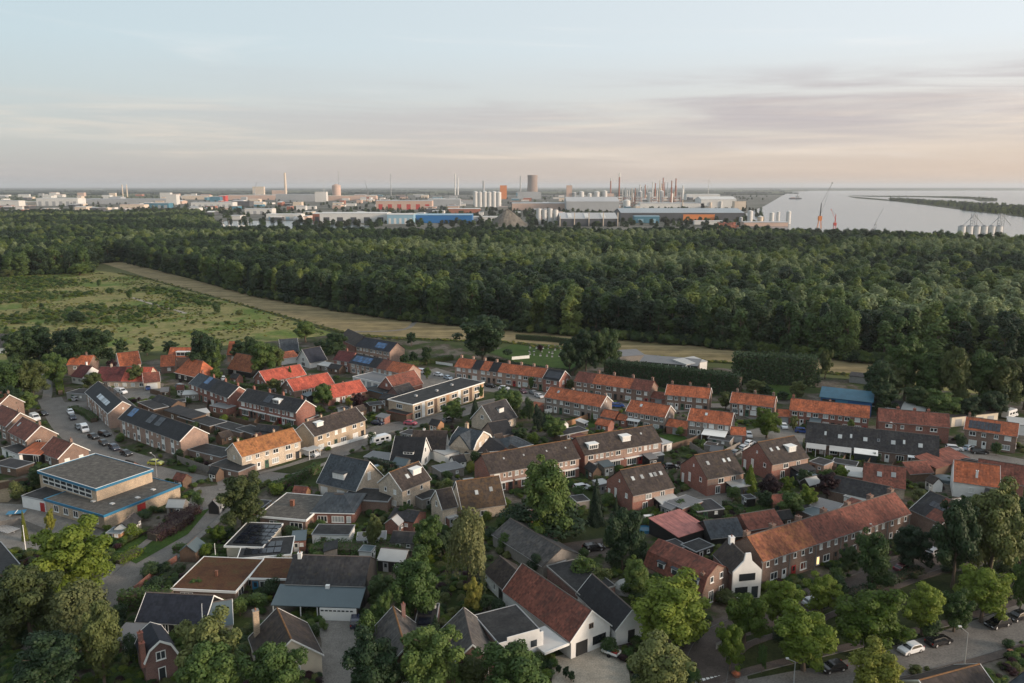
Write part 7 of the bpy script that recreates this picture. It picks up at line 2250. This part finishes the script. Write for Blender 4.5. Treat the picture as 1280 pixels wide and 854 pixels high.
ware(400, 484, 279, 266.5, 60, 'ind_white', 'ind_white', 'large white roofed warehouse left of the blue one', 'the large white warehouse', doors=5, dm='ind_dark')
ware(484, 517, 280, 268, 55, 'ind_cyan', 'ind_white', 'white and light blue striped warehouse end', 'the light blue warehouse', doors=5, dm='ind_white')
ware(517, 590, 279, 268.5, 60, 'ind_blue', 'ind_cyan', 'long bright blue warehouse behind the forest', 'the bright blue warehouse', doors=0)
ware(470, 540, 262, 251, 50, 'ind_pink', 'ind_roof', noun='mixed red and white works', doors=6, dm='ind_red')
ware(535, 575, 258, 249, 60, 'ind_grey', 'ind_white', noun='grey roofed storage hall')
ware(560, 600, 268, 261, 40, 'ind_rust', 'ind_white', noun='low rusty depot')
ware(590, 625, 277, 271, 30, 'ind_white', 'ind_white', noun='small white office sheds', doors=4)
ware(640, 720, 263, 254, 70, 'ind_pink', 'ind_roof', noun='wide pale halls')
ware(647, 676, 249, 240, 45, 'ind_grey', 'ind_roof', 'grey boiler house below the cooling tower', 'the grey boiler house', pitch=.01)
ware(708, 774, 264, 249, 120, 'ind_grey', 'ind_roof', 'wide grey gabled store with dark roof edge', 'the wide grey store', pitch=.22)
t, L, e, D = ware(700, 772, 283, 270, 95, 'ind_dark', 'ind_roof', 'open fronted concrete hall with tall columns and striped roof', 'the open concrete hall', pitch=.2)
for i in range(5):
    x = -L / 2 + L * i / 4
    MB().box(x - .8, x + .8, -1.6, -.2, 0, e + (12 if 0 < i else 6)).build('column', 'ind_cream', t)
for i in range(3):
    x = -L / 2 + L * (i + .6) / 3.4
    MB().prism_x([(4, e + 2.0), (4, e + 2.6), (40, e + 9.6), (40, e + 9.0)], x - 4, x + 4).build('roof_light', 'ind_white', t)
ware(776, 930, 276, 263.5, 120, 'ind_dark', 'ind_slate', 'very long blue grey shed with orange panel', 'the long blue grey shed', pitch=.14, doors=0)
ware(854, 893, 276.5, 268.5, 3, 'ind_orange', 'ind_orange', 'bright orange cladding bay on the long shed', 'the orange bay', pitch=.01)
ware(793, 824, 279, 270.5, 25, 'ind_teal', 'ind_cyan', noun='teal container store', doors=2, dm='ind_cyan')
ware(876, 920, 262, 247.5, 90, 'ind_white', 'ind_white', 'white hall with dark arched roof edge', 'the arched white hall', pitch=.2)
ware(918, 932, 263, 252, 30, 'ind_cream', 'ind_cream', noun='cream square tower', pitch=.01)
ware(800, 880, 262, 254, 60, 'ind_white', 'ind_roof', noun='low white refinery hall')
ware(858, 900, 250, 243, 80, 'ind_white', 'ind_white', noun='distant white quay shed')
ware(930, 985, 283, 278, 30, 'ind_pink', 'ind_roof', noun='low quay office')
ware(868, 905, 281, 276.5, 20, 'ind_white', 'ind_white', noun='long white canopy shed')


def cyl(name, cat, px, yb, yt, w, m, label=None, short=None, noun=None, top=None, prof=None, group='industrial buildings', nseg=16, band=None):
    t, b, k = ithing(name, cat, px, yb, label, short, noun, group)
    h = zat(b, yt)
    r = w / 2 / k
    prof = prof or [(0, 1), (1, 1)]
    MB().ring([(0, 0, h * z, r * q) for z, q in prof], nseg).build('shell', m, t, nseg > 20)
    if band:
        MB().ring([(0, 0, h * .86, r * 1.08), (0, 0, h, r * 1.02)], nseg).build('band', band, t)
    if top:
        MB().ring([(0, 0, h, r * .98), (0, 0, h + r * .35, r * .2)], nseg).build('roof', top, t)
    return t, h, r


plain('tower_concrete', (.26, .20, .17), .85, .15, .03)
cyl('cooling_tower', 'tower', 665.5, 246, 219, 13.5, 'tower_concrete', 'broad brown concrete cooling tower on the horizon', 'the cooling tower', prof=[(0, 1.12), (.3, .98), (.6, .9), (.85, .9), (.97, .94), (1, .97)], nseg=28)
for px, yb, yt, w, m, lb in ((357.5, 246, 216, 3, 'ind_cream', 'tall pale stack rising over the left works'), (154, 248, 231, 1.3, 'ind_cream', 'left of twin slim pale masts'), (159.5, 248, 231, 1.3, 'ind_cream', 'right of twin slim pale masts'),
                             (569, 244, 217, 1.6, 'ind_white', 'left slim white stack of the pair'), (572.5, 244, 221, 1.6, 'ind_white', 'right slim white stack of the pair'), (604.5, 246, 226, 2.6, 'ind_grey', 'grey stack above the white silo block'),
                             (650.5, 248, 220, 1.6, 'ind_grey', 'slim stack left of the cooling tower'), (773.5, 254, 216, 1.8, 'ind_rust', 'tall red and white banded stack'), (763, 245, 223, 1.8, 'ind_rust', 'shorter reddish stack left of the banded one'), (489, 245, 217, .9, 'ind_grey', 'needle thin grey mast'), (424, 246, 214, .7, 'ind_grey', 'thin lattice mast beside the brown tower'), (853, 262, 250, 1.4, 'ind_cream', 'short pale post before the long shed')):
    cyl('chimney_stack', 'stack', px, yb, yt, w, m, lb + ' in the industrial skyline' if len(lb.split()) < 8 else lb, None, prof=[(0, 1.15), (1, .85)], nseg=10, group='industrial stacks', band='ind_white' if m == 'ind_rust' else None)
cyl('tower', 'tower', 421, 248, 232, 11, 'ind_pink', 'round brownish tower block left in the skyline', 'the round brown tower', top='ind_pink')
# white silo block
for i in range(6):
    cyl('silo', 'silo', 594.5 + i * 5.8, 259, 240 + (i % 2) * .6, 6.2, 'ind_white', ('leftmost', 'second', 'third', 'fourth', 'fifth', 'rightmost')[i] + ' cylinder of the tall white silo block', 'the white silo block' if i == 2 else None, top='ind_white', group='white silos')
ware(625, 633.5, 249, 232, 25, 'ind_orange', 'ind_orange', 'tall orange brick tower beside the white silos', 'the orange tower', pitch=.01)
ware(708, 715, 250, 232, 20, 'ind_pink', 'ind_pink', 'pale headgear tower right of the cooling tower', 'the pale headgear tower', pitch=.01)
for i in range(4):
    cyl('tank', 'tank', 673.5 + i * 7, 280, 261 + (i % 2) * 1.5, 6.4, 'concrete_pale', ('leftmost', 'second', 'third', 'rightmost')[i] + ' of four concrete tanks beside the rubble heap', None, top='concrete', group='concrete tanks')
for i, (x, yb, yt, w) in enumerate(((718, 250, 241, 7), (727, 250, 240, 8), (737, 250, 242, 7), (746, 250, 240, 9), (756, 250, 239, 8), (783, 261, 251, 13), (800, 254, 240, 8), (812, 254, 241, 8), (826, 253, 239, 9), (838, 253, 242, 9), (926, 283, 272, 6), (937, 284, 264, 9), (950, 283, 271, 10), (964, 283, 266, 8), (972, 283, 265, 6), (985, 283, 264.5, 8), (901, 262, 252, 4), (888, 262, 253, 4))):
    cyl('storage_tank', 'tank', x, yb - (3 if yb > 270 else 0), yt, w * .72, random.choice(['ind_white', 'concrete_pale', 'ind_grey', 'ind_cream']), None, None, noun='white storage tank', top='ind_white', group='storage tanks')
for i in range(30):
    x = 778 + i * 2.65 + random.uniform(-1, 1)
    cyl('distillation_column', 'column', x, 251 + random.uniform(-3, 4), random.uniform(222, 240) if 806 < x < 845 else random.uniform(231, 242), random.uniform(.9, 2.2), random.choice(['ind_grey', 'ind_white', 'ind_rust', 'ind_cream', 'steel']), 'slim process column of the refinery skyline', group='refinery columns', prof=[(0, 1), (.7, 1), (.72, .7), (1, .7)], nseg=8, top='ind_grey')
# process frames
for x in (786, 797, 818, 832, 846, 775):
    t, b, k = ithing('process_frame', 'frame', x, 259, None, None, 'open steel process frame')
    w = 9 / k
    for fl in range(4):
        z = 5 + fl * 9
        MB().box(-w / 2, w / 2, -w / 3, w / 3, z, z + .8).build('deck', 'ind_rust', t)
        MB().box(-w * .3, w * .2, -w / 4, w / 4, z + .9, z + 6).build('vessel', random.choice(['ind_grey', 'ind_white', 'steel']), t)
    for sx in (-1, 1):
        for sy in (-1, 1):
            MB().bar((sx * w / 2, sy * w / 3, 0), (sx * w / 2, sy * w / 3, 36), 1.0).build('post', 'ind_rust', t)


def crane(px, yb, jib_top, mast_top, m1, m2, label, jx, w=7, mj=None):
    t, b, k = ithing('harbour_crane', 'crane', px, yb, label, None, None, 'harbour cranes')
    h1, h2 = zat(b, mast_top), zat(b, jib_top)
    s = w / k
    for sx in (-1, 1):
        for sy in (-1, 1):
            MB().bar((sx * s / 2, sy * s / 3, 0), (sx * s / 4, sy * s / 5, h1 * .3), s * .1).build('leg', m2, t)
    MB().box(-s / 2.4, s / 2.4, -s / 3, s / 3, h1 * .3, h1 * .48).build('cabin', m2, t)
    MB().bar((0, 0, h1 * .48), (s * .1, 0, h1), s * .24, s * .14).build('mast', m1, t)
    MB().bar((s * .2, 0, h1 * .6), ((jx - px) / k, 0, h2), s * .09, s * .05).build('jib', mj or m1, t)
    MB().bar((s * .1, 0, h1), ((jx - px) / k * .96, 0, h2 * .98), s * .04).build('cable', 'dark_metal', t)
    MB().box((jx - px) / k - s * .12, (jx - px) / k + s * .12, -s * .1, s * .1, h2 - s * .1, h2 + s * .15).build('jib_head', m1, t)


crane(1024, 285, 229, 254, 'dark_metal', 'ind_orange', 'large black and orange mobile harbour crane by the river', 1036, 5, 'ind_grey')
crane(1043, 288, 262, 268, 'ind_red', 'ind_red', 'small red harbour crane right of the large black crane', 1037, 4)
crane(1094, 284, 261, 276, 'ind_grey', 'ind_grey', 'thin grey crane jib sticking up beyond the forest', 1102, 3)
crane(460, 252, 226, 240, 'ind_grey', 'ind_rust', 'small grey crane in the left works skyline', 457, 4)
crane(318, 246, 228, 236, 'ind_grey', 'ind_grey', 'thin crane above the tall cream block', 322, 3)
crane(720, 252, 230, 240, 'ind_grey', 'ind_rust', 'thin rusty crane right of the cooling tower', 712, 3)
# grain silos by the river
for i in range(6):
    cyl('grain_silo', 'silo', 1201 + i * 9.2, 298, 283, 9.0, 'concrete_pale', ('leftmost', 'second', 'third', 'fourth', 'fifth', 'rightmost')[i] + ' of the pale riverside grain silos', 'the riverside silos' if i == 2 else None, top='sheet_grey', group='riverside grain silos')
for px, lb in ((1215, 'left lattice elevator tower above the riverside silos'), (1249, 'right lattice elevator tower above the riverside silos')):
    t, b, k = ithing('elevator_tower', 'tower', px, 297, lb)
    h = zat(b, 267)
    s = 5 / k
    for sx in (-1, 1):
        for sy in (-1, 1):
            MB().bar((sx * s / 2, sy * s / 2, 0), (sx * s / 2, sy * s / 2, h), .7).build('post', 'steel', t)
    for i in range(5):
        z = h * (.45 + .12 * i)
        MB().box(-s / 2, s / 2, -s / 2, s / 2, z, z + .7).build('deck', 'steel', t)
    for sg in (-1, 1):
        MB().bar((0, 0, h * .96), (sg * 13 / k, 0, h * .5), .9).build('chute', 'steel', t)
# ship
t, b, k = ithing('ship', 'ship', 994, 249, 'grey cargo ship on the river near the far quay')
L = 15 / k
MB().prism_x([(-L * .09, 0), (-L * .1, L * .09), (L * .1, L * .09), (L * .09, 0)], -L / 2, L / 2).build('hull', 'ind_dark', t)
MB().box(L * .05, L * .3, -L * .07, L * .07, L * .09, L * .26).build('bridge', 'ind_grey', t)
MB().bar((L * .15, 0, L * .26), (L * .15, 0, L * .4), L * .03).build('mast', 'ind_dark', t)
MB().box(-L * .4, -L * .02, -L * .06, L * .06, L * .09, L * .13).build('cargo', 'ind_rust', t)
# boats in the basin
for i in range(16):
    x = 236 + i * 6.1 + random.uniform(-2, 2)
    t, b, k = ithing('boat', 'boat', x, 284 + random.uniform(-3, 4), 'small white boat moored in the harbour basin', None, None, 'boats in the harbour basin')
    t.location.z = .3
    t.rotation_euler.z = random.uniform(0, 3)
    MB().prism_z([(-5, -1.4), (3, -1.5), (6, 0), (3, 1.5), (-5, 1.4)], .0, 1.3).build('hull', 'ind_white', t)
    MB().box(-3, 1.5, -1, 1, 1.3, 2.4).build('cabin', 'ind_white', t)
    MB().bar((0, 0, 2.4), (0, 0, 11), .35).build('mast', 'ind_white', t)
# rubble heap, log pile
t, b, k = ithing('rubble_heap', 'heap', 634, 282, 'dark brown rubble heap right of the bright blue warehouse', 'the rubble heap')
h = zat(b, 262)
mb = MB()
n1, n2 = 28, 10
for j in range(n2 + 1):
    for i in range(n1):
        a = 6.283 * i / n1
        q = 1 - j / n2
        r = (24 / k) * q * (1 + .12 * math.sin(3 * a + 1) + random.uniform(-.05, .05))
        mb.v.append((r * math.cos(a), r * .7 * math.sin(a), h * (1 - q ** 1.25) * (1 + random.uniform(-.05, .05))))
for j in range(n2):
    for i in range(n1):
        mb.f.append((j * n1 + i, j * n1 + (i + 1) % n1, (j + 1) * n1 + (i + 1) % n1, (j + 1) * n1 + i))
mb.build('heap', 'rubble', t)
t, b, k = ithing('scrap_pile', 'heap', 909, 286, 'reddish scrap pile at the quay behind the forest')
mb = MB()
for i in range(60):
    mb.bar((random.uniform(-14, 14) / k, random.uniform(0, 20), random.uniform(1, 6)), (random.uniform(-14, 14) / k, random.uniform(0, 20), random.uniform(1, 10)), 3.5)
mb.build('scrap', 'ind_rust', t)
# wind turbines and power pylons far off
for px, yb, yt in ((885, 246, 226), (405, 240, 226), (720, 238, 228), (1002, 239, 231)):
    t, b, k = ithing('wind_turbine', 'wind turbine', px, yb, None, None, 'slim far wind turbine', 'wind turbines')
    h = zat(b, yt)
    MB().ring([(0, 0, 0, h * .022), (0, 0, h, h * .012)], 8).build('tower', 'ind_white', t)
    MB().box(-h * .02, h * .02, -h * .05, h * .04, h, h * 1.035).build('nacelle', 'ind_white', t)
    a0 = random.uniform(0, 2)
    for i in range(3):
        a = a0 + i * 2.094
        MB().bar((0, -h * .06, h * 1.02), (h * .42 * math.cos(a), -h * .06, h * 1.02 + h * .42 * math.sin(a)), h * .022, h * .006).build('blade', 'ind_white', t)

# filler sheds of the works: each a thing
for i in range(260):
    x = random.uniform(-10, 905)
    yb = random.choice([246, 248, 250, 252, 255, 258, 262, 266, 270, 275]) + random.uniform(-1, 1)
    w = random.uniform(3, 15)
    ht = random.uniform(1.5, 4.5) * (1 if yb < 255 else 1.2)
    ware(x - w / 2, x + w / 2, yb, yb - ht, random.uniform(20, 60), random.choice(['ind_white', 'ind_white', 'ind_cream', 'ind_pink', 'ind_grey', 'ind_cream', 'ind_dark', 'ind_teal', 'ind_rust']), random.choice(['ind_roof', 'ind_white', 'ind_grey', 'ind_pink', 'ind_white']), noun='small works shed', pitch=random.choice([.01, .06, .12]))
    wm_ = THINGS[-1]['o'].children[0].data.materials[0].name[4:]
    rm_ = THINGS[-1]['o'].children[1].data.materials[0].name[4:]
    THINGS[-1]['noun'] = f"small {wm_} walled shed with {'dull' if rm_ == 'roof' else rm_} roof"

# ------------------------------------------------------------------ far land
far_pts, far_s = [], []
for (y0, y1, x0, x1, n) in ((248, 272, -60, 940, 700), (262, 268, 150, 350, 130), (262, 276, 420, 960, 260), (266, 284, 120, 940, 260), (277, 284, 350, 940, 150), (240, 250, -80, 960, 620)):
    for i in range(n):
        p = P(random.uniform(x0, x1), random.uniform(y0, y1))
        far_pts.append((p.x, p.y, .1))
        s = random.uniform(.5, .9)
        far_s.append((s * 1.7, s * 1.7, s * .78))
scatter('works_trees', 'rows of trees scattered through the industrial area', 'trees', np.array(far_pts), np.array(far_s), [(FCROWN[0], 'leaf_forest_dark'), (FCROWN[1], 'leaf_forest'), (FCROWN[2], 'leaf_far')])


def wood(name, label, rows):
    """long far woods: lumpy belts of crowns, one object"""
    mb = MB()
    for x0, x1, y, hgt in rows:
        a, b = P(x0, y), P(x1, y)
        L = (b - a).length
        n = max(6, int(L / 22))
        d = (b - a) / n
        prev = None
        for i in range(n + 1):
            p = a + d * i
            hh = hgt * random.uniform(.65, 1.15)
            w = hgt * random.uniform(1.2, 2.2)
            k = len(mb.v)
            mb.v += [(p.x, p.y - w, 0), (p.x, p.y - w * .8, hh * .7), (p.x, p.y, hh), (p.x, p.y + w, 0)]
            if prev is not None:
                for q in range(3):
                    mb.f.append((prev + q, k + q, k + q + 1, prev + q + 1))
            prev = k
    o = mb.build(name, 'leaf_far', None)
    o['kind'] = 'stuff'
    o['label'] = label
    o['category'] = 'woods'


rows = []
for y in (234.2, 234.8, 235.4, 236.2, 237, 238, 239.2, 240.6, 242, 243.6):
    x = -200
    while x < 1000:
        w = random.uniform(30, 170)
        x1 = min(x + w, 980 if y > 237 else 1500)
        rows.append((x, x1, y + random.uniform(-.2, .2), random.uniform(10, 17)))
        x += w + random.uniform(5, 60)
rows += [(940, 1500, 235.6, 22), (960, 1500, 236.0, 20), (1000, 1500, 236.4, 14), (930, 1010, 239, 10)]
wood('distant_woods', 'low dark woods along the far horizon', rows)
# spits of land in the river
for nm, pts in (('river_spit', [(1058, 245.5), (1085, 247.5), (1120, 250.5), (1118, 252), (1070, 248)]), ('river_spit', [(1060, 244.8), (1100, 245), (1200, 245.6), (1245, 248), (1246, 252), (1225, 252), (1215, 249), (1150, 246.6), (1090, 246.2)]),
                ('river_bank', [(1110, 248), (1140, 249), (1180, 252), (1240, 256), (1300, 257), (1500, 262), (1500, 285), (1290, 273), (1220, 265), (1160, 257), (1115, 251.5)])):
    sheet(nm, pts, 'lawn_dull', .9)
sp, ss = [], []
for (xa, ya, xb, yb_, n, j, s0, s1) in ((1112, 250, 1290, 264, 520, 4.5, .5, 1.0), (1200, 262, 1300, 270, 120, 3, .5, .9), (1062, 245.2, 1240, 247.5, 110, .5, .3, .6), (1180, 247, 1246, 250, 90, .8, .4, .8)):
    for i in range(n):
        k = random.random()
        y = ya + (yb_ - ya) * k + random.uniform(-j, j) * (.3 + .7 * k)
        p = P(xa + (xb - xa) * k, max(245, y))
        sp.append((p.x, p.y, .9))
        s = random.uniform(s0, s1)
        ss.append((s * 1.4, s * 1.4, s * .75))
scatter('spit_trees', 'dark bushes and trees on the river spits', 'trees', np.array(sp), np.array(ss), [(FCROWN[0], 'leaf_forest_dark'), (FCROWN[1], 'leaf_forest'), (FCROWN[2], 'leaf_forest_olive')])

# ------------------------------------------------------------------ haze
hz = MB().box(-44000, 44000, -380, 59000, -1.0, 190.0).build('haze', 'white')
hm = bpy.data.materials.new('haze')
hm.use_nodes = True
hn, hl_ = hm.node_tree.nodes, hm.node_tree.links
hn.clear()
ho = hn.new('ShaderNodeOutputMaterial')
pv = hn.new('ShaderNodeVolumePrincipled')
pv.inputs['Color'].default_value = (.86, .90, .95, 1)
pv.inputs['Density'].default_value = 0.000040
pv.inputs['Anisotropy'].default_value = 0.2
hl_.new(pv.outputs[0], ho.inputs['Volume'])
hz.data.materials[0] = hm
hz['kind'] = 'stuff'
hz['label'] = 'thin evening haze over the whole landscape'

# ------------------------------------------------------------------ labels: what each thing stands next to
for zone in (None, 'far'):
    marks = [(pix(d['p']), d['short']) for d in THINGS if d['short'] and d.get('zone') == zone]
    made = {}
    for d in THINGS:
        if d.get('zone') != zone or not d['noun'] or d['o'].get('label'):
            continue
        x, y = pix(d['p'])
        cand = sorted(marks, key=lambda m: (m[0][0] - x) ** 2 + ((m[0][1] - y) * 1.8) ** 2)
        done = False
        for rank in range(6):
            (mx, my), s = cand[rank]
            dx, dy = x - mx, (y - my) * 1.8
            rel = ('right of' if dx > 0 else 'left of') if abs(dx) > abs(dy) else ('in front of' if dy > 0 else 'behind')
            lab = f"{d['noun']} {rel} {s}"
            if lab not in made:
                made[lab] = [d]
                d['o']['label'] = lab
                done = True
                break
        if not done:
            (mx, my), s = cand[0]
            dx, dy = x - mx, (y - my) * 1.8
            rel = ('right of' if dx > 0 else 'left of') if abs(dx) > abs(dy) else ('in front of' if dy > 0 else 'behind')
            made[f"{d['noun']} {rel} {s}"].append(d)
    for lab, ds in made.items():
        if len(ds) > 1:
            ds.sort(key=lambda d: pix(d['p'])[0])
            names = ['leftmost', 'second', 'third', 'fourth', 'fifth', 'sixth', 'seventh', 'eighth', 'ninth', 'tenth', 'eleventh', 'twelfth']
            for i, d in enumerate(ds):
                nm = 'rightmost' if i == len(ds) - 1 else (names[i] if i < len(names) else f'number {i + 1}')
                d['o']['label'] = f"{nm} {lab}"
print('objects', len(bpy.data.objects), 'things', len(THINGS))
